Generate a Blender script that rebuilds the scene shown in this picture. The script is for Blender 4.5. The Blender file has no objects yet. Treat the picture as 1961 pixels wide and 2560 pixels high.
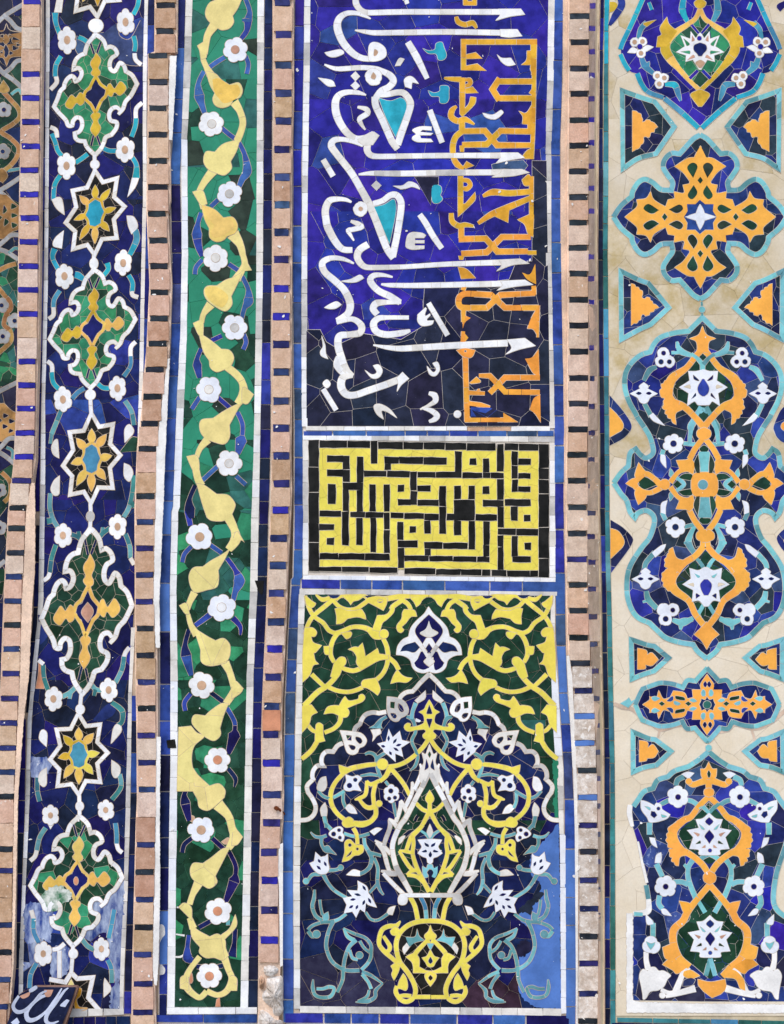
import bpy, math, random
from mathutils import Vector
from mathutils.geometry import tessellate_polygon, delaunay_2d_cdt
RNG = random.Random(7)
C = bpy.context.scene.collection
SC = bpy.context.scene

# ---------------------------------------------------------------- camera, sky, sun, exposure
CAM = Vector((0.0, -3.555, 1.60)); PITCH = math.atan(0.105); FPX = 3555.0
cd = bpy.data.cameras.new('camera'); cam = bpy.data.objects.new('camera', cd); C.objects.link(cam)
cam.location = CAM; cam.rotation_euler = (math.pi/2 + PITCH, 0, 0)
cd.sensor_fit = 'VERTICAL'; cd.sensor_height = 36.0; cd.lens = 36.0*FPX/2560.0
cd.clip_start = 0.05; cd.clip_end = 500
SC.camera = cam
w = bpy.data.worlds.new("World"); SC.world = w; w.use_nodes = True
nt = w.node_tree
bg = nt.nodes.get('Background') or nt.nodes.new('ShaderNodeBackground')
out = nt.nodes.get('World Output') or nt.nodes.new('ShaderNodeOutputWorld')
sky = nt.nodes.new('ShaderNodeTexSky'); sky.sky_type = 'NISHITA'; sky.sun_disc = False
SUN_EL = math.radians(52); SUN_ROT = math.radians(205)
sky.sun_elevation = SUN_EL; sky.sun_rotation = SUN_ROT; sky.air_density = 1.0; sky.dust_density = 1.5; sky.ozone_density = 0.6
nt.links.new(sky.outputs[0], bg.inputs[0]); nt.links.new(bg.outputs[0], out.inputs[0]); bg.inputs[1].default_value = 0.12
sl = bpy.data.lights.new('sun', 'SUN'); so = bpy.data.objects.new('sun', sl); C.objects.link(so)
sl.energy = 1.2; sl.angle = math.radians(25); sl.color = (1.0, 0.965, 0.91)
_sd = Vector((math.sin(SUN_ROT)*math.cos(SUN_EL), math.cos(SUN_ROT)*math.cos(SUN_EL), math.sin(SUN_EL)))
so.rotation_euler = _sd.to_track_quat('Z', 'Y').to_euler()
so.location = (0, -6, 8)
SC.view_settings.view_transform = 'Standard'; SC.view_settings.look = 'None'
SC.view_settings.gamma = 1; SC.view_settings.use_curve_mapping = False
SC.view_settings.exposure = 0.62

# ---------------------------------------------------------------- photograph point -> point on the wall
_cp, _sp = math.cos(PITCH), math.sin(PITCH)
def W(px, py, Y=0.0, h=0.0):
    u = (px - 980.5)/FPX; v = (1280 - py)/FPX
    dy = _cp - v*_sp; dz = _sp + v*_cp
    t = (Y - CAM.y)/dy
    return (CAM.x + u*t, Y - h, CAM.z + dz*t)

# ---------------------------------------------------------------- materials
def lin(c):
    return tuple(((x/255.0)/12.92 if x/255.0 <= 0.04045 else ((x/255.0+0.055)/1.055)**2.4) for x in c)
MATS = {}
def mat(name, rgb, rough=0.32, var=0.22, mott=0.25, scale=26.0, fleck=0.0, fleck_rgb=(215, 215, 220), bump=0.05, rgb2=None, hue=0.0, spec=0.11, mix2=0.5, streak=0, grain=0.07):
    m = bpy.data.materials.new(name); m.use_nodes = True
    n = m.node_tree.nodes; L = m.node_tree.links
    b = n['Principled BSDF']
    geo = n.new('ShaderNodeNewGeometry'); oi = n.new('ShaderNodeObjectInfo')
    nz = n.new('ShaderNodeTexNoise'); nz.inputs['Scale'].default_value = scale; nz.inputs['Detail'].default_value = 5; nz.inputs['Roughness'].default_value = 0.65
    if streak:
        mp = n.new('ShaderNodeMapping'); mp.inputs['Scale'].default_value = (1, 1, streak)
        L.new(geo.outputs['Position'], mp.inputs['Vector']); L.new(mp.outputs[0], nz.inputs['Vector'])
    else: L.new(geo.outputs['Position'], nz.inputs['Vector'])
    c = lin(rgb)
    mix = n.new('ShaderNodeMix'); mix.data_type = 'RGBA'
    c2 = lin(rgb2) if rgb2 else tuple(min(1, x*(1+mott*1.6)+0.004) for x in c)
    c1 = c if rgb2 else tuple(x*(1-mott) for x in c)
    mix.inputs[6].default_value = (*c1, 1); mix.inputs[7].default_value = (*c2, 1)
    rp = n.new('ShaderNodeMapRange'); rp.inputs[1].default_value = 0.36; rp.inputs[2].default_value = 0.36 + 0.5*mix2
    L.new(nz.outputs[0], rp.inputs[0]); L.new(rp.outputs[0], mix.inputs[0])
    # every piece was fired separately: value and hue differ a little from piece to piece
    mr = n.new('ShaderNodeMapRange'); mr.inputs[3].default_value = 1-var; mr.inputs[4].default_value = 1+var
    L.new(oi.outputs['Random'], mr.inputs[0])
    hs = n.new('ShaderNodeHueSaturation')
    L.new(mix.outputs[2], hs.inputs['Color']); L.new(mr.outputs[0], hs.inputs['Value'])
    if hue:
        wn = n.new('ShaderNodeTexWhiteNoise'); wn.noise_dimensions = '1D'; L.new(oi.outputs['Random'], wn.inputs['W'])
        hr = n.new('ShaderNodeMapRange'); hr.inputs[3].default_value = 0.5-hue; hr.inputs[4].default_value = 0.5+hue
        L.new(wn.outputs[0], hr.inputs[0]); L.new(hr.outputs[0], hs.inputs['Hue'])
    col = hs.outputs['Color']
    fn = n.new('ShaderNodeTexNoise'); fn.inputs['Scale'].default_value = 210; fn.inputs['Detail'].default_value = 4; fn.inputs['Roughness'].default_value = 0.7
    L.new(geo.outputs['Position'], fn.inputs['Vector'])
    # fine grain of the glaze
    gr = n.new('ShaderNodeMapRange'); gr.inputs[1].default_value = 0.25; gr.inputs[2].default_value = 0.75; gr.inputs[3].default_value = 1-grain; gr.inputs[4].default_value = 1+grain
    L.new(fn.outputs[0], gr.inputs[0])
    mu = n.new('ShaderNodeMix'); mu.data_type = 'RGBA'; mu.blend_type = 'MULTIPLY'; mu.inputs[0].default_value = 1
    L.new(col, mu.inputs[6]); L.new(gr.outputs[0], mu.inputs[7]); col = mu.outputs[2]
    if fleck:
        f2 = n.new('ShaderNodeTexNoise'); f2.inputs['Scale'].default_value = 75; f2.inputs['Detail'].default_value = 6; f2.inputs['Roughness'].default_value = 0.75
        L.new(geo.outputs['Position'], f2.inputs['Vector'])
        fr_ = n.new('ShaderNodeMapRange'); fr_.inputs[1].default_value = 0.72-fleck; fr_.inputs[2].default_value = 0.80-fleck
        L.new(f2.outputs[0], fr_.inputs[0])
        m3 = n.new('ShaderNodeMix'); m3.data_type = 'RGBA'; m3.inputs[7].default_value = (*lin(fleck_rgb), 1)
        L.new(fr_.outputs[0], m3.inputs[0]); L.new(col, m3.inputs[6]); col = m3.outputs[2]
    L.new(col, b.inputs['Base Color'])
    rr = n.new('ShaderNodeMapRange'); rr.inputs[1].default_value = 0.3; rr.inputs[2].default_value = 0.7
    rr.inputs[3].default_value = max(0.05, rough-0.08); rr.inputs[4].default_value = min(1, rough+0.16)
    L.new(nz.outputs[0], rr.inputs[0]); L.new(rr.outputs[0], b.inputs['Roughness'])
    b.inputs['Specular IOR Level'].default_value = spec
    bp = n.new('ShaderNodeBump'); bp.inputs['Strength'].default_value = bump; bp.inputs['Distance'].default_value = 0.0015
    L.new(fn.outputs[0], bp.inputs['Height']); L.new(bp.outputs[0], b.inputs['Normal'])
    MATS[name] = m; return m

mat('navy', (15, 26, 76), rough=.36, mott=.3, hue=.02, fleck=.02)
mat('indigo', (18, 23, 92), rough=.36, mott=.25, hue=.015, fleck=.02)
mat('midnight', (16, 25, 52), rough=.38, mott=.35, hue=.02, fleck=.02)
mat('ink', (30, 34, 58), rough=.42, mott=.3, hue=.03, fleck=.03)
mat('cobalt', (40, 60, 138), rough=.36, mott=.3, hue=.015, fleck=.03)
mat('royal', (35, 32, 144), rough=.36, mott=.22, hue=.012, fleck=.02)
mat('violet_blue', (28, 26, 118), rough=.36, mott=.28, hue=.012, fleck=.02)
mat('slate', (52, 70, 110), rough=.4, mott=.3, hue=.02, fleck=.05)
mat('border_blue', (54, 86, 154), rough=.38, mott=.22, hue=.012, fleck=.02)
mat('paint_blue', (78, 116, 186), rough=.5, mott=.16, var=.08, scale=9)
mat('faded_blue', (48, 70, 140), rough=.5, rgb2=(188, 202, 226), scale=60, mix2=.7, fleck=.1, fleck_rgb=(236, 238, 242), streak=.35)
mat('white', (236, 237, 240), rough=.3, mott=.08, var=.09, fleck=.0, hue=.0)
mat('cream_white', (224, 221, 216), rough=.34, mott=.1, var=.07)
mat('cool_white', (230, 234, 244), rough=.34, mott=.06, var=.05)
mat('grey_white', (192, 190, 188), rough=.4, mott=.14, var=.08)
mat('plaster', (236, 234, 232), rough=.85, mott=.09, var=.03, bump=.6, scale=18)
mat('tan', (196, 160, 132), rough=.7, mott=.15, var=.12, bump=.4)
mat('dusty_rose', (188, 142, 122), rough=.6, mott=.15, var=.15, bump=.3)
mat('terracotta', (206, 142, 110), rough=.6, mott=.15, var=.1, bump=.3)
mat('emerald', (46, 128, 90), rough=.36, mott=.25, hue=.012, fleck=.02)
mat('green_paint', (44, 134, 106), rough=.5, mott=.12, var=.05, scale=9, hue=.006)
mat('bottle', (28, 64, 48), rough=.36, mott=.3, hue=.02, fleck=.03)
mat('forest', (20, 54, 40), rough=.36, mott=.32, hue=.02, fleck=.02)
mat('olive_black', (38, 52, 44), rough=.4, mott=.3, hue=.02, fleck=.03)
mat('sea_green', (44, 96, 90), rough=.38, mott=.25, hue=.02)
mat('vine', (232, 216, 142), rough=.34, mott=.07, var=.05, hue=.006)
mat('vine_amber', (228, 196, 112), rough=.34, mott=.1, var=.08, hue=.01)
mat('lemon', (233, 217, 92), rough=.32, mott=.06, var=.05, hue=.005)
mat('mustard', (206, 168, 54), rough=.34, mott=.14, var=.1, hue=.01)
mat('honey', (232, 188, 96), rough=.34, mott=.1, var=.08, hue=.01)
mat('amber', (218, 164, 50), rough=.34, mott=.14, var=.1, hue=.012)
mat('amber_orange', (232, 158, 62), rough=.34, mott=.12, var=.08, hue=.01)
mat('orange', (246, 172, 76), rough=.34, mott=.06, var=.05, hue=.006)
mat('turquoise', (40, 160, 182), rough=.34, mott=.16, var=.12, hue=.015)
mat('turq_soft', (120, 188, 196), rough=.36, mott=.12, var=.08, hue=.012)
mat('turq_grey', (96, 152, 160), rough=.36, mott=.16, var=.12, hue=.015)
mat('teal', (56, 118, 126), rough=.36, mott=.22, var=.18, hue=.03)
mat('aqua_blue', (72, 140, 172), rough=.36, mott=.16, var=.12, hue=.015)
mat('black', (22, 22, 22), rough=.34, mott=.4, var=.25, fleck=.04, fleck_rgb=(90, 90, 90))
mat('dark_dash', (34, 42, 52), rough=.4, mott=.4, var=.3, fleck=.06, hue=.03)
mat('dash_blue', (42, 38, 150), rough=.4, mott=.25, var=.15, fleck=.05)
mat('dash_navy', (40, 48, 100), rough=.4, mott=.35, var=.2, fleck=.06, hue=.02)
mat('buff_olive', (192, 172, 128), rough=.55, rgb2=(218, 204, 180), var=.06, scale=17, bump=.3)
mat('buff', (208, 192, 162), rough=.55, rgb2=(222, 210, 190), var=.04, scale=10, bump=.3)
mat('cream', (226, 211, 186), rough=.5, rgb2=(234, 222, 202), var=.03, scale=12, bump=.2)
mat('mortar', (204, 184, 164), rough=.9, mott=.12, bump=.6)
mat('mortar_green', (70, 128, 104), rough=.8, mott=.3, bump=.4)
mat('mortar_buff', (196, 180, 152), rough=.9, mott=.1, bump=.4)
mat('mortar_pale', (222, 212, 200), rough=.9, mott=.1, bump=.5)
mat('mortar_pink', (222, 194, 172), rough=.9, mott=.14, bump=.8, scale=14, grain=0.2, fleck=.1, fleck_rgb=(238, 226, 216))
mat('brick_pink', (224, 190, 168), rough=.85, rgb2=(206, 170, 146), var=.07, scale=34, bump=.9, hue=.012, grain=0.2, fleck=.1, fleck_rgb=(238, 226, 216))
mat('brick_pale', (232, 210, 194), rough=.85, rgb2=(210, 186, 170), var=.07, scale=30, bump=.9, hue=.01, grain=0.2, fleck=.1, fleck_rgb=(238, 226, 216))
mat('brick_tan', (208, 172, 146), rough=.85, rgb2=(184, 146, 118), var=.1, scale=34, bump=.9, hue=.015, grain=0.2, fleck=.1, fleck_rgb=(226, 204, 186))
mat('brick_white', (236, 230, 225), rough=.85, rgb2=(194, 180, 168), var=.07, scale=40, fleck=.16, fleck_rgb=(244, 242, 240), bump=.9, grain=0.2)
mat('brick_grey', (190, 172, 158), rough=.85, rgb2=(168, 150, 136), var=.1, scale=30, bump=.8, grain=0.2, fleck=.1, fleck_rgb=(238, 226, 216))
mat('plum', (52, 34, 50), rough=.36, mott=.3)
mat('slate_dark', (58, 58, 84), rough=.42, rgb2=(40, 38, 66), scale=34, fleck=.03)
mat('charcoal', (58, 56, 52), rough=.42, rgb2=(36, 34, 32), scale=34, fleck=.03)
mat('worn_green', (60, 120, 86), rough=.5, rgb2=(222, 226, 220), scale=40, mix2=.5, fleck=.05)
mat('shaded_ochre', (160, 120, 72), rough=.4, mott=.3, var=.2, hue=.02, fleck=.04, fleck_rgb=(40, 40, 50))  # ochre with the shade of the recess put into its colour
mat('deep_navy', (26, 34, 70), rough=.4, mott=.3, hue=.015, fleck=.03)
mat('mid_navy', (30, 48, 104), rough=.4, mott=.28, hue=.012, fleck=.03)
mat('bright_navy', (42, 60, 142), rough=.4, mott=.24, hue=.012, fleck=.02)
mat('teal_black', (34, 48, 60), rough=.4, mott=.3, hue=.02, fleck=.03)
mat('speckled_blue', (62, 82, 148), rough=.42, mott=.3, fleck=.16, fleck_rgb=(150, 165, 200))
mat('letter_shaded', (184, 192, 214), rough=.4, mott=.1)  # white lettering, its blue-grey tone is shade painted into the colour
mat('mortar_stain', (206, 182, 162), rough=.9, mott=.14, bump=.5)
mat('clay_dark', (124, 96, 84), rough=.85, mott=.2)
mat('shaded_white', (158, 160, 164), rough=.45, mott=.15)  # white darkened in colour to stand for shade on the set-back strip
mat('rust', (110, 56, 30), rough=.8)
mat('paving', (150, 140, 126), rough=.85, mott=.2, scale=4)

# ---------------------------------------------------------------- 2D shapes (photograph millimetres)
def parse(F, s, st=False):
    x0, y0, k = F; o = []
    for tk in s.split():
        cn = st
        if tk[-1] == '!': cn = True; tk = tk[:-1]
        a = [float(v) for v in tk.split(',')]
        o.append((x0+a[0]*k, y0+a[1]*k, cn, a[2]*k if len(a) > 2 else None))
    return o
def curve(P, closed, step=5.0):
    n = len(P); res = []
    def pt(i): return P[i % n] if closed else P[max(0, min(n-1, i))]
    cnt = n if closed else n-1
    for i in range(cnt):
        p0, p1, p2, p3 = pt(i-1), pt(i), pt(i+1), pt(i+2)
        dx, dy = p2[0]-p1[0], p2[1]-p1[1]; d = math.hypot(dx, dy)
        if d < 1e-6: continue
        def tan(a, b, c, corner, d):
            if corner: return (dx, dy)
            tx, ty = (c[0]-a[0])/2, (c[1]-a[1])/2; l = math.hypot(tx, ty)
            da, db = math.hypot(b[0]-a[0], b[1]-a[1]), math.hypot(c[0]-b[0], c[1]-b[1])
            m = min(x for x in (da, db, 1e9) if x > 1e-6) if max(da, db) > 1e-6 else 1
            if l > m*1.25: tx *= m*1.25/l; ty *= m*1.25/l
            return (tx, ty)
        t1 = tan(p0, p1, p2, p1[2], d); t2 = tan(p1, p2, p3, p2[2], d)
        if p1[2] and not p2[2]: pass
        k = 1 if (p1[2] and p2[2]) else max(1, min(9, int(d/step)+1))
        for j in range(k):
            t = j/k; t2_, t3 = t*t, t*t*t
            h00, h10, h01, h11 = 2*t3-3*t2_+1, t3-2*t2_+t, -2*t3+3*t2_, t3-t2_
            x = h00*p1[0]+h10*t1[0]+h01*p2[0]+h11*t2[0]; y = h00*p1[1]+h10*t1[1]+h01*p2[1]+h11*t2[1]
            wd = None
            if p1[3] is not None and p2[3] is not None: wd = p1[3]+(p2[3]-p1[3])*t
            elif p1[3] is not None: wd = p1[3]
            elif p2[3] is not None: wd = p2[3]
            res.append((x, y, wd, p1[2] and j == 0))
    if not closed: res.append((P[-1][0], P[-1][1], P[-1][3], True))
    o = []
    for r in res:
        if not o or math.hypot(r[0]-o[-1][0], r[1]-o[-1][1]) > 0.25: o.append(r)
    if closed and len(o) > 2 and math.hypot(o[0][0]-o[-1][0], o[0][1]-o[-1][1]) < 0.25: o.pop()
    return o
def area(L): return 0.5*sum(L[i-1][0]*L[i][1]-L[i][0]*L[i-1][1] for i in range(len(L)))
def inside(x, y, poly):
    c = False; j = len(poly)-1
    for i in range(len(poly)):
        xi, yi = poly[i][0], poly[i][1]; xj, yj = poly[j][0], poly[j][1]
        if (yi > y) != (yj > y) and x < (xj-xi)*(y-yi)/(yj-yi)+xi: c = not c
        j = i
    return c
def clip(poly, nx, ny, c):            # keep points with nx*x+ny*y <= c
    o = []
    for i in range(len(poly)):
        a, b = poly[i-1], poly[i]; da, db = nx*a[0]+ny*a[1]-c, nx*b[0]+ny*b[1]-c
        if (da <= 0) != (db <= 0):
            t = da/(da-db); o.append((a[0]+(b[0]-a[0])*t, a[1]+(b[1]-a[1])*t))
        if db <= 0: o.append(b)
    return o
def cells(poly, s, gap, jit=0.5, asp=1.0):
    """irregular mosaic cells of about s millimetres, joint `gap` wide, covering the convex hull box of poly"""
    x0, x1 = min(p[0] for p in poly)-s, max(p[0] for p in poly)+s
    y0, y1 = min(p[1] for p in poly)-s, max(p[1] for p in poly)+s
    S = {}; r = 0; y = y0
    while y < y1+s*asp:
        x = x0 + (s/2 if r % 2 else 0); c = 0
        while x < x1+s:
            S[(r, c)] = (x+RNG.uniform(-jit, jit)*s, y+RNG.uniform(-jit, jit)*s*asp); x += s; c += 1
        y += s*0.88*asp; r += 1
    o = []
    for (r, c), p in S.items():
        q = [(p[0]-2*s, p[1]-2*s*asp), (p[0]+2*s, p[1]-2*s*asp), (p[0]+2*s, p[1]+2*s*asp), (p[0]-2*s, p[1]+2*s*asp)]
        for dr in range(-3, 4):
            for dc in range(-3, 4):
                if (dr, dc) == (0, 0): continue
                n = S.get((r+dr, c+dc))
                if not n: continue
                dx, dy = n[0]-p[0], n[1]-p[1]; d = math.hypot(dx, dy)
                if d < 1e-6: continue
                dx /= d; dy /= d
                q = clip(q, dx, dy, dx*p[0]+dy*p[1]+d/2-gap/2)
                if len(q) < 3: break
            if len(q) < 3: break
        if len(q) > 2: o.append(q)
    return o
def clip_convex(q, poly):
    if area(poly) < 0: poly = poly[::-1]
    for i in range(len(poly)):
        a, b = poly[i-1], poly[i]
        nx, ny = b[1]-a[1], -(b[0]-a[0]); l = math.hypot(nx, ny)
        if l < 1e-9: continue
        q = clip(q, nx/l, ny/l, (nx*a[0]+ny*a[1])/l)
        if len(q) < 3: return []
    return q
def cut_cells(outer, holes, cl):
    """pieces of a concave outline (with holes) cut along mosaic cells; each piece = (verts2d, tris)"""
    V = []; Fc = []
    def add(L):
        b = len(V); V.extend(Vector((p[0], p[1])) for p in L); Fc.append(list(range(b, b+len(L))))
    add(outer if area(outer) > 0 else outer[::-1])
    for h in holes: add(h if area(h) > 0 else h[::-1])
    nh = len(holes)
    bx0, bx1 = min(p[0] for p in outer), max(p[0] for p in outer); by0, by1 = min(p[1] for p in outer), max(p[1] for p in outer)
    for q in cl:
        if max(p[0] for p in q) < bx0 or min(p[0] for p in q) > bx1 or max(p[1] for p in q) < by0 or min(p[1] for p in q) > by1: continue
        add(q if area(q) > 0 else q[::-1])
    vo, eo, fo, ov, oe, of = delaunay_2d_cdt(V, [], Fc, 1, 1e-3, True)
    G = {}
    for f, src in zip(fo, of):
        s_ = set(src)
        if 0 not in s_ or any((1+i) in s_ for i in range(nh)): continue
        if not inside(sum(vo[i][0] for i in f)/len(f), sum(vo[i][1] for i in f)/len(f), outer): continue
        for c in s_:
            if c > nh: G.setdefault(c, []).append(f); break
    res = []
    for c, fs in G.items():
        idx = {}; vv = []; ff = []
        for f in fs:
            g = []
            for i in f:
                if i not in idx: idx[i] = len(vv); vv.append((vo[i][0], vo[i][1]))
                g.append(idx[i])
            ff.append(g)
        ar = sum(abs(area([vv[i] for i in g])) for g in ff)
        if ar > 6: res.append((vv, ff, ar))
    return res

# ---------------------------------------------------------------- building meshes
def link(o, par):
    C.objects.link(o)
    if par is not None: o.parent = par
    return o
def empty(name, par=None):
    o = bpy.data.objects.new(name, None); o.empty_display_size = 0.05
    return link(o, par)
def mesh_obj(name, vs, fs, m, par, origin):
    me = bpy.data.meshes.new(name)
    ox, oy, oz = origin
    me.from_pydata([(x-ox, y-oy, z-oz) for x, y, z in vs], [], fs); me.update()
    me.materials.append(MATS[m] if isinstance(m, str) else m)
    return link(bpy.data.objects.new(name, me), par)
def TOP(lv): return 0.0050 + 0.0007*lv
def Yv(Y, x, y): return Y(x, y) if callable(Y) else Y
def piece(vv, ff, m, name, par, T, lv, tilt=0.006, thick=None):
    """one tile: front face lifted to its level, side walls down into the mortar"""
    cx = sum(v[0] for v in vv)/len(vv); cy = sum(v[1] for v in vv)/len(vv)
    a, b = RNG.uniform(-tilt, tilt), RNG.uniform(-tilt, tilt); j = RNG.uniform(-0.00009, 0.00009)
    t = TOP(lv)+j; base = 0.0015 if thick is None else t-thick
    lim = 0.00012
    fr = [W(x, y, Yv(T.Y, x, y), t+max(-lim, min(lim, (a*(x-cx)+b*(y-cy))*0.001))) for x, y in vv]
    n = len(fr); E = {}
    out = []
    for f in ff:
        if area([vv[i] for i in f]) > 0: f = f[::-1]
        out.append(list(f))
        for i in range(len(f)):
            e = (f[i-1], f[i]); k = (min(e), max(e))
            E[k] = None if k in E else e
    be = [e for e in E.values() if e]
    bi = {}
    vs = list(fr)
    for e in be:
        for i in e:
            if i not in bi:
                bi[i] = len(vs); x, y = vv[i]; vs.append(W(x, y, Yv(T.Y, x, y), base))
    for a_, b_ in be: out.append([b_, a_, bi[a_], bi[b_]])
    return mesh_obj(name, vs, out, m, par, T.origin)

class Thing:
    def __init__(s, name, label, cat, Y, org_px, group=None, mort='mortar'):
        s.Y = Y; s.mort = mort; s.origin = W(org_px[0], org_px[1], Yv(Y, *org_px))
        s.root = bpy.data.objects.new(name, None); s.root.empty_display_size = 0.1
        C.objects.link(s.root); s.root.location = s.origin
        s.root['label'] = label; s.root['category'] = cat
        if group: s.root['group'] = group
        s.rv = []; s.rf = []
    def part(s, name, par=None): return empty(name, par or s.root)
    def pick(s, m, x=0, y=0):
        if callable(m): m = m(x, y)
        if isinstance(m, (list, tuple)): m = RNG.choice(m)
        return m
    def rim(s, L, lv, closed=True, a=-1.0, b=1.25):
        """thin line of joint mortar along an outline"""
        n = len(L); sg = 1 if area(L) > 0 else -1
        h = TOP(lv)-0.00028+RNG.uniform(-0.00004, 0.00004); b0 = len(s.rv)
        for i in range(n):
            p, q, r = L[i-1], L[i], L[(i+1) % n]
            d1 = (q[0]-p[0], q[1]-p[1]); d2 = (r[0]-q[0], r[1]-q[1])
            l1 = math.hypot(*d1) or 1; l2 = math.hypot(*d2) or 1
            nx, ny = d1[1]/l1+d2[1]/l2, -(d1[0]/l1+d2[0]/l2); l = math.hypot(nx, ny) or 1
            nx *= sg/l; ny *= sg/l
            for k, hh in ((a, h), (b, h), (b, h-0.0008)):
                x, y = q[0]+nx*k, q[1]+ny*k; s.rv.append(W(x, y, Yv(s.Y, x, y), hh))
        for i in range(n):
            j = (i+1) % n; p, q = b0+3*i, b0+3*j
            if sg > 0: s.rf += [[p, p+1, q+1, q], [p+1, p+2, q+2, q+1]]
            else: s.rf += [[p, q, q+1, p+1], [p+1, q+1, q+2, p+2]]
    def blob(s, F, pts, m, name='tile', lv=1, par=None, cut=None, holes=(), half=None, mir=None, st=False, gap=0.75, rim=True, rag=0):
        P = parse(F, pts, st); H = [parse(F, h) for h in holes]
        return s.blob_px(P, m, name, lv, par, cut, H, half, mir, gap, rim, rag)
    def blob_px(s, P, m, name, lv, par=None, cut=None, H=(), half=None, mir=None, gap=0.75, rim=True, rag=0):
        par = par or s.root
        if half:
            sd = 1 if sum(p[0]-half(p[1]) for p in P) < 0 else -1
            P = [(min(p[0], half(p[1])) if sd > 0 else max(p[0], half(p[1])), p[1], p[2], p[3]) for p in P]
            Q = [(2*half(p[1])-p[0], p[1], p[2], p[3]) for p in P[::-1]]
            P = P + [q for q in Q if min(math.hypot(q[0]-r[0], q[1]-r[1]) for r in P) > 1.5]
        L = [(p[0], p[1]) for p in curve(P, True)]
        if rag:
            q = []
            for i in range(len(L)):
                a, b = L[i-1], L[i]; k = max(1, int(math.hypot(b[0]-a[0], b[1]-a[1])/4))
                q += [(a[0]+(b[0]-a[0])*j/k+RNG.uniform(-rag, rag), a[1]+(b[1]-a[1])*j/k+RNG.uniform(-rag, rag)) for j in range(k)]
            L = q
        HL = [[(p[0], p[1]) for p in curve(h, True)] for h in H]
        sets = [(L, HL)]
        if mir: sets.append(([(2*mir(y)-x, y) for x, y in L], [[(2*mir(y)-x, y) for x, y in h] for h in HL]))
        ob = None
        for L, HL in sets:
            if rim:
                s.rim(L, lv)
                for h in HL: s.rim(h, lv, a=1.0, b=-1.2)
            if cut:
                b0 = len(s.rv); hh = TOP(lv)-0.00030
                fl_ = list(L)
                for h in HL: fl_ += h
                s.rv += [W(x, y, Yv(s.Y, x, y), hh) for x, y in fl_]
                s.rf += [[b0+i for i in (t_ if area([fl_[i] for i in t_]) < 0 else t_[::-1])] for t_ in map(list, tessellate_polygon([[Vector((x, y, 0)) for x, y in L]]+[[Vector((x, y, 0)) for x, y in h] for h in HL]))]
                for vv, ff, ar in cut_cells(L, HL, cells(L, cut, gap)):
                    ob = piece(vv, ff, s.pick(m, vv[0][0], vv[0][1]), name, par, s, lv)
            else:
                loops = [[Vector((x, y, 0)) for x, y in L]] + [[Vector((x, y, 0)) for x, y in h] for h in HL]
                vv = list(L)
                for h in HL: vv += h
                tr = tessellate_polygon(loops)
                ob = piece(vv, [list(t) for t in tr], s.pick(m, L[0][0], L[0][1]), name, par, s, lv)
        return ob
    def rib(s, F, pts, m, name='stem_tile', lv=1, w=35, seg=34, closed=False, par=None, mir=None, st=False, gap=0.9, rim=True):
        P = parse(F, pts, st); w = w*F[2]
        P = [(p[0], p[1], p[2], p[3] if p[3] is not None else w) for p in P]
        s.rib_px(P, m, name, lv, seg, closed, par, mir, gap, rim)
    def rib_px(s, P, m, name, lv=1, seg=34, closed=False, par=None, mir=None, gap=0.9, rim=True):
        par = par or s.root
        S = curve(P, closed, 4.0)
        for side in ((0, 1) if mir else (0,)):
            Q = [(2*mir(p[1])-p[0], p[1], p[2], p[3]) for p in S] if side else S
            n = len(Q); LR = []
            for i in range(n):
                p = Q[i-1] if (closed or i > 0) else None; r = Q[(i+1) % n] if (closed or i < n-1) else None; q = Q[i]
                d1 = ((q[0]-p[0]), (q[1]-p[1])) if p else ((r[0]-q[0]), (r[1]-q[1]))
                d2 = ((r[0]-q[0]), (r[1]-q[1])) if r else d1
                l1 = math.hypot(*d1) or 1; l2 = math.hypot(*d2) or 1
                n1 = (-d1[1]/l1, d1[0]/l1); n2 = (-d2[1]/l2, d2[0]/l2)
                bx, by = n1[0]+n2[0], n1[1]+n2[1]; bl = math.hypot(bx, by)
                if bl < 1e-3: bx, by = n1; mt = 1
                else: bx /= bl; by /= bl; mt = min(1.9, 1/max(0.3, bx*n1[0]+by*n1[1]))
                hw = max(0.6, (q[2] or 4)/2)
                LR.append((q[0], q[1], bx*mt, by*mt, hw))
            if closed: LR.append(LR[0])
            cum = [0]
            for i in range(1, len(LR)): cum.append(cum[-1]+math.hypot(LR[i][0]-LR[i-1][0], LR[i][1]-LR[i-1][1]))
            tot = cum[-1]
            if tot < 1: continue
            if rim:
                O = [(x+bx*(h+1.1), y+by*(h+1.1)) for x, y, bx, by, h in LR]; I = [(x-bx*(h+1.1), y-by*(h+1.1)) for x, y, bx, by, h in LR]
                b0 = len(s.rv); hh = TOP(lv)-0.00028+RNG.uniform(-0.00004, 0.00004)
                for a_, c_ in zip(O, I):
                    s.rv.append(W(a_[0], a_[1], Yv(s.Y, *a_), hh)); s.rv.append(W(c_[0], c_[1], Yv(s.Y, *c_), hh))
                for i in range(len(O)-1): s.rf.append([b0+2*i, b0+2*i+1, b0+2*i+3, b0+2*i+2])
            k = max(1, int(round(tot/seg))); bounds = [0]
            for i in range(1, k): bounds.append(tot*(i+RNG.uniform(-.22, .22))/k)
            bounds.append(tot)
            def at(t):
                for i in range(1, len(cum)):
                    if t <= cum[i]+1e-9:
                        f = (t-cum[i-1])/max(1e-9, cum[i]-cum[i-1]); A, B = LR[i-1], LR[i]
                        return tuple(A[j]+(B[j]-A[j])*f for j in range(5))
                return LR[-1]
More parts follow.
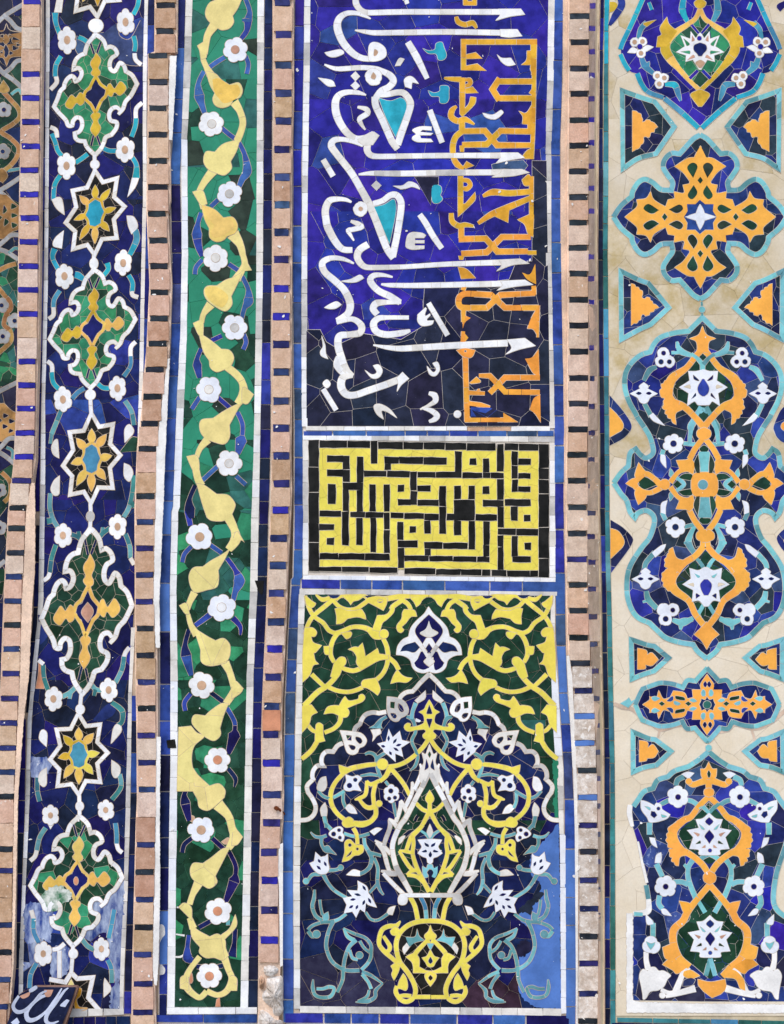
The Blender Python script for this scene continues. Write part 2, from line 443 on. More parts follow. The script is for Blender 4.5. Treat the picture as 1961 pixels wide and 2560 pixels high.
            for i in range(k):
                t0 = bounds[i]+(gap/2 if (i > 0 or closed) else 0); t1 = bounds[i+1]-(gap/2 if (i < k-1 or closed) else 0)
                if t1-t0 < 0.8: continue
                X = [at(t0)]+[LR[j] for j in range(len(LR)) if t0+0.3 < cum[j] < t1-0.3]+[at(t1)]
                vv = []
                for x, y, bx, by, h in X: vv += [(x+bx*h, y+by*h), (x-bx*h, y-by*h)]
                ff = [[2*q, 2*q+1, 2*q+3, 2*q+2] for q in range(len(X)-1)]
                piece(vv, ff, s.pick(m, X[0][0], X[0][1]), name, par, s, lv)
    def flower(s, F, x, y, r, m='white', cm='tan', n=6, lv=2, ry=None, rot=None, cr=.34, lobe=.2, cshape=None, par=None, mir=None, cut=False, dots=None, name='flower'):
        k = F[2]; ry = ry or r; rot = RNG.uniform(0, 6.28) if rot is None else rot
        cx, cy = F[0]+x*k, F[1]+y*k
        wob = [RNG.uniform(.94, 1.06) for _ in range(n)]
        for side in ((0, 1) if mir else (0,)):
            X = 2*mir(cy)-cx if side else cx
            P = []
            for i in range(n*8):
                t = 2*math.pi*i/(n*8); q = abs(math.cos(n*t/2)); kk = wob[int(round(n*t/(2*math.pi))) % n]
                rr = (1-lobe+lobe*q**0.7)*kk
                P.append((X+math.cos(t+rot)*rr*r*k, cy+math.sin(t+rot)*rr*ry*k, False, None))
            fl = s.blob_px(P, m, name, lv, par)
            if cm:
                Q = [(X+math.cos(i*.785)*cr*r*k, cy+math.sin(i*.785)*cr*ry*k, False, None) for i in range(8)]
                s.blob_px(Q, cm, 'flower_center', lv+1, fl_par(fl, s))
            for (dx, dy, dr, dm) in (dots or ()):
                sx = -dx if side else dx
                Q = [(X+sx*k+math.cos(i*.785)*dr*k, cy+dy*k+math.sin(i*.785)*dr*k, False, None) for i in range(8)]
                s.blob_px(Q, dm, 'flower_eye', lv+1, fl_par(fl, s))
    def disc(s, F, x, y, r, m, name='bead', lv=2, par=None, mir=None, ry=None):
        k = F[2]; ry = ry or r
        P = [(F[0]+(x+math.cos(i*.628)*r)*k, F[1]+(y+math.sin(i*.628)*ry)*k, False, None) for i in range(10)]
        return s.blob_px(P, m, name, lv, par, mir=mir)
    def drop(s, F, bx, by, tx, ty, w, m, name='petal', lv=2, par=None, mir=None):
        dx, dy = tx-bx, ty-by; l = math.hypot(dx, dy); nx, ny = -dy/l, dx/l; k = F[2]
        Q = [(0, .25, 0), (.28, .5, 0), (.6, .36, 0), (1, 0, 1), (.6, -.36, 0), (.28, -.5, 0), (0, -.25, 0)]
        P = [(F[0]+(bx+dx*u+nx*v*w)*k, F[1]+(by+dy*u+ny*v*w)*k, bool(c), None) for u, v, c in Q]
        return s.blob_px(P, m, name, lv, par, mir=mir)
    def ground(s, poly, size, m, name='tile', gap=1.5, lv=0, asp=1.0, jit=.52):
        """convex field of irregular mosaic pieces"""
        for q in cells(poly, size, gap, jit, asp):
            q = clip_convex(q, poly)
            if len(q) < 3 or abs(area(q)) < 12: continue
            cx = sum(p[0] for p in q)/len(q); cy = sum(p[1] for p in q)/len(q)
            piece(q, [list(range(len(q)))], s.pick(m, cx, cy), name, s.root, s, lv)
    def strip(s, rows, seg, m, name='border_tile', lv=0.6, gap=2.0, jit=.3, wob=.5, cuts=None):
        """vertical run of border tiles between a left and a right edge; rows = [(y, xl, xr)] in photograph px"""
        def ed(y):
            for i in range(1, len(rows)):
                if y <= rows[i][0] or i == len(rows)-1:
                    a, b = rows[i-1], rows[i]; t = (y-a[0])/(b[0]-a[0]); return a[1]+(b[1]-a[1])*t, a[2]+(b[2]-a[2])*t
        y = rows[0][0]; yend = rows[-1][0]
        while y < yend-1:
            h = seg*RNG.uniform(1-jit, 1+jit)
            y2 = y+h
            if yend-y2 < seg*.4: y2 = yend
            ys = [y+gap/2]+[r[0] for r in rows if y+gap/2+3 < r[0] < y2-gap/2-3]+[y2-gap/2]
            Lp, Rp = [], []
            for yy in ys:
                a, b = ed(yy); Lp.append((a+RNG.uniform(-wob, wob), yy+RNG.uniform(-wob, wob))); Rp.append((b+RNG.uniform(-wob, wob), yy+RNG.uniform(-wob, wob)))
            vv = []
            for a, b in zip(Lp, Rp): vv += [a, b]
            ff = [[2*q, 2*q+1, 2*q+3, 2*q+2] for q in range(len(ys)-1)]
            cx = (Lp[0][0]+Rp[0][0])/2
            piece(vv, ff, s.pick(m, cx, (y+y2)/2), name, s.root, s, lv)
            y = y2
    def hstrip(s, cols, seg, m, name='border_tile', lv=0.6, gap=2.0, jit=.3, wob=.5):
        x = cols[0][0]; xe = cols[-1][0]
        def ed(x):
            a, b = cols[0], cols[-1]; t = (x-a[0])/(b[0]-a[0]); return a[1]+(b[1]-a[1])*t, a[2]+(b[2]-a[2])*t
        while x < xe-1:
            x2 = x+seg*RNG.uniform(1-jit, 1+jit)
            if xe-x2 < seg*.4: x2 = xe
            r = lambda: RNG.uniform(-wob, wob)
            (a, b), (c, d) = ed(x), ed(x2)
            piece([(x+gap/2+r(), a+r()), (x2-gap/2+r(), c+r()), (x2-gap/2+r(), d+r()), (x+gap/2+r(), b+r())], [[0, 1, 2, 3]], s.pick(m, (x+x2)/2, (a+b)/2), name, s.root, s, lv)
            x = x2
    def bed(s, poly, m=None, h=0.0028):
        """the mortar the pieces are set in"""
        m = m or s.mort
        n = len(poly)
        if area(poly) > 0: poly = poly[::-1]
        vs = [W(x, y, Yv(s.Y, x, y), h) for x, y in poly]+[W(x, y, Yv(s.Y, x, y), -0.03) for x, y in poly]
        fs = [list(range(n))]+[[(i+1) % n, i, n+i, n+(i+1) % n] for i in range(n)]
        return mesh_obj('mortar_bed', vs, fs, m, s.root, s.origin)
    def chips(s, poly, n, r0=1.2, r1=4.5, lv=2.6, m='plaster', name='plaster_chips', dn=4.5):
        """plaster crumbs and smears along worn joints, too many to count"""
        xs = [p[0] for p in poly]; ys = [p[1] for p in poly]; vs = []; fs = []
        while n > 0:
            x, y = RNG.uniform(min(xs), max(xs)), RNG.uniform(min(ys), max(ys))
            if not inside(x, y, poly): continue
            n -= dn; a = RNG.uniform(0, 3.14); r = r0+(r1-r0)*RNG.random()**3; e = RNG.uniform(.25, .9); k = 7; b0 = len(vs)
            h = TOP(lv)+RNG.uniform(0, .0003)
            L = []
            for i in range(k):
                t = -2*math.pi*i/k; q = r*RNG.uniform(.55, 1.25); u, v = math.cos(t)*q, math.sin(t)*q*e
                L.append((x+u*math.cos(a)-v*math.sin(a), y+u*math.sin(a)+v*math.cos(a)))
            vs += [W(p[0], p[1], Yv(s.Y, *p), h) for p in L]+[W(p[0], p[1], Yv(s.Y, *p), .003) for p in L]
            fs.append([b0+i for i in range(k)])
            fs += [[b0+(i+1) % k, b0+i, b0+k+i, b0+k+(i+1) % k] for i in range(k)]
        o = mesh_obj(name, vs, fs, m, s.root, s.origin); o['kind'] = 'stuff'
    def done(s, m=None):
        if s.rv:
            o = mesh_obj('joint_mortar', s.rv, s.rf, m or s.mort, s.root, s.origin); o['kind'] = 'stuff'
def fl_par(fl, s): return fl
def affine(src, dst):
    """least-squares affine map from template points to their places in the photograph"""
    def solve(A, b):
        n = 3; M = [A[i][:]+[b[i]] for i in range(n)]
        for i in range(n):
            p = max(range(i, n), key=lambda r: abs(M[r][i])); M[i], M[p] = M[p], M[i]
            for r in range(n):
                if r != i:
                    f = M[r][i]/M[i][i]
                    for c in range(i, n+1): M[r][c] -= f*M[i][c]
        return [M[i][3]/M[i][i] for i in range(n)]
    A = [[0]*3 for _ in range(3)]; bx = [0]*3; by = [0]*3
    for (x, y), (X, Y) in zip(src, dst):
        v = (x, y, 1)
        for i in range(3):
            for j in range(3): A[i][j] += v[i]*v[j]
            bx[i] += v[i]*X; by[i] += v[i]*Y
    a = solve(A, bx); b = solve(A, by)
    return lambda x, y: (a[0]*x+a[1]*y+a[2], b[0]*x+b[1]*y+b[2]), math.sqrt(abs(a[0]*b[1]-a[1]*b[0]))
def tparse(M, k, s, st=False):
    o = []
    for x, y, c, w_ in parse((0, 0, 1), s, st):
        X, Y = M(x, y); o.append((X, Y, c, w_*k if w_ is not None else None))
    return o
# ---------------------------------------------------------------- frames: crops of the photograph (x0, y0, millimetres per unit)
kL = 500/1680; L0 = (0, 0, kL); L1 = (0, 500, kL); L2 = (0, 1000, kL); L3 = (0, 1500, kL); L4 = (0, 2060, kL)
kG = 640/2193; G0 = (420, 0, kG); G1 = (420, 640, kG); G2 = (400, 1280, kG); G3 = (400, 1920, kG)
J0 = (650, 0, kG); J1 = (650, 640, kG); J2 = (650, 1280, kG); J3 = (650, 1920, kG)
S0 = (1340, 0, kG); E1 = (1360, 640, kG); E2 = (1360, 1280, kG); S1 = (1340, 1920, kG)
def rows(*a):
    """(frame, y, xl, xr) crop rows -> photograph rows, sorted"""
    return sorted((F[1]+y*F[2], F[0]+xl*F[2], F[0]+xr*F[2]) for F, y, xl, xr in a)
def at_rows(R, y):
    for i in range(1, len(R)):
        if y <= R[i][0] or i == len(R)-1:
            a, b = R[i-1], R[i]; t = (y-a[0])/((b[0]-a[0]) or 1)
            return a[1]+(b[1]-a[1])*t, a[2]+(b[2]-a[2])*t
def extend(R, y0=-14, y1=2574):
    a, b = at_rows(R, R[0][0]); R = list(R)
    if R[0][0] > y0: R.insert(0, (y0, a, b))
    a, b = R[-1][1], R[-1][2]
    if R[-1][0] < y1: R.append((y1, a, b))
    return R
def row_poly(R): return [(r[1], r[0]) for r in R]+[(r[2], r[0]) for r in R[::-1]]

# ---------------------------------------------------------------- setting
def slab(name, x0, x1, y0, y1, z0, z1, m, kind='structure'):
    vs = [(x, y, z) for x in (x0, x1) for y in (y0, y1) for z in (z0, z1)]
    o = mesh_obj(name, vs, [[0, 1, 3, 2], [4, 6, 7, 5], [0, 4, 5, 1], [2, 3, 7, 6], [0, 2, 6, 4], [1, 5, 7, 3]], m, None, (0, 0, 0))
    o['kind'] = kind; return o
slab('wall', -1.6, 1.6, 0.42, 0.70, -0.2, 4.6, 'mortar')
slab('ground', -30, 30, -30, 0.42, -0.4, 0.0, 'paving')

# ---------------------------------------------------------------- far left strip, set back
t = Thing('mosaic_panel', 'dim set-back mosaic strip with orange lattice and white strapwork at the far left edge', 'mosaic panel', 0.30, (20, 800), mort='mortar')
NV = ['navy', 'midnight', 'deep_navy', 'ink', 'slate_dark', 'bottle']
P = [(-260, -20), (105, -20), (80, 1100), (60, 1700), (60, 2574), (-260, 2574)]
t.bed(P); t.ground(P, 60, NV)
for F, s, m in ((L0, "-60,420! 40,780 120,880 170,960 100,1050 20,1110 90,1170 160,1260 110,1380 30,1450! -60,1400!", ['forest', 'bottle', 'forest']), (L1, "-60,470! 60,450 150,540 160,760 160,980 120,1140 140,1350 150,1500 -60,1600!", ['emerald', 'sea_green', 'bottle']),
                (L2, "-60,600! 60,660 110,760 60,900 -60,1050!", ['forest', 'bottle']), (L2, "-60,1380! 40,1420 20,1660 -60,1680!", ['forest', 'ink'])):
    t.blob(F, s, m, 'tile', .4, cut=26)  # mostly darker greens, picked to paint in the recess's shade
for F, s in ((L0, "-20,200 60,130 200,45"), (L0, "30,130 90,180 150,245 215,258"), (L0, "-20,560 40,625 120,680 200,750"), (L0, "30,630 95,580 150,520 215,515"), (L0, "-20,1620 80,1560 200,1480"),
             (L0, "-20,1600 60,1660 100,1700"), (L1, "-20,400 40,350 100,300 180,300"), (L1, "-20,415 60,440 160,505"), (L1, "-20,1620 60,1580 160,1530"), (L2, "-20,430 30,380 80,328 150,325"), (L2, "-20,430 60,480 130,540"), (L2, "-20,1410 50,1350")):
    t.rib(F, s, 'shaded_white', 'strapwork_tile', 1, 32, 30)
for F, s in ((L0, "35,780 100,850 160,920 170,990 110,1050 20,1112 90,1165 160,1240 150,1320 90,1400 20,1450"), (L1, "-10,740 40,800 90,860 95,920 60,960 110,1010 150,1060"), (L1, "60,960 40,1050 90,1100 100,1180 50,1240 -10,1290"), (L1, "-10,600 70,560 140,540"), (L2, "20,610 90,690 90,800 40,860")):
    t.rib(F, s, 'shaded_ochre', 'scroll_tile', 1, 34, 36)
def bigger(h, k=1.55):
    P = [tuple(map(float, q.split(','))) for q in h.split()]; cx = sum(p[0] for p in P)/len(P); cy = sum(p[1] for p in P)/len(P)
    return " ".join(f"{cx+(x-cx)*k:.0f},{cy+(y-cy)*k:.0f}" for x, y in P)
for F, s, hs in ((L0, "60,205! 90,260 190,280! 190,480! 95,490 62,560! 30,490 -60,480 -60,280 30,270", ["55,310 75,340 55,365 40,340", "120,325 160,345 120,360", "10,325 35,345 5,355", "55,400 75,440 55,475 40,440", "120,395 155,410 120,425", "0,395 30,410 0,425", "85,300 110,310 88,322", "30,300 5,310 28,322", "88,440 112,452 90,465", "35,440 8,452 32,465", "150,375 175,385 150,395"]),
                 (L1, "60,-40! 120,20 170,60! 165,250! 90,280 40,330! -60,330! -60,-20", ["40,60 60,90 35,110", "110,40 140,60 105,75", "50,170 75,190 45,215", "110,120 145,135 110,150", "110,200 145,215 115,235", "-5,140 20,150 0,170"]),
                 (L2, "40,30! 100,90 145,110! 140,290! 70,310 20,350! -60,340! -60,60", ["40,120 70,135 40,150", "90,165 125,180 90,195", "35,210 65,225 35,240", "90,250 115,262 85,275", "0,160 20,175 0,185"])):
    t.blob(F, s, ['shaded_ochre'], 'lattice', 1, holes=[bigger(h) for h in hs])
t.blob(L0, "35,680! 85,760 40,790 -5,760", 'shaded_ochre', 'bud', 2); t.blob(L0, "20,1420 70,1480 30,1540! -20,1500", 'shaded_ochre', 'bud', 2)
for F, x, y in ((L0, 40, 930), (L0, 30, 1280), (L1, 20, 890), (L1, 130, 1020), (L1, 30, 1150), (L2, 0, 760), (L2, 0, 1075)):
    t.flower(F, x, y, 62, 'shaded_white', 'navy', 5, 2, cr=.3)
for F, s in ((L0, "100,800 160,760 190,800"), (L0, "70,1440 130,1430 190,1420"), (L2, "60,400 110,430 110,500"), (L1, "80,450 130,410 160,415")):
    t.rib(F, s, 'turq_grey', 'stem_tile', 1, 24)
t.done()

# ---------------------------------------------------------------- brick edging strips with glazed headers
def dash_list(*a): return sorted(F[1]+y*F[2] for F, ys in a for y in ys)
def brick_strip(label, R, D, bm, dm, Y, dh=13, inset=(.02, .0), thick=.035, name='brick_strip', mort='mortar_pink', grp='brick edging strips'):
    R = extend(R); y0 = (D[0]+D[-1])/2
    t = Thing(name, label, 'brick strip', Y, (sum(at_rows(R, y0))/2, y0), grp, mort)
    t.bed([(x-3 if i < len(R) else x+3, y) for i, (x, y) in enumerate(row_poly(R))], h=-0.002)
    P = sorted(D); pitch = 65
    P = [P[0]-pitch]+P+[P[-1]+pitch]
    def put(y1, y2, m, nm, lift, ins, jw=.9):
        a, b = at_rows(R, (y1+y2)/2); wd = b-a; n = 4
        j = lambda: RNG.uniform(-jw, jw)
        top = [(a+wd*(ins[0]+(1-ins[0]-ins[1])*i/n)+j()*.4, y1+j()) for i in range(n+1)]
        bot = [(a+wd*(ins[0]+(1-ins[0]-ins[1])*i/n)+j()*.4, y2+j()) for i in range(n+1)]
        mid = [(a+wd*ins[0]+j(), (y1+y2)/2), (b-wd*ins[1]+j(), (y1+y2)/2)]
        vv = top+bot; vv += mid
        L = top+[mid[1]]+bot[::-1]+[mid[0]]
        tr = tessellate_polygon([[Vector((x, y, 0)) for x, y in L]])
        piece(L, [list(q) for q in tr], t.pick(m, a, y1), nm, t.root, t, lift, tilt=.012, thick=thick)
    for i in range(len(P)-1):
        ya, yb = P[i], P[i+1]
        if i > 0: put(ya-dh/2, ya+dh/2, dm, 'glazed_header', .4+RNG.uniform(-.3, .6), (max(0, inset[0]+RNG.uniform(-.02, .06)), max(0, inset[1]+RNG.uniform(-.01, .07))), 1.2)
        a, b = ya+dh/2+1.2, yb-dh/2-1.2; g = b-a
        k = max(1, int(round(g/62)))
        for q in range(k):
            put(a+g*q/k+(.8 if q else 0), a+g*(q+1)/k-(.8 if q < k-1 else 0), bm, 'brick', 1.0+RNG.uniform(-1.5, 1.5), (max(0, .0+RNG.uniform(-.01, .02)), max(0, RNG.uniform(-.01, .03))))
    t.chips(row_poly([r for r in R]), 110, .6, 6, 2.2, dn=3)
    return t, R
RA = rows((L0, 0, 195, 340), (L0, 440, 190, 345), (L0, 860, 185, 340), (L0, 1680, 170, 330), (L1, 600, 160, 325), (L1, 1180, 155, 315), (L1, 1680, 145, 300), (L2, 500, 125, 290), (L2, 600, 115, 275), (L2, 750, 95, 260), (L2, 950, 75, 220), (L2, 1450, 50, 200), (L3, 0, 38, 185),
          (L3, 640, 15, 170), (L3, 1000, 2, 152), (L3, 1680, -20, 120), (L4, 600, -30, 110), (L4, 1200, -35, 103), (L4, 1680, -60, 60))
DA = dash_list((L0, (20, 630, 830, 1030, 1235, 1435, 1640)), (L1, (158, 357, 562, 760, 962, 1360, 1560)), (L2, (75, 280, 480, 680, 908, 1080, 1285, 1485)), (L3, (10, 210, 412, 618, 828, 1033, 1242, 1445, 1650)), (L4, (210, 390, 845, 1075, 1305, 1530)))
t, RAx = brick_strip('weathered brick strip with bright blue headers beside the navy mosaic band', RA, DA,
                lambda x, y: 'brick_tan' if (y > 2100 and RNG.random() < .6) else RNG.choice(['brick_pink', 'brick_pink', 'brick_pale']),
                lambda x, y: 'dash_blue' if y < 1160 else RNG.choice(['dash_navy', 'dash_navy', 'dark_dash']), -0.025)
# the pink plaster that fills the widening gap beside the bricks
pp = [(L2, 700, 268, 296), (L2, 950, 222, 300), (L2, 1450, 205, 298), (L3, 0, 188, 278), (L3, 640, 172, 248), (L3, 1000, 155, 205), (L3, 1680, 122, 155), (L4, 600, 112, 138), (L4, 1200, 105, 118), (L4, 1500, 80, 95)]
PR = rows(*pp); t.blob_px([(x, y, True, None) for x, y in row_poly(PR)], 'mortar_pink', 'plaster_fill', -1, rim=False, rag=.8); t.done()
RB = rows((L0, 0, 1310, 1482), (L0, 430, 1308, 1478), (L0, 450, 1250, 1425), (L0, 900, 1250, 1415), (L0, 1680, 1240, 1425), (L1, 100, 1240, 1400), (L1, 700, 1265, 1435), (L1, 1250, 1240, 1415), (L1, 1680, 1210, 1370), (L2, 0, 1195, 1368),
          (L2, 400, 1160, 1320), (L2, 900, 1140, 1310), (L2, 1680, 1143, 1295), (L3, 500, 1145, 1312), (L3, 1000, 1155, 1315), (L3, 1680, 1160, 1315), (L4, 0, 1150, 1310), (L4, 600, 1135, 1300), (L4, 1200, 1120, 1288), (L4, 1680, 1113, 1300))
DB = dash_list((L0, (52, 270, 475, 695, 915, 1138, 1357, 1578)), (L1, (122, 345, 560, 782, 1000, 1210, 1428, 1655)), (L2, (200, 413, 810, 1027, 1247, 1470)), (L3, (15, 240, 465, 690, 910, 1138, 1365, 1590)), (L4, (172, 402, 632, 865, 1095, 1340, 1578)))
t, RBx = brick_strip('brick strip with dark headers between the navy band and the green vine band', RB, DB,
                lambda x, y: RNG.choice(['brick_tan', 'brick_tan', 'brick_pink'] if y > 2050 or y < 140 else ['brick_pink', 'brick_pink', 'brick_tan', 'brick_pale']),
                lambda x, y: 'dark_dash' if y < 1120 else RNG.choice(['dash_navy', 'dash_navy', 'dark_dash']), -0.022, inset=(.02, .06))
for R in (rows((L0, 475, 1432, 1486), (L0, 700, 1422, 1478), (L0, 1000, 1422, 1460), (L0, 1180, 1424, 1450)), rows((L1, 1335, 1412, 1430), (L1, 1680, 1368, 1414), (L2, 0, 1366, 1412), (L2, 400, 1318, 1394), (L2, 900, 1308, 1376), (L2, 1680, 1292, 1342), (L3, 400, 1312, 1348)), rows((L3, 1150, 1316, 1354), (L3, 1680, 1314, 1346), (L4, 600, 1298, 1348), (L4, 1200, 1286, 1334), (L4, 1350, 1300, 1320))):
    t.blob_px([(x, y, True, None) for x, y in row_poly(R)], 'plaster', 'plaster_fill', -1.5, rim=False, rag=.8)
t.done()
RC = rows((J0, 0, 118, 278), (J0, 800, 125, 282), (J0, 1600, 120, 262), (J1, 0, 116, 266), (J1, 500, 110, 262), (J1, 1000, 112, 266), (J1, 1700, 106, 258), (J1, 2000, 106, 266), (J2, 0, 100, 258), (J2, 460, 78, 232), (J2, 900, 62, 220),
          (J2, 1170, 48, 206), (J2, 1650, 28, 182), (J2, 1900, 20, 178), (J2, 2150, 22, 186), (J3, 220, 24, 196), (J3, 460, 14, 190), (J3, 700, 8, 160), (J3, 1200, -2, 160), (J3, 1700, -4, 165), (J3, 2193, -6, 150))
DC = dash_list((J0, (28, 305, 565, 805, 1043, 1287, 1523, 1760, 1995)), (J1, (35, 285, 523, 762, 998, 1245, 1478, 1715, 1953, 2180)), (J2, (228, 460, 697, 943, 1173, 1415, 1665, 1905, 2150)), (J3, (228, 468, 720, 960, 1215, 1472)))
t, RCx = brick_strip('brick strip with navy headers and a broken white plaster foot, left of the inscription panels', RC, DC,
                lambda x, y: 'terracotta' if abs(y-1797) < 30 else RNG.choice(['brick_pink', 'brick_pink', 'brick_tan', 'brick_pale']),
                lambda x, y: RNG.choice(['dash_navy', 'dash_navy', 'dash_blue', 'slate'] if y < 1000 else ['dash_navy', 'dash_navy', 'dash_blue']), -0.022, dh=17, inset=(.04, .06))
def lump(F, pts, m, name, par, T, amp, n=3, lift=.012):
    """a rough lump of plaster: the outline with a domed, uneven face"""
    P = [(p[0], p[1]) for p in curve(parse(F, pts), True, 4)]
    cx = sum(p[0] for p in P)/len(P); cy = sum(p[1] for p in P)/len(P)
    vs = []; fs = []; k = len(P); lev = [1, .86, .66, .42, .2]
    for li, f in enumerate(lev):
        for x, y in P:
            X, Y = cx+(x-cx)*f, cy+(y-cy)*f
            vs.append(W(X, Y, T.Y, -.004 if li == 0 else lift*(1-f*f)+amp*RNG.uniform(-.5, 1)))
    vs.append(W(cx, cy, T.Y, lift+amp))
    for li in range(len(lev)-1):
        for i in range(k):
            j = (i+1) % k; a = li*k
            fs.append([a+i, a+j, a+k+j, a+k+i])
    a = (len(lev)-1)*k
    for i in range(k): fs.append([a+i, a+(i+1) % k, len(vs)-1])
    o = mesh_obj(name, vs, fs, m, par, T.origin)
    for p in o.data.polygons: p.use_smooth = True
    return o
lump(J3, "35,1700 120,1690 160,1720 150,1760 100,1790 40,1770", 'brick_white', 'plaster_lump', t.root, t, .003, lift=.009)
lump(J3, "60,1800 130,1780 190,1790 200,1900 195,2010 200,2080 160,2130 120,2120 100,2060 60,2030 20,1980 20,1930 50,1890", 'brick_white', 'plaster_lump', t.root, t, .004, lift=.011)
lump(J3, "0,2080 60,2090 130,2150 190,2170 190,2230 0,2240", 'brick_white', 'plaster_lump', t.root, t, .006, lift=.016)
lump(J3, "0,1790 40,1800 40,1860 20,1900 -5,1880", 'brick_tan', 'plaster_lump', t.root, t, .005, lift=.012)
t.blob(J3, "165,655! 200,640! 198,1690! 175,1700! 165,1000 150,900 160,800", 'plaster', 'plaster_fill', -.5, rim=False); t.done()
RD = rows((S0, 0, 288, 458), (S0, 600, 286, 452), (S0, 1500, 280, 450), (S0, 2193, 280, 450), (E1, 300, 212, 377), (E1, 600, 214, 381), (E1, 1050, 208, 381), (E1, 1500, 205, 375), (E1, 1900, 196, 374), (E1, 2193, 198, 370), (E2, 400, 195, 372),
          (E2, 830, 204, 376), (E2, 1080, 215, 388), (E2, 1300, 228, 406), (E2, 1530, 254, 418), (E2, 1750, 258, 438), (E2, 1980, 260, 442), (E2, 2193, 280, 450), (S1, 250, 350, 526), (S1, 700, 362, 530), (S1, 1200, 372, 537), (S1, 1650, 363, 532), (S1, 2193, 356, 526))
DD = dash_list((S0, (147, 370, 595, 810, 1037, 1253, 1475, 1695, 1913, 2130)), (E1, (157, 380, 600, 823, 1050, 1268, 1488, 1707, 1927, 2155)), (E2, (185, 407, 625, 845, 1077, 1297, 1530, 1748, 1978)), (S1, (20, 250, 490, 715, 960, 1203, 1440, 1670, 1930, 2165)))
t, RDx = brick_strip('pale brick strip with black headers and white plaster smears, right of the inscription panels', RD, DD,
                lambda x, y: 'brick_white' if y > 1660 else RNG.choice(['brick_pale', 'brick_pale', 'brick_pink']),
                lambda x, y: 'paint_blue' if 1770 < y < 1870 or abs(y-1993) < 12 else RNG.choice(['dark_dash', 'dark_dash', 'dash_navy'] if y > 1250 else ['dark_dash']), -0.022, inset=(.03, .02))
PR = rows((E2, 1230, 193, 216), (E2, 1400, 200, 240), (E2, 1750, 222, 258), (E2, 2193, 245, 280), (S1, 0, 318, 346), (S1, 500, 332, 362), (S1, 2193, 345, 356))
t.blob_px([(x, y, True, None) for x, y in row_poly(PR)], 'plaster', 'plaster_fill', -.2, rim=False); t.chips([(x, y) for x, y in row_poly(RDx) if y > 1650], 60, 1, 9, 2.4, dn=2.5); t.done()
PRM = extend(rows((S0, 0, 230, 286), (S0, 700, 228, 284), (S0, 1200, 210, 282), (S0, 2193, 208, 280), (E1, 0, 145, 210), (E1, 1000, 163, 208), (E1, 2193, 168, 198), (E2, 0, 171, 196), (E2, 700, 180, 200), (E2, 1225, 190, 214)), -14, 1636)

# shaded return between the pale brick strip and the prouder right-hand band
YR = -0.125
RR = [(y, at_rows(RDx, y)[1], at_rows(extend(rows((S0, 0, 545, 545), (S0, 250, 540, 540), (S0, 470, 530, 530), (S0, 2193, 524, 524), (E1, 700, 450, 450), (E1, 2193, 468, 468), (E2, 600, 480, 480), (E2, 1132, 486, 486), (E2, 1830, 502, 502), (S1, 0, 578, 578), (S1, 500, 580, 580), (S1, 2193, 585, 585))), y)[1]) for y in range(-14, 2580, 40)]
def YRET(x, y):
    a, b = at_rows(RR, y); t_ = (x-a)/max(1, b-a); return -0.022+(YR+0.022)*max(-.2, min(1.2, t_))
DR = dash_list((S0, (58, 250, 450, 652, 850, 1032, 1228, 1428, 1617, 1815)), (E1, (10, 198, 398, 592, 788, 1052, 1292, 1518, 1745, 1970)), (E2, (10, 213, 432, 662, 898, 1132, 1363, 1597, 1828, 2060)), (S1, (90, 325, 578, 815, 1055, 1280)))
tr_, _ = brick_strip('narrow shaded return of grey bricks with small blue headers along the right-hand mosaic band', RR, DR, ['brick_grey', 'brick_grey', 'brick_pale'],
               lambda x, y: 'dash_blue' if y < 890 else 'dash_navy', YRET, dh=12, inset=(0.03, .30)); tr_.done()
o = bpy.data.objects.new('rusty_nail', None); C.objects.link(o); o.location = W(650+172*kG, 1920+352*kG, -0.012); o['label'] = 'rusty bent nail sticking out of the brick strip beside the blue border'; o['category'] = 'nail'
def rod(name, pts, r, m, par):
    vs, fs = [], []
    for i, p in enumerate(pts):
        for k in range(8):
            a = k*math.pi/4; vs.append((p[0]+math.cos(a)*r[i], p[1]+math.sin(a)*r[i]*.3, p[2]+math.sin(a)*r[i]))
    for i in range(len(pts)-1):
        for k in range(8): fs.append([i*8+k, i*8+(k+1) % 8, i*8+8+(k+1) % 8, i*8+8+k])
    fs.append(list(range(8))); fs.append(list(range(8*len(pts)-8, 8*len(pts))))
    return mesh_obj(name, vs, fs, m, par, (0, 0, 0))
rod('shank', [(.010, .004, -.012), (.006, -.010, -.006), (0, -.018, .001), (-.006, -.022, .004)], [.003, .0032, .0032, .003], 'rust', o)
rod('nail_head', [(-.0055, -.023, .0038), (-.008, -.0245, .005)], [.0055, .005], 'rust', o)

# ---------------------------------------------------------------- navy band
nav = Thing('mosaic_panel', 'tall navy mosaic band of green medallions, black stars and white blossoms', 'mosaic panel', 0.008, (210, 1280), mort='mortar')
WL = extend(rows((L0, 0, 392, 424), (L0, 1680, 383, 413), (L1, 600, 378, 410), (L1, 1680, 355, 386), (L2, 700, 345, 386), (L2, 1680, 330, 370), (L3, 200, 318, 350), (L3, 500, 285, 320), (L3, 1000, 240, 272), (L3, 1680, 220, 255), (L4, 600, 190, 220), (L4, 1200, 165, 203), (L4, 1480, 160, 196)), -14, 2501)
WR = rows((L0, -40, 1218, 1248), (L0, 0, 1218, 1248), (L0, 600, 1205, 1238), (L0, 1680, 1205, 1236), (L1, 900, 1184, 1217), (L1, 1680, 1170, 1204), (L2, 300, 1160, 1190), (L2, 615, 1158, 1168))
WR2 = rows((L3, 230, 1108, 1140), (L3, 800, 1082, 1112), (L3, 1680, 1062, 1100), (L4, 600, 1042, 1076), (L4, 1200, 1015, 1050), (L4, 1560, 1010, 1040))
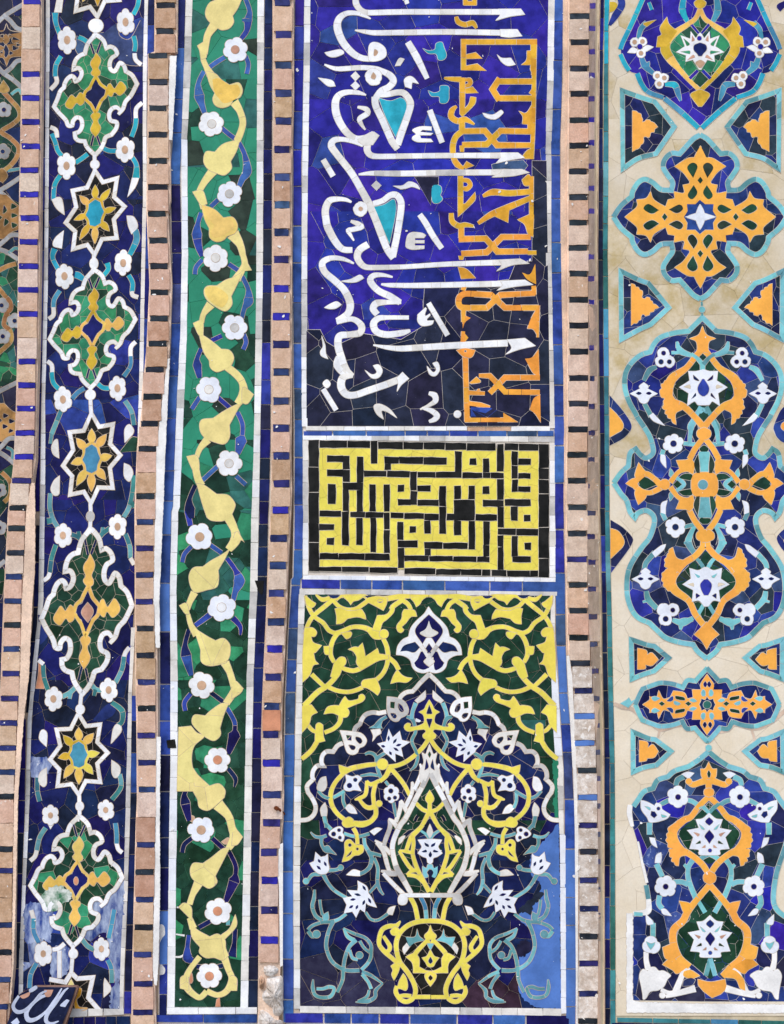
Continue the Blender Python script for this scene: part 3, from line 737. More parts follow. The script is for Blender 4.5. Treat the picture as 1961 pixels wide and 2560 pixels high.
GB = [(at_rows(WL, y)[1]-2, y) for y in (-14, 500, 1000, 1250, 1500, 1700, 1900, 2200, 2528)]
RE = extend(rows((L0, 0, 1222, 1222), (L1, 0, 1207, 1207), (L2, 0, 1175, 1175), (L2, 600, 1150, 1150), (L2, 700, 1138, 1138), (L3, 0, 1132, 1132), (L3, 230, 1118, 1118), (L3, 1000, 1080, 1080), (L4, 0, 1065, 1065), (L4, 1200, 1018, 1018), (L4, 1570, 1010, 1010)), -14, 2528)
field = GB+[(at_rows(RE, y)[0], y) for y in (2528, 2200, 1900, 1700, 1500, 1250, 1000, 500, -14)]
nav.bed([(x-26 if i < len(GB) else x+30, y if abs(y-2528) > 1 else 2574) for i, (x, y) in enumerate(field)])
def navm(x, y):
    fx, fy = x/kL, (y-2060)/kL
    if 450 < fy < 1000 and fx > 560 and RNG.random() < .75: return 'faded_blue'
    if 620 < fy < 1300 and fx < 560 and RNG.random() < .5: return RNG.choice(['faded_blue', 'cobalt'])
    if 960 < y < 1060 and RNG.random() < .4: return 'cobalt'
    if y > 1080 and y < 1500: return RNG.choice(['indigo', 'indigo', 'navy'])
    if 1900 < y < 2060 and RNG.random() < .3: return 'midnight'
    return RNG.choice(['navy', 'navy', 'indigo', 'indigo', 'midnight', 'navy', 'cobalt' if RNG.random() < .5 else 'navy'])
for i in range(len(GB)-1):
    a, b = GB[i], GB[i+1]; ra, rb = field[-1-i], field[-2-i]
    nav.ground([a, ra, rb, b], 62, navm, gap=1.2)
nav.strip(WL, 62, ['white', 'white', 'cream_white', 'grey_white'], gap=1.0); nav.strip(WR, 62, ['white', 'cream_white'], gap=1.0); nav.strip(WR2, 62, ['cream_white', 'grey_white'], gap=1.0)
nav.strip(extend(rows((L0, 0, 343, 388), (L0, 1680, 336, 380), (L1, 600, 330, 372), (L1, 1680, 304, 350), (L2, 600, 300, 340), (L2, 940, 303, 338)), -14, 1279), 120, ['navy', 'navy', 'indigo', 'midnight', 'cobalt'])
nav.strip(rows((L2, 1050, 308, 336), (L2, 1680, 292, 326), (L3, 230, 278, 315), (L3, 500, 250, 282), (L3, 950, 225, 245)), 95, ['navy', 'midnight'])
nav.strip(extend(rows((L3, 1000, 180, 222), (L3, 1680, 152, 214), (L4, 600, 142, 186), (L4, 1480, 100, 160)), 1797, 2510), 100, ['navy', 'midnight', 'indigo'])
nav.strip(extend(rows((L0, 0, 1252, 1300), (L0, 440, 1240, 1296), (L0, 460, 1240, 1250), (L0, 1680, 1238, 1244), (L1, 100, 1234, 1244), (L1, 700, 1222, 1262), (L1, 1680, 1206, 1214)), -14, 1000), 100, ['navy', 'cobalt', 'indigo'])
nav.strip(rows((L3, 800, 1112, 1150), (L3, 1680, 1104, 1155), (L4, 600, 1078, 1132), (L4, 1200, 1055, 1115), (L4, 1590, 1046, 1108)), 80, ['navy', 'cobalt', 'midnight'])
nav.hstrip([(L4[0]+560*kL, 2060+1545*kL, 2060+1618*kL), (L4[0]+1048*kL, 2060+1548*kL, 2060+1595*kL)], 50, ['cream_white', 'grey_white'], lv=1.9)
nav.hstrip([(L4[0]+500*kL, 2060+1626*kL, 2060+1740*kL), (L4[0]+1100*kL, 2060+1610*kL, 2060+1740*kL)], 30, ['navy', 'indigo', 'navy'], lv=1.2)

GREENS = ['emerald', 'emerald', 'bottle', 'emerald']
def medallion(tips, greens, gold, centre, seed):
    M, sc = affine([(735, 180), (1365, 930), (730, 2010), (105, 1275)], tips)
    p = nav.part('medallion')
    def B(s, m, nm, lv, cut=None, half=None): nav.blob_px(tparse(M, sc, s), m, nm, lv, p, cut)
    def R(s, m, nm, lv, wd, seg=24, closed=False): nav.rib_px([(a, b, c, d or wd*sc) for a, b, c, d in tparse(M, sc, s)], m, nm, lv, seg, closed, p)
    B("735,180! 850,265 900,385! 1020,400 1055,470! 975,560 950,680 1010,740 1060,690 1110,625! 1180,700 1340,880 1365,930! 1270,1120! 1150,1310 1090,1385! 1060,1300 970,1320 935,1420 980,1500 1060,1530! 1040,1640 900,1740 840,1880 730,2010! 600,1880 570,1800! 440,1760 420,1680! 500,1640 530,1560 510,1450 430,1450 370,1560! 240,1430! 105,1275! 200,1050 260,970! 330,840 400,815! 440,885 510,830 510,720 410,700! 430,570 570,470! 620,320", greens, 'green_tile', 1, 34)
    for s in ("700,235,60 735,185,60 850,265 900,390,50! 960,365 1030,400 1062,470 1030,505,50 980,540 950,620 962,705 1020,740 1060,690 1105,615 1165,650 1195,740! 1290,800 1365,930! 1300,1060 1265,1120! 1190,1200 1150,1310 1080,1395,40",
              "1105,1325,40 1050,1285 975,1315 940,1400 965,1485 1055,1515 1050,1600 980,1700! 890,1740 860,1820 810,1920 730,2010! 660,1950 600,1880 570,1800! 480,1790 430,1750 420,1680! 490,1650 532,1560 515,1460 445,1440 390,1500 380,1560 320,1560 290,1490 240,1430! 180,1370 105,1275! 160,1150 200,1040 255,985! 270,920 310,850 370,812 415,840 430,890 495,850 525,760 480,690 405,705! 410,640 440,560 500,500 575,470! 590,400 620,320 690,230 735,180"):
        R(s, ['white', 'white', 'cream_white'], 'outline_tile', 2.2, 56, 26)
    for s in ("740,455! 805,540 810,600 775,690 805,740 800,790 745,825! 690,800 665,760 695,710 660,640 670,580 715,520", "910,1010! 920,950 960,925 1000,985 1030,1000 1100,900 1140,905 1195,975 1180,1040 1100,1105 1040,1060 1010,1060 980,1120 920,1090",
              "560,1130! 550,1090 500,1060 460,1110 430,1140 370,1095 330,1140 275,1235 300,1285 370,1305 430,1230 460,1220 500,1255 560,1210", "735,1360! 800,1380 800,1430 770,1470 775,1520 812,1585 795,1650 735,1735! 680,1670 660,1610 700,1510 690,1470 662,1420 690,1380"):
        B(s, gold, 'bud', 2)
    R("740,815! 800,920 830,950 912,1010! 890,1110 820,1190 735,1375! 670,1250 640,1220 555,1140! 580,1050 650,980 690,900", gold, 'frame_tile', 2, 40, 40, True)
    B("740,845! 785,920 805,970 850,970 892,1040! 860,1130 800,1165 790,1260 735,1335! 685,1260 670,1200 610,1180 568,1115! 610,1050 670,1010 690,920", centre, 'quatrefoil', 1.6)
    for s in ("655,305 712,470", "815,295 757,455", "702,1715 668,1865", "757,1725 812,1875"): R(s, 'navy', 'tick', 2, 26)
TIPS = [[(240.7, 89), (344, 212), (240, 390), (137, 269)],
        [(236.6, 678.6), (340.8, 797.6), (227.7, 973.2), (126.5, 846.7)],
        [(226.8, 1321.4), (334, 1514.9), (205.4, 1733.6), (108, 1547.6)],
        [(201, 2040), (307, 2193), (184.5, 2363.6), (78, 2213)]]
medallion(TIPS[0], GREENS, ['mustard'], 'navy', 1)
medallion(TIPS[1], ['emerald', 'emerald', 'bottle'], ['honey', 'honey', 'mustard'], 'indigo', 2)
medallion(TIPS[2], ['bottle', 'bottle', 'forest'], ['honey'], 'navy', 3)
medallion(TIPS[3], ['forest', 'bottle', 'forest', 'emerald'], ['honey', 'vine_amber'], 'indigo', 4)
nav.blob(L3, "742,20! 790,95 745,190! 690,105", 'dusty_rose', 'lozenge', 2.2); nav.disc(L4, 645, 475, 18, 'terracotta', 'bead', 2.6, ry=34)
STS = [(785, 190), (1350, 1010), (780, 1950), (230, 1215), (1205, 405), (370, 1780)]
def star(pts, gold, centre, pw=165):
    M, sc = affine(STS, pts); p = nav.part('star')
    def B(s, m, nm, lv, cut=None): nav.blob_px(tparse(M, sc, s), m, nm, lv, p, cut)
    S = "785,190! 935,455! 1205,405! 1150,790! 1350,1010! 1145,1255! 1200,1650! 920,1640! 780,1950! 640,1725! 370,1780! 410,1420! 230,1215! 430,910! 360,560! 635,530!"
    B(S, ['black'], 'black_tile', 1, 36)
    nav.rib_px([(a, b, c, 72*sc) for a, b, c, d in tparse(M, sc, S)], ['white', 'white', 'cream_white'], 'outline_tile', 2.2, 26, True, p)
    for bx, by, tx, ty in ((790, 760, 790, 490), (900, 830, 1080, 600), (955, 1075, 1190, 1015), (900, 1280, 1062, 1490), (785, 1380, 785, 1725), (670, 1310, 492, 1605), (610, 1100, 385, 1175), (660, 880, 490, 675)):
        dx, dy = tx-bx, ty-by; l = math.hypot(dx, dy); nx, ny = -dy/l*pw, dx/l*pw
        q = " ".join(f"{bx+dx*u+nx*v:.1f},{by+dy*u+ny*v:.1f}{'!' if c else ''}" for u, v, c in ((0, .18, 0), (.3, .46, 0), (.62, .36, 0), (1, 0, 1), (.62, -.36, 0), (.3, -.46, 0), (0, -.18, 0)))
        B(q, gold, 'petal', 2)
    nav.rib_px([(a, b, c, 46*sc) for a, b, c, d in tparse(M, sc, "790,775 905,850 930,960 972,1080 930,1200 900,1310 790,1385 670,1330 650,1220 590,1110 640,980 645,870")], gold, 'ring_tile', 1.8, 40, True, p)
    B("790,800! 885,865! 910,960 955,1070! 900,1200 890,1300! 790,1355! 690,1320! 670,1200 610,1100! 660,990 670,880!", centre, 'centre_tile', 2.4)
star([(246, -165), (323, -79), (244, 49), (176, -35), (300, -145), (190, 27)], ['mustard'], 'turquoise', 130)
star([(238, 428.6), (315.5, 514.9), (236.6, 642.9), (168.2, 559.5), (293, 449.4), (184.5, 620.5)], ['mustard', 'mustard', 'honey'], 'turquoise', 135)
star([(230.3, 1034.3), (302.4, 1139), (229.6, 1259), (159.4, 1165.2), (283.9, 1061.7), (177.3, 1237.3)], ['honey'], 'aqua_blue')
star([(197.9, 1790.2), (269.3, 1879.5), (200, 1988.1), (126.5, 1889.9), (253, 1808), (145.8, 1970)], ['mustard', 'honey', 'lemon'], 'aqua_blue')
p = nav.part('star')
nav.blob(L4, "605,1245! 655,1300! 785,1285! 745,1455! 830,1550! 560,1558! 430,1500! 430,1310! 560,1330!", ['black'], 'black_tile', 1, p, 34)
nav.rib(L4, "420,1300! 555,1325! 605,1245! 655,1295! 785,1285! 748,1455! 840,1560!", 'white', 'outline_tile', 1.7, 34, par=p)
nav.drop(L4, 600, 1400, 605, 1300, 60, 'vine', 'petal', 2, p); nav.blob(L4, "650,1380 690,1380 680,1440 650,1470 670,1530 740,1540 720,1560 650,1560 630,1480", 'amber', 'petal', 2, p)
for F, x, y, rx, ry in ((L0, 812, 225, 62, 58), (L0, 803, 1388, 38, 38), (L1, 795, 540, 36, 48), (L1, 765, 1640, 44, 44), (L2, 765, 980, 34, 44), (L3, 680, 918, 38, 42), (L4, 622, 1085, 38, 42), (L3, 676, 1730, 34, 40)):
    nav.disc(F, x, y, rx, 'white' if F is not L2 else 'grey_white', 'knob', 2.6, ry=ry)
for F, s in ((L0, "808,170 808,290"), (L0, "800,1310 803,1450"), (L1, "795,470 795,600"), (L1, "765,1590 766,1680 772,1790 775,1830"), (L2, "765,870 768,940 765,1030 762,1090"), (L3, "690,785 682,870 676,980"), (L3, "672,1640 675,1800"), (L4, "620,1020 612,1150 605,1250")):
    nav.rib(F, s, 'white', 'neck_tile', 2.4, 28, 40)
for F, x, y, r, ry in ((L0, 570, 345, 80, 112), (L0, 1060, 195, 74, 112), (L0, 565, 1400, 78, 108), (L0, 1055, 1265, 80, 108), (L1, 548, 645, 78, 105), (L1, 1040, 535, 74, 105), (L1, 535, 1680, 74, 105), (L1, 992, 1585, 74, 105), (L2, 535, 1140, 76, 102), (L2, 993, 1066, 74, 102),
                       (L3, 455, 830, 76, 98), (L3, 918, 755, 72, 98), (L4, 431, -75, 70, 90), (L4, 894, -120, 70, 90), (L4, 370, 1085, 74, 105), (L4, 858, 1045, 70, 100)):
    nav.flower(F, x, y, r, 'white', 'tan', 6, 2, ry=ry, rot=RNG.uniform(.3, .7), cr=.27 if F is L4 else .3)
WT = ['white', 'cream_white']; TQ = {L0: ['turquoise'], L1: ['turquoise', 'aqua_blue'], L2: ['turq_grey', 'teal'], L3: ['turq_grey', 'teal'], L4: ['aqua_blue', 'turq_grey']}
for F, ss in ((L0, ("470,115,50 475,200 510,300", "518,480 475,560 470,650", "1170,0 1160,60 1125,130", "1128,310 1142,380 1135,440", "665,320 710,340 760,378", "1148,1000 1140,1070 1110,1155", "440,1130 470,1200 490,1270 525,1315", "870,1250 920,1272 985,1275", "742,1300 690,1340 640,1372", "1105,1315 1150,1390 1148,1500,60", "512,1480 465,1560 455,1690")),
              (L1, ("1140,255,50 1152,340,50 1095,465,40", "465,415,50 448,490 500,595", "635,632,50 665,640,56 715,675", "905,535,46 915,585 875,640", "508,765 462,840 455,910", "1085,635 1118,700 1115,775", "1104,1315,30 1100,1400,30 1045,1485", "440,1450 455,1540 512,1600", "825,1545 870,1580 925,1585", "715,1585 660,1620 612,1672")),
              (L2, ("520,90 480,190 440,290", "440,290,28 430,370,26", "1055,10 1110,100 1130,215", "1128,635 1120,760 1090,900 1045,985", "1135,870,50 1105,890,50", "430,785 425,900 450,1000 492,1072", "400,1020,50 440,1015,44", "608,1132 660,1152 702,1190", "665,1105,30 672,1150", "928,1078 870,1120 828,1170", "870,1070,26 868,1120", "475,1218 440,1330 425,1450", "1058,1125 1095,1230 1100,1330")),
              (L3, ("368,545 375,650 410,755", "528,812 590,780 638,735", "590,830,26 595,785", "768,705 810,750 862,760", "795,805,26 808,752", "1047,475 1030,580 975,695", "945,860 1030,930,44 1030,1020 995,1052", "1010,1460 1020,1570 945,1675", "320,1490 320,1600 340,1690")),
              (L4, ("390,30 340,110 315,220", "975,-10 985,80 985,162", "965,715 945,830 918,955", "288,790 290,900 332,992", "688,955 740,1020 795,1052", "312,1168 265,1260 255,1375", "910,1138 940,1210 945,1330"))):
    for s in ss: nav.rib(F, s, TQ[F], 'stem_tile', 1.2, 36, 36)
for F, ss in ((L0, ("475,648 482,700 430,760", "1135,455 1145,510 1192,552", "1200,870 1150,920 1146,1000", "428,1075 475,1100 485,1162")), (L1, ("455,905 455,970 415,1005", "1112,770 1120,805 1166,822", "1145,1195 1105,1240 1102,1318", "403,1358 440,1390 445,1452")), (L2, ("425,1450 410,1490 372,1517", "1100,1328 1132,1385")),
              (L3, ("328,505 372,540", "1092,398 1060,440 1048,478")), (L4, ("315,218 300,270 260,307", "985,158 1000,210 1032,238", "268,720 290,795", "448,1052 500,1040 548,1000", "505,1060 505,1290"))):
    for s in ss: nav.rib(F, s, WT, 'leaf_tip', 1.3, 32, 60)
for F, ss in ((L0, ("490,-30! 540,-30! 522,112! 462,112!", "1115,1500! 1172,1500! 1140,1580 1075,1662!")), (L1, ("440,0! 520,-10 548,132! 480,75", "1070,138! 1130,150 1162,230 1110,292! 1082,220", "542,262! 525,412! 453,390 470,325")),
              (L2, ("490,335 502,492! 455,460 438,400 465,342", "507,638! 502,790 460,802 433,750 460,680", "1090,208 1127,250 1120,290 1053,362! 1053,250", "1048,533! 1100,560 1122,620 1092,687 1048,640")),
              (L3, ("985,1043 1022,1060 1020,1110 938,1207! 955,1088", "943,1343! 1012,1400 1005,1472 970,1492 945,1450", "370,1088 402,1120 397,1232! 338,1170 345,1108", "397,1408! 397,1540 370,1567 328,1520 345,1448")), (L4, ("885,1290! 938,1380 878,1452! 878,1340", "400,-20! 470,-20! 430,40!"))):
    for s in ss: nav.blob(F, s, WT, 'leaf', 1.5)
nav.blob(L2, "1110,318 1160,318! 1160,430! 1010,442!", 'bottle', 'leaf', 1.2); nav.blob(L3, "333,515 362,560 375,745! 305,742! 328,620", 'terracotta', 'repair_patch', 1.0)
for q in ("1042,452! 1046,800 1035,1180 985,1330 930,1200 905,930 830,905 790,700 860,640 950,560", "214,690 330,655 410,720 450,770 440,900 430,985 330,960 280,1000 214,985", "445,1050 520,1020 590,1040 598,1180 560,1260 500,1292 432,1290", "930,1400! 1000,1300 1020,1545! 930,1548!"):
    nav.blob(L4, q, 'faded_blue', 'worn_patch', .55, rim=False, rag=3)
nav.blob(L3, "262,1310! 430,1330 440,1400 380,1470 300,1500 262,1460!", 'faded_blue', 'worn_patch', .55, rim=False, rag=3); nav.blob(L4, "410,540 500,515 600,575 592,640 525,660 480,730 400,725 340,640", 'worn_green', 'worn_patch', 2.05, rim=False, rag=3)
for q in ("330,80 400,150 440,240! 390,330 340,380! 330,200", "780,1010! 900,880 985,870 960,960 860,1020"): nav.blob(L3 if q.startswith('780') else L3, q, 'mid_navy', 'worn_patch', .5, rim=False)
nav.blob(L0, "880,280! 985,210 1010,310 1100,330 1200,150! 1210,560! 1050,540 900,400! 830,300", 'slate', 'tile', .45); nav.blob(L0, "650,310! 760,370! 690,470 640,420", 'slate', 'tile', .45)
nav.chips(field, 130, .5, 3.6); nav.chips([(x, y) for x, y in field if y > 1450], 160, .5, 5)
nav.done()

# ---------------------------------------------------------------- broken inscription tile, bottom left
fr = Thing('tile_fragment', 'loose broken navy tile fragment with white calligraphy propped in the bottom left corner', 'tile fragment', -0.03, (340/3.36, 2520), mort='clay_dark')
FP = "165,1430! 230,1395 300,1368! 640,1368! 600,1500 520,1700! 505,1760! 30,1760!"
fr.blob(L4, FP, ['midnight'], 'glaze_face', 1, rim=False)
for s in ("165,1440,23 118,1520,28 150,1572,34 215,1560,27 290,1490,20 345,1425,23 400,1395,11", "430,1430,12 360,1445,27 285,1500,28 230,1575,36 245,1638,42 310,1632,30 395,1568,20 455,1490,22 500,1420,17 525,1375,9", "580,1372,9 545,1400,20 480,1490,27 405,1590,33 395,1650,34 435,1672,25 500,1650,8"):
    fr.rib(L4, s, 'letter_shaded', 'letter', 2, 40, 400, rim=False)
for s in ("510,1520 565,1468 590,1478! 555,1532!", "98,1662! 150,1620! 172,1660! 142,1700!"): fr.blob(L4, s, 'letter_shaded', 'letter', 2, rim=False)
for s in ("172,1440! 262,1402! 250,1440 200,1462", "378,1388! 455,1388! 430,1442 388,1442"): fr.blob(L4, s, 'dusty_rose', 'letter', 2, rim=False)
fr.blob(L4, "250,1385! 300,1355 322,1372 290,1400 255,1410", 'letter_shaded', 'letter', 2.2, rim=False)
# solid back of the fragment, so it has the depth of a real tile
bk = [(p[0], p[1]) for p in parse(L4, "165,1432! 300,1370! 640,1370! 656,1384! 548,1700! 523,1764! 30,1764!")]
if area(bk) > 0: bk = bk[::-1]
n_ = len(bk); vs = [W(x, y, -0.03, 0.002) for x, y in bk]+[W(x, y, -0.03, -0.022) for x, y in bk]
mesh_obj('clay_body', vs, [list(range(n_)), list(range(n_, 2*n_))[::-1]]+[[(i+1) % n_, i, n_+i, n_+(i+1) % n_] for i in range(n_)], 'clay_dark', fr.root, fr.origin)
# ---------------------------------------------------------------- green vine band
grn = Thing('mosaic_panel', 'tall narrow green mosaic band with a yellow winding vine and white blossoms', 'mosaic panel', 0.0, (560, 1280), mort='mortar_green')
BL = extend(rows((G0, 0, 90, 150), (G0, 600, 70, 140), (G0, 1200, 45, 118), (G0, 1500, 25, 105), (G0, 2193, 40, 122), (G1, 700, 33, 108), (G1, 1180, 8, 80), (G1, 2150, -38, 45), (G2, 0, 25, 100), (G2, 700, 5, 85), (G2, 1450, 6, 92), (G2, 2193, 5, 90), (G3, 700, 3, 80), (G3, 2110, 0, 60)), -14, 2540)
GW = rows((G0, -60, 160, 215), (G0, 600, 140, 200), (G0, 1200, 118, 168), (G0, 2193, 122, 176), (G1, 700, 108, 165), (G1, 1200, 82, 145), (G1, 2150, 48, 106), (G2, 0, 105, 160), (G2, 700, 90, 145), (G2, 1450, 95, 156), (G2, 2193, 93, 154), (G3, 700, 80, 145), (G3, 2045, 66, 130))
GR = rows((G0, -60, 770, 826), (G0, 2193, 760, 816), (G1, 700, 754, 810), (G1, 1600, 738, 792), (G1, 2150, 722, 782), (G2, 0, 786, 850), (G2, 700, 774, 836), (G2, 1400, 746, 804), (G2, 2193, 732, 790), (G3, 1000, 714, 780), (G3, 2045, 692, 756))
GNV = extend(rows((G0, 0, 832, 896), (G0, 2193, 818, 890), (G1, 700, 808, 880), (G1, 1600, 796, 880), (G1, 2150, 786, 866), (G2, 0, 856, 930), (G2, 700, 836, 916), (G2, 1400, 808, 886), (G2, 2193, 794, 880), (G3, 1000, 776, 860), (G3, 2100, 755, 836)), -14, 2533)
ys = [-18, 200, 420, 640, 900, 1100, 1276, 1500, 1700, 1920, 2200, 2516]
LFT = [(at_rows(GW, y)[1]-3, y) for y in ys]; RGT = [(at_rows(GR, y)[0]+3, y) for y in ys]
big = [(at_rows(BL, y)[0]-4, y) for y in ys[:-1]]+[(396, 2574)]+[(at_rows(GNV, y)[1]+5, y) for y in ys[::-1]]
big[len(ys)] = (big[len(ys)][0], 2574)
grn.bed(big, 'mortar_pale', 0.0018)
grn.bed(LFT+RGT[::-1], 'mortar_green', 0.0030)
def gm(x, y):
    r = RNG.random()
    if y < 640: return RNG.choice(['bottle', 'olive_black', 'sea_green']) if r < (.45 if (y < 130 or x < 505) else .16) else 'green_paint'
    if y < 1180: return RNG.choice(['bottle', 'olive_black', 'forest']) if r < .38 else 'green_paint'
    if y < 1500: return RNG.choice(['bottle', 'forest', 'emerald', 'sea_green', 'green_paint'])
    if y < 1750: return RNG.choice(['bottle', 'emerald', 'forest', 'emerald', 'forest'])
    return RNG.choice(['forest', 'forest', 'bottle', 'emerald' if r < .5 else 'forest'])
for i in range(len(ys)-1):
    grn.ground([LFT[i], RGT[i], RGT[i+1], LFT[i+1]], 58 if ys[i] < 1100 else 50, gm, gap=.7 if ys[i] < 1200 else 1.1)
def blm(x, y):
    if y < 60: return 'indigo'
    if y < 400: return 'border_blue'
    if y < 890: return RNG.choice(['navy', 'navy', 'cobalt', 'slate'])
    if y < 1620: return RNG.choice(['border_blue', 'border_blue', 'paint_blue'])
    if 2230 < y < 2430: return 'paint_blue'
    return RNG.choice(['navy', 'cobalt', 'midnight', 'navy'])
grn.strip(BL, 105, blm, gap=2.6)
grn.strip(GW, 62, lambda x, y: RNG.choice(['grey_white', 'cream_white']) if (y < 350 or 950 < y < 1010 or 1580 < y < 1690) else RNG.choice(['cool_white', 'white', 'white']), gap=.9)
grn.strip(GR, 56, ['cream_white', 'grey_white', 'white', 'cream_white'], gap=1.0)
grn.strip(GNV, 74, lambda x, y: 'cobalt' if 880 < y < 1020 else RNG.choice(['navy', 'midnight', 'navy', 'indigo', 'ink', 'midnight']), gap=2.2)
grn.hstrip([(400+62*kG, 1920+2048*kG, 1920+2104*kG), (400+838*kG, 1920+2046*kG, 1920+2100*kG)], 90, ['cream_white', 'white'], lv=1.3)
grn.hstrip([(392, 1920+2112*kG, 1920+2172*kG), (400+838*kG, 1920+2108*kG, 1920+2178*kG)], 110, ['navy', 'cobalt'], lv=1.5)
grn.blob(G3, "5,1340 40,1350 48,1420 25,1450 0,1500!", 'plaster', 'plaster_fill', 1.4, rim=False); grn.blob(G3, "5,1680 30,1690 50,1720 40,1760 0,1770!", 'plaster', 'plaster_fill', 1.4, rim=False)
VN = ['vine']; VA = ['vine_amber', 'vine', 'vine']
for F, m, ss in ((G0, VN, ("640,-15! 600,80 556,145! 566,200 530,250 470,266 430,250! 345,180 325,110 360,35 430,5 480,-15!", "330,618! 410,640 460,690 530,735! 610,718 642,780 620,840 560,862! 540,905 470,932 410,910 388,860 405,805! 365,735", "620,1200! 590,1300 540,1390! 548,1450 490,1506 420,1490 350,1458 310,1390 330,1308 405,1310! 480,1240", "255,400! 332,368 333,500! 290,512 275,440", "215,1650! 300,1640 340,1752! 288,1762")),
                 (G0, VA, ("290,1760! 400,1800 478,1872! 560,1868 600,1940 578,2002 510,2030! 480,2062 420,2077 363,2040 358,1962! 318,1880",)),
                 (G1, VA, ("645,140! 600,240 545,350! 552,420 500,476 430,450 340,382 313,310 340,264 422,260! 500,210 560,190", "250,1950! 320,1970 420,2042! 520,2052 577,2120 575,2160 540,2238! 470,2272 375,2267 338,2240! 300,2130")),
                 (G1, VN, ("720,128! 668,52 636,135!", "220,580! 300,560 306,682! 268,682", "268,662! 330,700 400,750 460,802! 530,812 567,870 545,940 480,980! 420,997 368,960 358,900! 308,820", "737,1190! 648,1130 638,1262! 686,1268", "640,1262! 600,1320 530,1450! 532,1550 490,1612 410,1600 320,1560 278,1490 290,1410 392,1393! 470,1340 560,1290", "165,1720! 250,1713 272,1800 262,1902! 213,1830")),
                 (G2, VN, ("727,262! 660,170 618,282! 702,242", "600,322! 560,400 502,500! 507,570 490,642 400,670 308,690 268,640 253,550 290,480 372,470! 440,420 530,370", "170,802! 230,783 257,872! 222,872", "290,990! 400,1060 478,1102! 550,1083 602,1140 600,1232 570,1290! 500,1310 420,1317 358,1280 353,1180! 328,1100", "717,1512! 640,1448 618,1602! 692,1552", "590,1642! 550,1740 518,1850! 522,1910 470,1957 400,1930 320,1862 278,1800 300,1738 392,1745! 440,1700 530,1640")),
                 (G3, VN, ("250,50! 285,-5! 330,60 428,152! 510,133 562,190 555,250! 470,330! 410,362 343,335 328,270! 278,170", "712,587! 640,520 618,662! 667,652", "600,682! 540,800 478,922! 492,980 430,1027 370,1000 288,950 263,880 290,813 372,815! 450,760 540,690", "165,1187! 210,1153 272,1190 277,1302! 228,1250", "268,1312! 320,1380 430,1442! 500,1418 560,1470 567,1540 592,1602! 540,1642 470,1620 400,1622 343,1580 348,1530! 278,1440", "650,1250! 658,1350 560,1462! 528,1430 600,1370", "178,1882! 183,1790 243,1780 252,1902!", "662,1902! 662,1800 608,1780 588,1902!"))):
    for s in ss: grn.blob(F, s, m, 'vine_leaf', 2, cut=105 if F in (G2, G3) else None, gap=.8)
grn.blob(G0, "385,690! 440,680 530,735 600,735 622,790 600,840 540,880 480,890 440,850 400,790", 'honey', 'vine_heart', 2.6, rim=False); grn.blob(G0, "315,1770! 400,1810 470,1880 545,1890 570,1950 480,2020 400,2040 370,1990 400,1940 340,1860", 'vine_amber', 'vine_heart', 2.6, rim=False)
grn.blob(G1, "320,300 350,270 430,275 520,350 480,440 420,430 350,370", 'vine_amber', 'vine_heart', 2.6, rim=False)
grn.blob(G2, "165,1843! 270,1833! 320,1890 382,1922 300,2000 275,2100 285,2200! 300,2390! 150,2390! 155,2193!", VN, 'vine_patch', 2.2, cut=90)
for F, ss in ((G0, ("400,225,80 345,310,55 328,400,50 318,460,50 305,510,40 332,580,42 370,650,70", "570,880,78 620,960,52 645,1050,52 630,1130,52 595,1215,58", "395,1465,80 320,1560,55 272,1645,46", "290,1740,40 310,1790,50", "560,2010,110 620,2100,60 648,2200,45")), (G1, ("645,-10,42 662,70,50 640,120,50 590,205,74", "370,420,78 310,500,42 292,575,40", "510,955,60 590,1020,60 640,1090,55 650,1185,76 600,1270,58", "345,1575,72 280,1650,42 250,1725,36", "235,1780,55 258,1900,58 290,1970,64")),
              (G2, ("580,30,84 640,150,60 650,240,84 590,325,56", "300,690,62 260,770,46 238,835,42", "244,875,32 270,970,42 320,1055,66", "560,1290,74 600,1370,52 630,1470,52 640,1530,60 570,1640,56")), (G3, ("500,310,100 590,410,62 620,510,60 640,590,78 590,690,46", "335,980,80 285,1080,46 258,1165,46", "258,1280,42 290,1370,62", "345,1612,42 268,1710,42 228,1800,52 240,1880,58 300,1940,46 350,1960,42 405,1908,46", "545,1590,66 590,1720,48 618,1800,50 580,1900,50 500,1940,42 405,1906,46"))):
    for s in ss: grn.rib(F, s, VN, 'vine_stem', 1.6, 50, 60)
for F, x, y, r, cm in ((G0, 580, 435, 106, 'dusty_rose'), (G0, 380, 1070, 108, 'cream_white'), (G0, 530, 1668, 106, 'grey_white'), (G1, 412, 22, 112, 'cream_white'), (G1, 575, 620, 110, 'grey_white'), (G1, 355, 1148, 110, 'cream_white'), (G1, 527, 1780, 110, 'grey_white'),
                       (G2, 345, 215, 112, 'tan'), (G2, 532, 818, 116, 'white'), (G2, 362, 1485, 112, 'tan'), (G2, 498, 2122, 112, 'terracotta'), (G3, 358, 528, 112, 'tan'), (G3, 498, 1222, 114, 'terracotta'), (G3, 428, 1778, 110, 'terracotta')):
    grn.flower(F, x, y, r, RNG.choice(['cool_white', 'white']), cm, 6, 2.6, cr=.33, lobe=.17)
SB = lambda x, y: RNG.choice(['border_blue', 'cobalt', 'border_blue'] if y < 1180 else (['cobalt', 'navy', 'border_blue'] if y < 1700 else ['navy', 'navy', 'cobalt']))
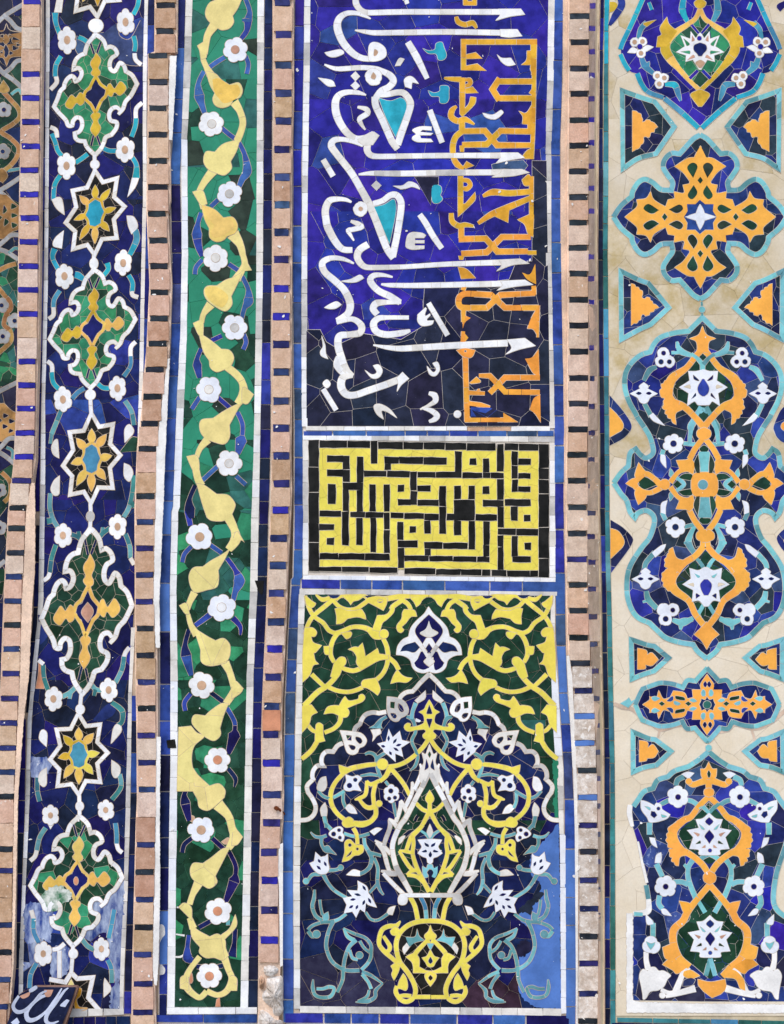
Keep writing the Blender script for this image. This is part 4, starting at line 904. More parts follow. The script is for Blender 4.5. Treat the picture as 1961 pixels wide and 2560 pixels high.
for F, ss in ((G0, ("665,-10 702,100 690,180,66 678,270,42 625,345", "640,180,26 720,185,26", "490,498 420,540 362,582", "668,488 692,560 678,640", "312,618 265,720 272,830,84 292,900,52 318,978", "465,1105 530,1160 578,1195", "610,1225 660,1330 682,1470,76 640,1540,50 608,1618", "432,1718 372,1775", "288,1828 260,1920 252,2010,84 265,2110,60 295,2200")),
              (G1, ("298,38 245,100 235,162", "525,75 615,135", "640,180 690,290 692,390,84 658,450 635,540", "465,688 378,728", "652,675 672,740 648,805", "288,798 255,880 255,940,74 275,1048", "275,1212 208,1315", "428,1212 535,1305", "598,1340 640,1440 640,1540,34 630,1580,100 600,1700", "435,1798 298,1925", "588,1888 670,1962", "238,1968 190,2080 190,2170,90 210,2250")),
              (G2, ("238,-10,50 265,118,42", "272,298 215,360 195,432", "425,278 532,352", "578,398 650,500 682,590,96 650,680,46 630,760", "435,878,50 308,972", "628,908,50 690,980 692,1055,16", "252,1008 220,1130 228,1230,90 272,1400", "268,1556 215,1630 222,1702", "428,1538 545,1625", "578,1678 640,1790 645,1865,34 640,1910,104 588,2070")),
              (G3, ("588,5 650,90 640,162,12", "262,118 215,220 222,300,84 255,450", "295,588 215,650 195,722", "452,600 555,695", "598,718 650,830 650,910 640,960,94 565,1145", "435,1308 338,1362", "252,1428 240,1530 242,1620,84 285,1645", "648,1378 640,1500 620,1612,76", "318,1698 385,1700", "488,1700 542,1688"))):
    for s in ss: grn.rib(F, s, SB, 'stem_tile', 1.2, 36, 60)
grn.rib(G3, "570,1320,44 605,1320,40", 'turq_grey', 'stem_tile', 1.4, 40)
for s in ("255,1755! 275,1750 285,1820 262,1840", "490,1980! 515,1960! 520,2040! 480,2040!"): grn.blob(G3, s, 'terracotta', 'repair_patch', 1.2)
grn.blob(G3, "255,395! 300,420 290,460 265,450", 'tan', 'repair_patch', 1.2); grn.blob(G3, "530,630! 590,595 600,640 560,650", 'tan', 'repair_patch', 1.2)
for s in ("140,1420,10 215,1432,18", "130,1614,12 185,1612,18 225,1578,12", "148,1190,10 215,1190,22"): grn.rib(G3, s, 'plaster', 'plaster_fill', .8, 14, 200, rim=False)
grn.blob(G2, "815,588! 892,590! 886,680 875,710 850,690!", 'black', 'black_chip', 2.6, rim=False); grn.blob(G2, "60,1955! 132,1945! 145,2020! 70,2022!", 'black', 'black_chip', 2.6, rim=False)
grn.chips(LFT+RGT[::-1], 150, .5, 2.6, 3.2); grn.chips([(at_rows(BL, y)[0], y) for y in ys]+[(at_rows(GW, y)[1], y) for y in ys[::-1]], 90, .5, 4.5, 2.4)
grn.done('mortar')

# ---------------------------------------------------------------- blue tile frame round the centre panels
frm = Thing('border_band', 'frame of plain blue border tiles around the three stacked centre panels', 'tile border', 0.0, (1075, 1280), mort='mortar_pale')
FL = extend(rows((J0, 0, 305, 382), (J0, 800, 299, 370), (J0, 1400, 290, 357), (J0, 2193, 284, 356), (J1, 800, 290, 356), (J1, 1500, 300, 366), (J1, 2193, 300, 370), (J2, 560, 290, 364), (J2, 580, 274, 348), (J2, 1150, 244, 320), (J2, 1600, 222, 302), (J2, 2193, 212, 294), (J3, 500, 202, 285), (J3, 900, 195, 282), (J3, 1700, 200, 290), (J3, 2170, 206, 290)), -14, 2555)
FR = extend(rows((S0, 0, 160, 230), (S0, 700, 148, 224), (S0, 1200, 130, 206), (S0, 1900, 130, 210), (E1, 0, 66, 146), (E1, 500, 74, 152), (E1, 1000, 84, 162), (E1, 1500, 92, 170), (E1, 2193, 94, 166), (E2, 650, 98, 178), (E2, 1100, 104, 185), (E2, 1500, 126, 196), (E2, 1900, 150, 230), (E2, 2193, 170, 242), (S1, 0, 240, 316), (S1, 600, 250, 332), (S1, 1000, 250, 336), (S1, 2193, 258, 346)), -14, 2574)
frm.bed([(a-3, y) for y, a, b in FL]+[(760, 2574), (1440, 2574)]+[(b+6, y) for y, a, b in FR[::-1]], 'mortar_pale', 0.0012)
frm.blob_px([(x, y, True, None) for x, y in row_poly(PRM)], 'mortar_pink', 'mortar_fillet', 0, rim=False)
frm.strip(FL, 105, lambda x, y: RNG.choice(['border_blue', 'royal', 'cobalt']) if y < 700 else ('paint_blue' if 2150 < y < 2440 else RNG.choice(['border_blue', 'cobalt', 'border_blue', 'slate'])), gap=3.2, lv=.4, wob=.8)
frm.strip(FR, 96, lambda x, y: 'paint_blue' if (y > 2140 or 1640 < y < 1820) else RNG.choice(['border_blue', 'cobalt', 'cobalt', 'border_blue', 'slate']), gap=3.2, lv=.4, wob=.8)
TB = [(at_rows(FL, 1084)[1]+2, 1079, 1090), (at_rows(FR, 1084)[0]-2, 1078, 1091)]
frm.hstrip(TB, 78, ['border_blue', 'cobalt', 'slate', 'border_blue'], lv=.6, gap=3)
frm.hstrip([(at_rows(FL, 1458)[1]+2, 1449, 1470), (at_rows(FR, 1462)[1]-2, 1456, 1481)], 90, ['border_blue', 'cobalt', 'border_blue'], lv=.7, gap=3.5)
frm.hstrip([(at_rows(FL, 2540)[0]+2, 2532, 2555), (1424, 2538, 2562)], 96, ['cobalt', 'border_blue', 'navy', 'cobalt'], lv=.8, gap=4)
frm.hstrip([(740, 2563, 2590), (1430, 2569, 2596)], 60, ['mortar_pink', 'brick_pink', 'brick_pale'], lv=.2, gap=2)
PR = rows((E2, 1260, 66, 102), (E2, 1500, 66, 118), (E2, 2000, 84, 156), (E2, 2193, 96, 170), (S1, 0, 172, 238))
frm.chips([(a, y) for y, a, b in FL]+[(b, y) for y, a, b in FL[::-1]], 36, .5, 4, 2); frm.chips([(a, y) for y, a, b in FR]+[(b, y) for y, a, b in FR[::-1]], 60, .5, 5, 2)
frm.done()

# ---------------------------------------------------------------- calligraphy panel
kT = 640/1680; T0 = (740, 0, kT); T1 = (740, 540, kT)
cal = Thing('inscription_panel', 'royal blue mosaic panel of large white script turned on its side with amber lettering', 'mosaic panel', 0.0, (1070, 530), mort='mortar_pale')
CL = rows((T0, -40, 58, 98), (T0, 560, 50, 90), (T0, 1470, 40, 76), (T1, 700, 38, 76), (T1, 1385, 40, 76))
CR = rows((S0, -50, 106, 160), (S0, 600, 98, 152), (S0, 1200, 84, 134), (S0, 1700, 80, 130), (S0, 2193, 84, 132), (E1, 700, 32, 76), (E1, 1480, 45, 92))
yy = [-18, 250, 530, 800, 1066]
A = [(at_rows(CL, y)[1]-2, y) for y in yy]; B_ = [(at_rows(CR, y)[0]+2, y) for y in yy]
cal.bed(A+B_[::-1], h=.003)
DARK = [(T1[0]+x*kT, T1[1]+y*kT) for x, y in ((0, 750), (160, 750), (200, 830), (250, 860), (440, 775), (690, 815), (830, 730), (845, 470), (1030, 470), (1400, 420), (1440, 320), (1550, 300), (1550, -360), (1800, -360), (1800, 1500), (0, 1500))]
def cm_(x, y):
    tx, ty = (x-740)/kT, y/kT
    return RNG.choice(['royal', 'royal', 'violet_blue', 'royal', 'cobalt' if RNG.random() < .3 else 'violet_blue'])
for i in range(len(yy)-1): cal.ground([A[i], B_[i], B_[i+1], A[i+1]], 78, cm_, gap=1.1)
DK = [(min(x, at_rows(CR, min(y, 1066))[0]+2) if x > 1000 else max(x, at_rows(CL, min(y, 1066))[1]-2), min(max(y, 404), 1066)) for x, y in DARK]
cal.blob_px([(x, y, True, None) for x, y in DK], ['ink', 'midnight', 'ink', 'deep_navy', 'ink'], 'dark_tile', .8, cut=82, gap=.75, rim=True)
cal.strip(CL, 46, ['white', 'white', 'cream_white', 'grey_white'], gap=1.0)
cal.strip(CR, 78, ['white', 'grey_white', 'cream_white', 'grey_white'], gap=1.0)
cal.hstrip([(765, 1067, 1077), (1168, 1067, 1077)], 48, ['white', 'cream_white'], lv=1.4, gap=1.0); cal.hstrip([(1168, 1069, 1078), (1278, 1069, 1078)], 60, ['tan'], lv=.2); cal.hstrip([(1278, 1067, 1078), (1375, 1067, 1078)], 48, ['white'], lv=1.4, gap=1)
LW = ['white', 'white', 'white', 'cream_white', 'white']
LG = ['grey_white', 'cream_white', 'white']
def letters(F, ribs, blobs, m=LW, w=36):
    for s in ribs: cal.rib(F, ' '.join(','.join(v if i < 2 else f'{float(v.rstrip(chr(33)))*.9:.1f}' for i, v in enumerate(q.split(','))) for q in s.split()), m, 'letter_tile', 1.6, w, 32)
    for s in blobs: cal.blob(F, s, m, 'letter_tile', 2.1)
letters(T0, ("395,-30,40 396,30,42 430,75,36 480,90,36 700,85,36 1000,85,36 1360,85,38", "712,-20,34 732,32,26", "388,205,4 450,214,26 520,222,34 700,220,36 1000,216,36 1370,222,38", "492,130,5 440,105,25 390,92,28 330,96,34 285,130,46 274,190,52 308,280,50 370,352,46 430,386,40 495,394,34", "188,430,8 250,454,26 300,458,32 430,450,32 520,456,32 565,472,36 620,502,46 640,540,46 610,578,44 560,604,44 525,650,42",
             "545,625,40 600,625,38 670,612,38 715,622,44 752,680,46 738,750,46 700,860,46 668,955,46", "520,640,46 525,700,46 570,795,46 630,930,46 668,985,40", "462,630,6 410,614,28 340,611,34 288,628,42 262,670,50 264,740,52 290,810,50 340,880,46 400,916,40 470,905,34", "530,885,44 482,930,46 468,985,46 490,1022,40 540,1032,34 700,1030,34 1000,1026,34 1370,1026,38", "405,708,12 462,722,34 470,750,36 420,785,34 430,820,24 457,858,6", "878,728,38 960,942,36", "735,282,42 795,385,48 862,522,30"),
        ("1330,66! 1475,66! 1502,102! 1400,116 1310,142! 1340,106", "1340,200! 1452,200! 1484,244! 1400,252! 1345,246!", "190,352! 290,332 316,355 262,380 218,376", "500,870! 515,873! 547,895! 505,955! 440,960! 400,920!", "362,505! 392,476! 420,508! 392,538!", "362,567! 392,540! 420,570! 392,598!", "148,517! 238,535 260,572! 212,570", "890,838! 890,862! 830,856! 815,872! 900,880! 885,892! 815,893! 820,915! 885,918! 900,936! 800,937 765,920 768,903 790,885 765,862 790,845 830,836", "652,440! 680,390 712,395! 685,436!", "718,575! 712,530 740,508 770,515 806,556! 765,548 758,588!",
         "1320,365! 1350,388 1410,388! 1440,430! 1390,437 1350,412", "1225,748! 1290,760 1345,728! 1360,745 1310,787 1250,777", "1340,1008! 1457,1008! 1500,1040! 1400,1056 1310,1078! 1345,1040!"))
cal.blob(T0, "480,312 502,286 545,290 585,322 592,372 550,402 488,408 478,380", LW, 'letter_tile', 2.2, holes=["516,328 542,345 530,372 510,374"])
cal.blob(T0, "516,328 542,345 530,372 510,374", 'tan', 'letter_eye', 1.4, rim=False)
cal.flower(T0, 512, 510, 54, 'white', None, 8, 2.2, lobe=.05); cal.blob(T0, "508,482! 526,505 515,526 494,515", 'tan', 'letter_eye', 3.2)
cal.blob(T0, "545,650! 620,668 690,648 724,680 720,735 655,905! 585,760", ['turquoise'], 'turquoise_heart', 1.2)
letters(T0, ("412,1150,8 500,1142,30 700,1144,38 1000,1138,38 1370,1136,38", "180,1052,36 246,1162,38"), ("1350,1118! 1482,1117! 1532,1137! 1420,1160 1285,1168! 1340,1142", "498,1222! 528,1193! 560,1222! 530,1254!", "638,1226! 700,1224 742,1198 792,1214 815,1248! 765,1230 720,1242 688,1246!"), LG)
letters(T0, ("440,965,8 380,936,26 310,920,30 252,926,40 234,962,48 272,1020,46 360,1132,46 420,1232,46 480,1342,50 520,1432,50 560,1540,48 600,1640,46 640,1700,40", "508,1342,36 570,1322,36 620,1287,40 662,1287,44 690,1332,46 686,1412,46 662,1560,44 635,1690,46", "366,1332,10 330,1316,24 280,1311,30 222,1322,44 195,1380,48 200,1450,48 212,1500,50 262,1592,48 310,1640,42 372,1645,38", "812,1412,36 850,1465,40 905,1560,40 958,1635,34"), ())
cal.flower(T0, 426, 1376, 46, 'white', 'tan', 8, 2.2, lobe=.05, cr=.3)
cal.blob(T0, "515,1362! 580,1347 640,1312 657,1350 652,1425 615,1605! 560,1470", ['turquoise'], 'turquoise_heart', 1.2)
letters(T1, ("475,190,46 420,226,48 404,272,46 430,320,42 475,342,34 700,338,30 1000,320,32 1370,308,38", "360,38,14 404,55,34 430,76,36 380,92,32 345,100,30 360,130,20 382,167,6", "382,316,8 310,286,26 230,281,34 176,311,44 190,370,44 260,432,46 320,492,48 356,572,50 350,632,48 318,664,44 268,690,32", "268,702,26 370,680,34 430,722,46 420,770,44 350,782,40 288,792,48 278,852,50 300,932,50 330,1012,50 378,1050,20", "280,925,30 270,982,46 322,1040,44 375,1058,14", "375,1050,24 312,1062,50 298,1120,54 330,1172,48 390,1177,44 480,1147,46 600,1106,46 695,1068,44",
             "636,405,8 570,391,24 510,396,36 490,432,44 540,492,44 620,532,46 685,572,40", "692,570,22 600,570,30 530,577,46 508,612,46 535,650,40", "742,670,26 600,670,28 540,677,40 510,712,48 530,762,46 600,782,44 700,770,40 752,755,16", "560,452,8 620,458,28 800,460,34 1370,448,40", "870,575,34 996,787,34", "508,850,6 600,866,28 700,873,38 1000,855,44 1390,837,46", "180,1138,34 266,1277,34", "872,1165,20 910,1180,42 915,1216,36 870,1247,20 815,1272,6", "828,1262,12 890,1281,34 926,1312,40 910,1337,34 873,1352,16"),
        ("1330,292! 1470,286! 1532,315! 1420,326 1315,367! 1350,330", "722,190 735,130 770,112 830,118 852,132! 840,148! 782,148! 780,165! 842,165! 842,182! 780,182! 780,200! 842,200! 842,218! 770,224 728,212", "298,432! 360,420 420,392 447,412! 400,436 350,440", "188,605! 230,580 270,566 300,586! 262,610 220,613", "1340,430! 1502,424! 1557,455! 1420,470 1318,493! 1355,460", "850,605! 858,612! 845,650! 852,662! 880,645! 882,655! 858,680! 862,692! 905,690! 890,716 830,724 800,695 800,652!", "1385,815! 1502,806! 1572,855! 1460,880 1375,912! 1415,870",
         "508,985! 545,980 568,1020 545,1062 500,1066 453,1014! 500,1045 532,1028", "860,988! 900,1030 922,1010 898,970! 930,963 943,1012 915,1052 878,1042", "178,1102 205,1077 228,1105 205,1132", "170,788! 192,850 197,905 212,942! 168,920 163,890 180,860", "513,1250 550,1237 612,1267 664,1328! 600,1287 562,1282 576,1337! 532,1302", "663,1066! 700,1028! 742,1070! 692,1112 664,1155! 672,1100"))
cal.disc(T1, 1060, 1303, 23, 'white', 'letter_tile', 1.6)
AM = lambda x, y: RNG.choice(['amber'] if y < 560 else (['amber', 'amber_orange'] if y < 700 else ['amber_orange']))
def amber(F, ribs, blobs):
    for s in ribs: cal.rib(F, s, AM, 'amber_tile', 1.3, 34, 44)
    for s in blobs: cal.blob(F, s, AM, 'amber_tile', 1.2)
amber(T0, ("1112,-30,28 1112,40,28", "1172,-30,28 1172,40,28", "1100,28,26 1186,28,26", "1052,115,20 1065,150,32 1110,168,32 1160,158,34 1186,192,14", "1100,262,32 1100,466,32", "1084,281,34 1582,281,34", "1560,298,40 1560,500,30", "1562,500,26 1560,680,26 1555,880,26 1547,1050,24", "1553,540,36 1340,540,36", "1338,520,38! 1290,592,38! 1335,664,38!", "1335,650,36 1550,650,36", "972,518,10 1020,524,26 1085,528,34", "1092,515,36 1092,750,32", "1055,702,12 1025,730,36 1020,772,38 1062,800,36 1112,790,36 1172,822,8", "1090,800,36 1090,860,36",
           "1078,866,36 1240,864,36! 1320,958,38! 1552,958,32", "1550,868,36 1342,864,36! 1252,952,38! 1090,956,34", "1085,872,36 1048,905,36 1030,965,36 1036,1042,34 1062,1087,36 1102,1112,16", "1090,960,30 1090,1002,22", "1080,1160,34 1080,1400,34", "1097,1186,24 1130,1192,28 1144,1220,28 1122,1244,28 1097,1240,24", "1226,1292,16 1292,1266,40 1400,1272,38 1540,1262,34", "1545,1302,30 1400,1362,40 1282,1412,38 1195,1470,20", "1545,1162,28 1545,1470,28"),
      ("1117,364! 1180,350! 1223,390! 1117,392!", "1117,438! 1190,424! 1250,470! 1090,466!", "1560,300! 1575,500! 1540,470 1540,432! 1478,432! 1512,400 1516,340! 1548,338!", "1530,615! 1565,560! 1565,642!", "1463,734! 1510,746 1555,680! 1556,892! 1520,882! 1520,822! 1485,818! 1488,770", "1110,520! 1145,518 1160,545 1145,572 1112,580! 1112,560! 1130,552 1128,540 1110,540!", "1110,588! 1160,575! 1196,615! 1112,618!", "1146,640! 1182,645! 1172,690 1092,772! 1075,752! 1132,690", "1098,1097! 1120,1063! 1168,1092! 1112,1112!", "1487,1030 1520,990 1556,980! 1556,1046! 1500,1046", "1176,1264! 1172,1322 1063,1428! 1065,1350! 1112,1340!", "1328,1392! 1402,1348! 1392,1465! 1300,1422!", "1483,1185! 1530,1150 1546,1222! 1500,1222"))
amber(T1, ("1020,-15,28 1026,40,34 1070,70,36 1112,62,30 1168,72,14", "1085,82,36 1085,150,36", "1068,156,38 1245,152,36! 1322,238,38! 1522,236,34", "1540,142,34 1352,142,36! 1252,242,38! 1085,252,36", "1085,265,36 1085,292,22", "1520,245,26 1578,245,26", "1105,465,30 1096,492,28", "1560,462,30 1562,520,30", "1590,606,36 1372,606,36! 1282,522,38! 1112,514,38 1070,546,40 1087,602,38 1252,606,36! 1342,522,38! 1570,510,34", "1100,620,32 1098,700,24", "1098,760,24 1095,830,30", "1112,925,36 1116,1080,34 1124,1352,36", "1589,590,22 1586,800,14", "1600,1063,34 1372,1063,36! 1272,1165,34!", "1200,1050,22 1272,1052,34! 1372,1157,36! 1600,1160,34", "1130,1162,30 1240,1167,22", "1130,1231,28 1210,1242,30 1275,1254,8", "1108,1341,30 1362,1340,28"),
      ("1063,338! 1120,353 1180,412! 1085,416!", "1453,28! 1530,-5! 1562,-5! 1556,142! 1522,120 1500,60", "1483,375! 1535,386 1570,318! 1576,452! 1520,422", "1090,648! 1147,672! 1110,702 1095,742!", "1095,758! 1132,802! 1105,832 1088,822!", "1518,742! 1540,680 1586,600! 1587,795! 1556,747", "1503,940! 1550,930 1592,878! 1597,1052! 1555,1032", "1138,1098! 1185,1058! 1212,1092 1150,1104!", "1360,1293! 1458,1355! 1362,1356!", "1533,1272! 1560,1200 1602,1175! 1606,1358! 1570,1302", "1185,1150! 1200,1135 1210,1150!"))
cal.blob(T1, "1053,884! 1110,872 1178,884! 1152,930 1100,926", AM, 'amber_tile', 1.8, holes=["1104,884 1120,884 1120,896 1104,896"])
for F, s in ((T0, "833,323! 868,338 912,330 920,292 958,283 972,318 988,368 970,397 935,397 920,360 870,356"), (T0, "868,600! 908,615 945,602 948,570 1000,572 1004,610 1002,660 980,683 945,677 940,640 890,636"), (T0, "898,1225 928,1218 952,1230 957,1262! 947,1285! 962,1312 932,1338 898,1330 890,1270")):
    cal.blob(F, s, ['turquoise'], 'trefoil', 1.2)
cal.blob(T0, "1285,1085! 1340,1068! 1490,1055! 1520,1090! 1500,1118! 1370,1112! 1290,1115!", 'slate', 'tile', .9); cal.blob(T0, "780,1165! 935,1165! 935,1215! 895,1225! 885,1350!", 'ink', 'tile', .9); cal.blob(T1, "1148,1258! 1270,1260! 1360,1290! 1350,1320! 1148,1318!", 'cobalt', 'tile', .9)
cal.chips(A+B_[::-1], 150, .5, 3.6, 2.9); cal.chips([(A[0][0], 440), (1385, 380), (1385, 700), (A[0][0], 820)], 110, .5, 5, 2.9)
cal.done()

# ---------------------------------------------------------------- square kufic panel
kK = 660/1680; K0 = (740, 1070, kK)
kuf = Thing('inscription_panel', 'small black mosaic panel with yellow square geometric lettering in a white border', 'mosaic panel', 0.0, (1075, 1272), mort='mortar_pale')
def kp(x, y): return (740+x*kK, 1070+(y-(x-830)*0.0 + ((x-80)/1530-.5)*14)*kK)
O = [kp(45, 50), kp(1652, 50), kp(1652, 972), kp(45, 972)]
kuf.bed(O)
def krect(x0, y0, x1, y1, m, nm, lv, wob=2.2, seg=None):
    r = lambda: RNG.uniform(-wob, wob)
    P = []
    for (ax, ay), (bx, by) in (((x0, y0), (x1, y0)), ((x1, y0), (x1, y1)), ((x1, y1), (x0, y1)), ((x0, y1), (x0, y0))):
        n = max(1, int(math.hypot(bx-ax, by-ay)/38))
        for i in range(n): P.append((ax+(bx-ax)*i/n+r(), ay+(by-ay)*i/n+r()))
    Q = [kp(*p) for p in P]
    kuf.blob_px([(x, y, True, None) for x, y in Q], m, nm, lv, rim=lv > .5)
yf = [kp(146, 130), kp(1548, 130), kp(1548, 900), kp(146, 900)]
kuf.ground(yf, 46, ['lemon'], 'yellow_tile', gap=.5)
for q in ((45, 50, 1652, 84), (45, 946, 1652, 972)):
    x = q[0]
    while x < q[2]-30:
        x2 = min(q[2], x+RNG.uniform(90, 170)); x2 = q[2] if q[2]-x2 < 60 else x2
        krect(x+1, q[1], x2-1, q[3], ['white', 'cream_white', 'grey_white'] if q[1] < 500 else ['cool_white', 'white'], 'border_tile', .2, 1); x = x2
for x0, x1 in ((45, 80), (1614, 1652)):
    y = 86
    while y < 940:
        y2 = min(944, y+RNG.uniform(80, 150)); y2 = 944 if 944-y2 < 60 else y2
        krect(x0, y+1, x1, y2-1, ['white', 'cream_white', 'grey_white'], 'border_tile', .2, 1); y = y2
BK = """82,85,148,255 82,257,148,415 82,420,148,614 82,617,148,735 82,737,148,918 152,88,325,133 328,88,474,133 524,93,680,138 683,93,810,138 813,93,948,138 951,95,1085,140 1088,96,1270,142 1328,96,1415,138 1418,98,1541,140
1545,98,1610,250 1545,253,1610,322 1545,325,1610,412 1545,416,1610,625 1545,630,1610,822 1545,826,1610,944 148,890,290,918 293,890,466,922 469,890,648,926 690,893,888,932 891,897,1048,934 1051,897,1180,936 1183,897,1238,938 1245,900,1340,940 1343,903,1488,942 1491,903,1541,942
478,88,520,230 198,183,300,222 300,183,343,270 198,272,300,315 300,272,343,350 388,187,430,354 300,354,427,398 300,400,338,535 388,400,427,538 205,365,255,490 565,187,656,230 565,231,605,272 659,187,810,230 813,187,960,235
433,277,578,314 581,277,726,316 776,280,888,316 891,280,1052,318 1012,148,1055,280 1105,193,1148,235 1190,193,1230,282 1060,282,1186,318 1188,283,1236,318 1239,283,1321,318 1280,100,1322,275
728,280,770,400 730,404,772,490 772,368,858,405 648,365,690,408 650,455,730,494 776,457,908,496 470,365,508,536 560,365,598,536 475,577,512,795 560,542,598,648 560,652,598,800
152,533,290,570 293,538,338,752 345,540,440,573 443,540,557,575 602,542,686,578 690,543,815,580 818,546,909,588 960,547,1010,588 912,370,955,498 912,502,955,675 1006,368,1050,453 1098,368,1138,453 1006,457,1138,588 1006,590,1052,680 1188,370,1230,418 1188,457,1322,498 1280,323,1322,455 1142,547,1280,588 1282,500,1322,630
1372,146,1412,235 1414,193,1493,230 1372,237,1412,318 1414,283,1493,318 1375,325,1412,403 1414,367,1493,403 1328,450,1493,493 1368,497,1410,585 1450,547,1493,590 1283,636,1398,676 1401,638,1541,678 1283,680,1320,752 1283,755,1320,898 1373,682,1411,812 1375,813,1493,850 1455,725,1496,770
150,618,243,657 198,707,243,750 385,577,425,750 152,803,270,842 273,803,438,844 441,803,597,845 646,600,684,714 650,718,773,762 650,766,689,893 725,628,765,668 818,590,857,672 818,727,933,768 936,730,1093,768 1100,592,1140,770 820,770,857,812 690,812,845,848 848,815,998,848 1001,817,1150,850 1192,592,1232,742 1192,745,1232,815 1153,817,1232,850"""
for q in BK.split():
    x0, y0, x1, y1 = map(float, q.split(','))
    krect(x0, y0, x1, y1, ['black'], 'black_tile', 1.0)
kuf.done('mortar_pale')
# ---------------------------------------------------------------- vase panel
kV = 350/1680; VA_ = (740, 1470, kV); VB = (740, 1760, kV); VC = (740, 2040, kV); VD = (740, 2270, kV)
kE = 360/1680; VE = (1060, 1900, kE); VF = (1060, 2220, kE)
AX = lambda y: 1072.4+(y-1518)*.0047
vas = Thing('mosaic_panel', 'mosaic panel of a yellow vase under a white lobed arch with yellow scrolls', 'mosaic panel', 0.0, (1076, 2000), mort='mortar')
WLV = rows((J2, 660, 338, 392), (J2, 1000, 326, 378), (J2, 1400, 316, 366), (J2, 2193, 300, 356), (J3, 1000, 288, 344), (J3, 2060, 294, 346))
WRV = rows((E2, 700, 60, 96), (E2, 1100, 56, 95), (E2, 1240, 56, 98), (E2, 1500, 66, 122), (E2, 1800, 76, 138), (E2, 2000, 88, 152), (E2, 2193, 100, 165), (S1, 0, 178, 236), (S1, 560, 200, 236), (S1, 580, 204, 252), (S1, 2100, 214, 258))
yv = [1486, 1640, 1800, 2000, 2150, 2300, 2526]
LV = [(at_rows(WLV, y)[1]-2, y) for y in yv]; RV = [(at_rows(WRV, y)[0]+3, y) for y in yv]
vas.bed([(x-16, y-8 if y < 1500 else y+14 if y > 2500 else y) for x, y in LV]+[(x+24, y-8 if y < 1500 else y+14 if y > 2500 else y) for x, y in RV[::-1]], h=.0029)
def vg(x, y):
    if y > 2395 and x < 985: return RNG.choice(['slate_dark', 'slate_dark', 'navy'])
    if y > 2430 and 1140 < x < 1300: return 'plum'
    if y > 2060: return RNG.choice(['midnight', 'navy', 'midnight', 'navy'])
    return RNG.choice(['bottle', 'forest', 'forest', 'bottle', 'sea_green' if RNG.random() < .25 else 'forest'])
for i in range(len(yv)-1): vas.ground([LV[i], RV[i], RV[i+1], LV[i+1]], 66, vg, gap=1.2)
vas.strip(WLV, 54, ['cream_white', 'grey_white', 'white', 'cream_white'], gap=1.0)
vas.strip(WRV, 60, lambda x, y: 'cool_white' if (y > 2095 or 1650 < y < 1900) else RNG.choice(['cream_white', 'grey_white']), gap=.8)
vas.hstrip([(749, 1472, 1486), (1393, 1480, 1490)], 66, ['grey_white', 'cream_white'], lv=.9, gap=1); vas.hstrip([(750, 2514, 2530), (1404, 2520, 2538)], 56, ['cream_white', 'grey_white', 'cream_white'], lv=1.0, gap=1)
NVY = ['navy', 'midnight', 'navy', 'midnight']
ARCH = "1598,1030! 1500,1130 1440,1200 1400,1240! 1330,1250 1270,1290 1235,1350 1190,1480 1080,1487 1000,1502! 930,1492 850,1512 800,1562 770,1632! 720,1672 700,1722 640,1800 560,1862 500,1892 450,1962! 370,1962 320,2012 310,2092 330,2132! 260,2132 210,2192 200,2262 210,2292! 150,2352 135,2392 150,2452! 200,2522 240,2622 220,2712 150,2772 60,2784!"
vas.blob(VA_, ARCH, NVY, 'navy_tile', .8, cut=62, half=AX)
# painted repair in plain light blue, bottom right
PB = [(1394, 2058), (1368, 2092), (1336, 2125), (1326, 2150), (1328, 2185), (1352, 2212), (1344, 2240), (1332, 2263), (1296, 2284), (1300, 2300), (1322, 2320), (1338, 2345), (1330, 2375), (1306, 2388), (1296, 2400), (1298, 2478), (1312, 2500), (1342, 2519), (1403, 2520), (1400, 2300), (1397, 2060)]
vas.blob_px([(x, y, i > 15, None) for i, (x, y) in enumerate(PB)], 'paint_blue', 'painted_repair', .7, rim=False, rag=2)
for q in ("1270,200 1330,150 1380,110 1385,60 1340,50 1280,90 1200,160 1130,210 1090,290 1180,280 1260,300", "1150,600 1240,640 1250,700 1190,770 1150,800 1090,770 1080,700"): vas.blob(VF, q, 'ink', 'navy_tile', .85, rim=False, rag=3)

CW = ['cream_white', 'cream_white', 'grey_white', 'white']
def vr(F, s, m, nm, lv=2, w=45, seg=32, mir=True, closed=False): vas.rib(F, s, m, nm, lv, w, seg, closed, mir=AX if mir else None)
def vb(F, s, m, nm, lv=2, mir=True, half=False, cut=None, holes=(), st=False): vas.blob(F, s, m, nm, lv, holes=holes, half=AX if half else None, mir=AX if (mir and not half) else None, cut=cut, st=st)
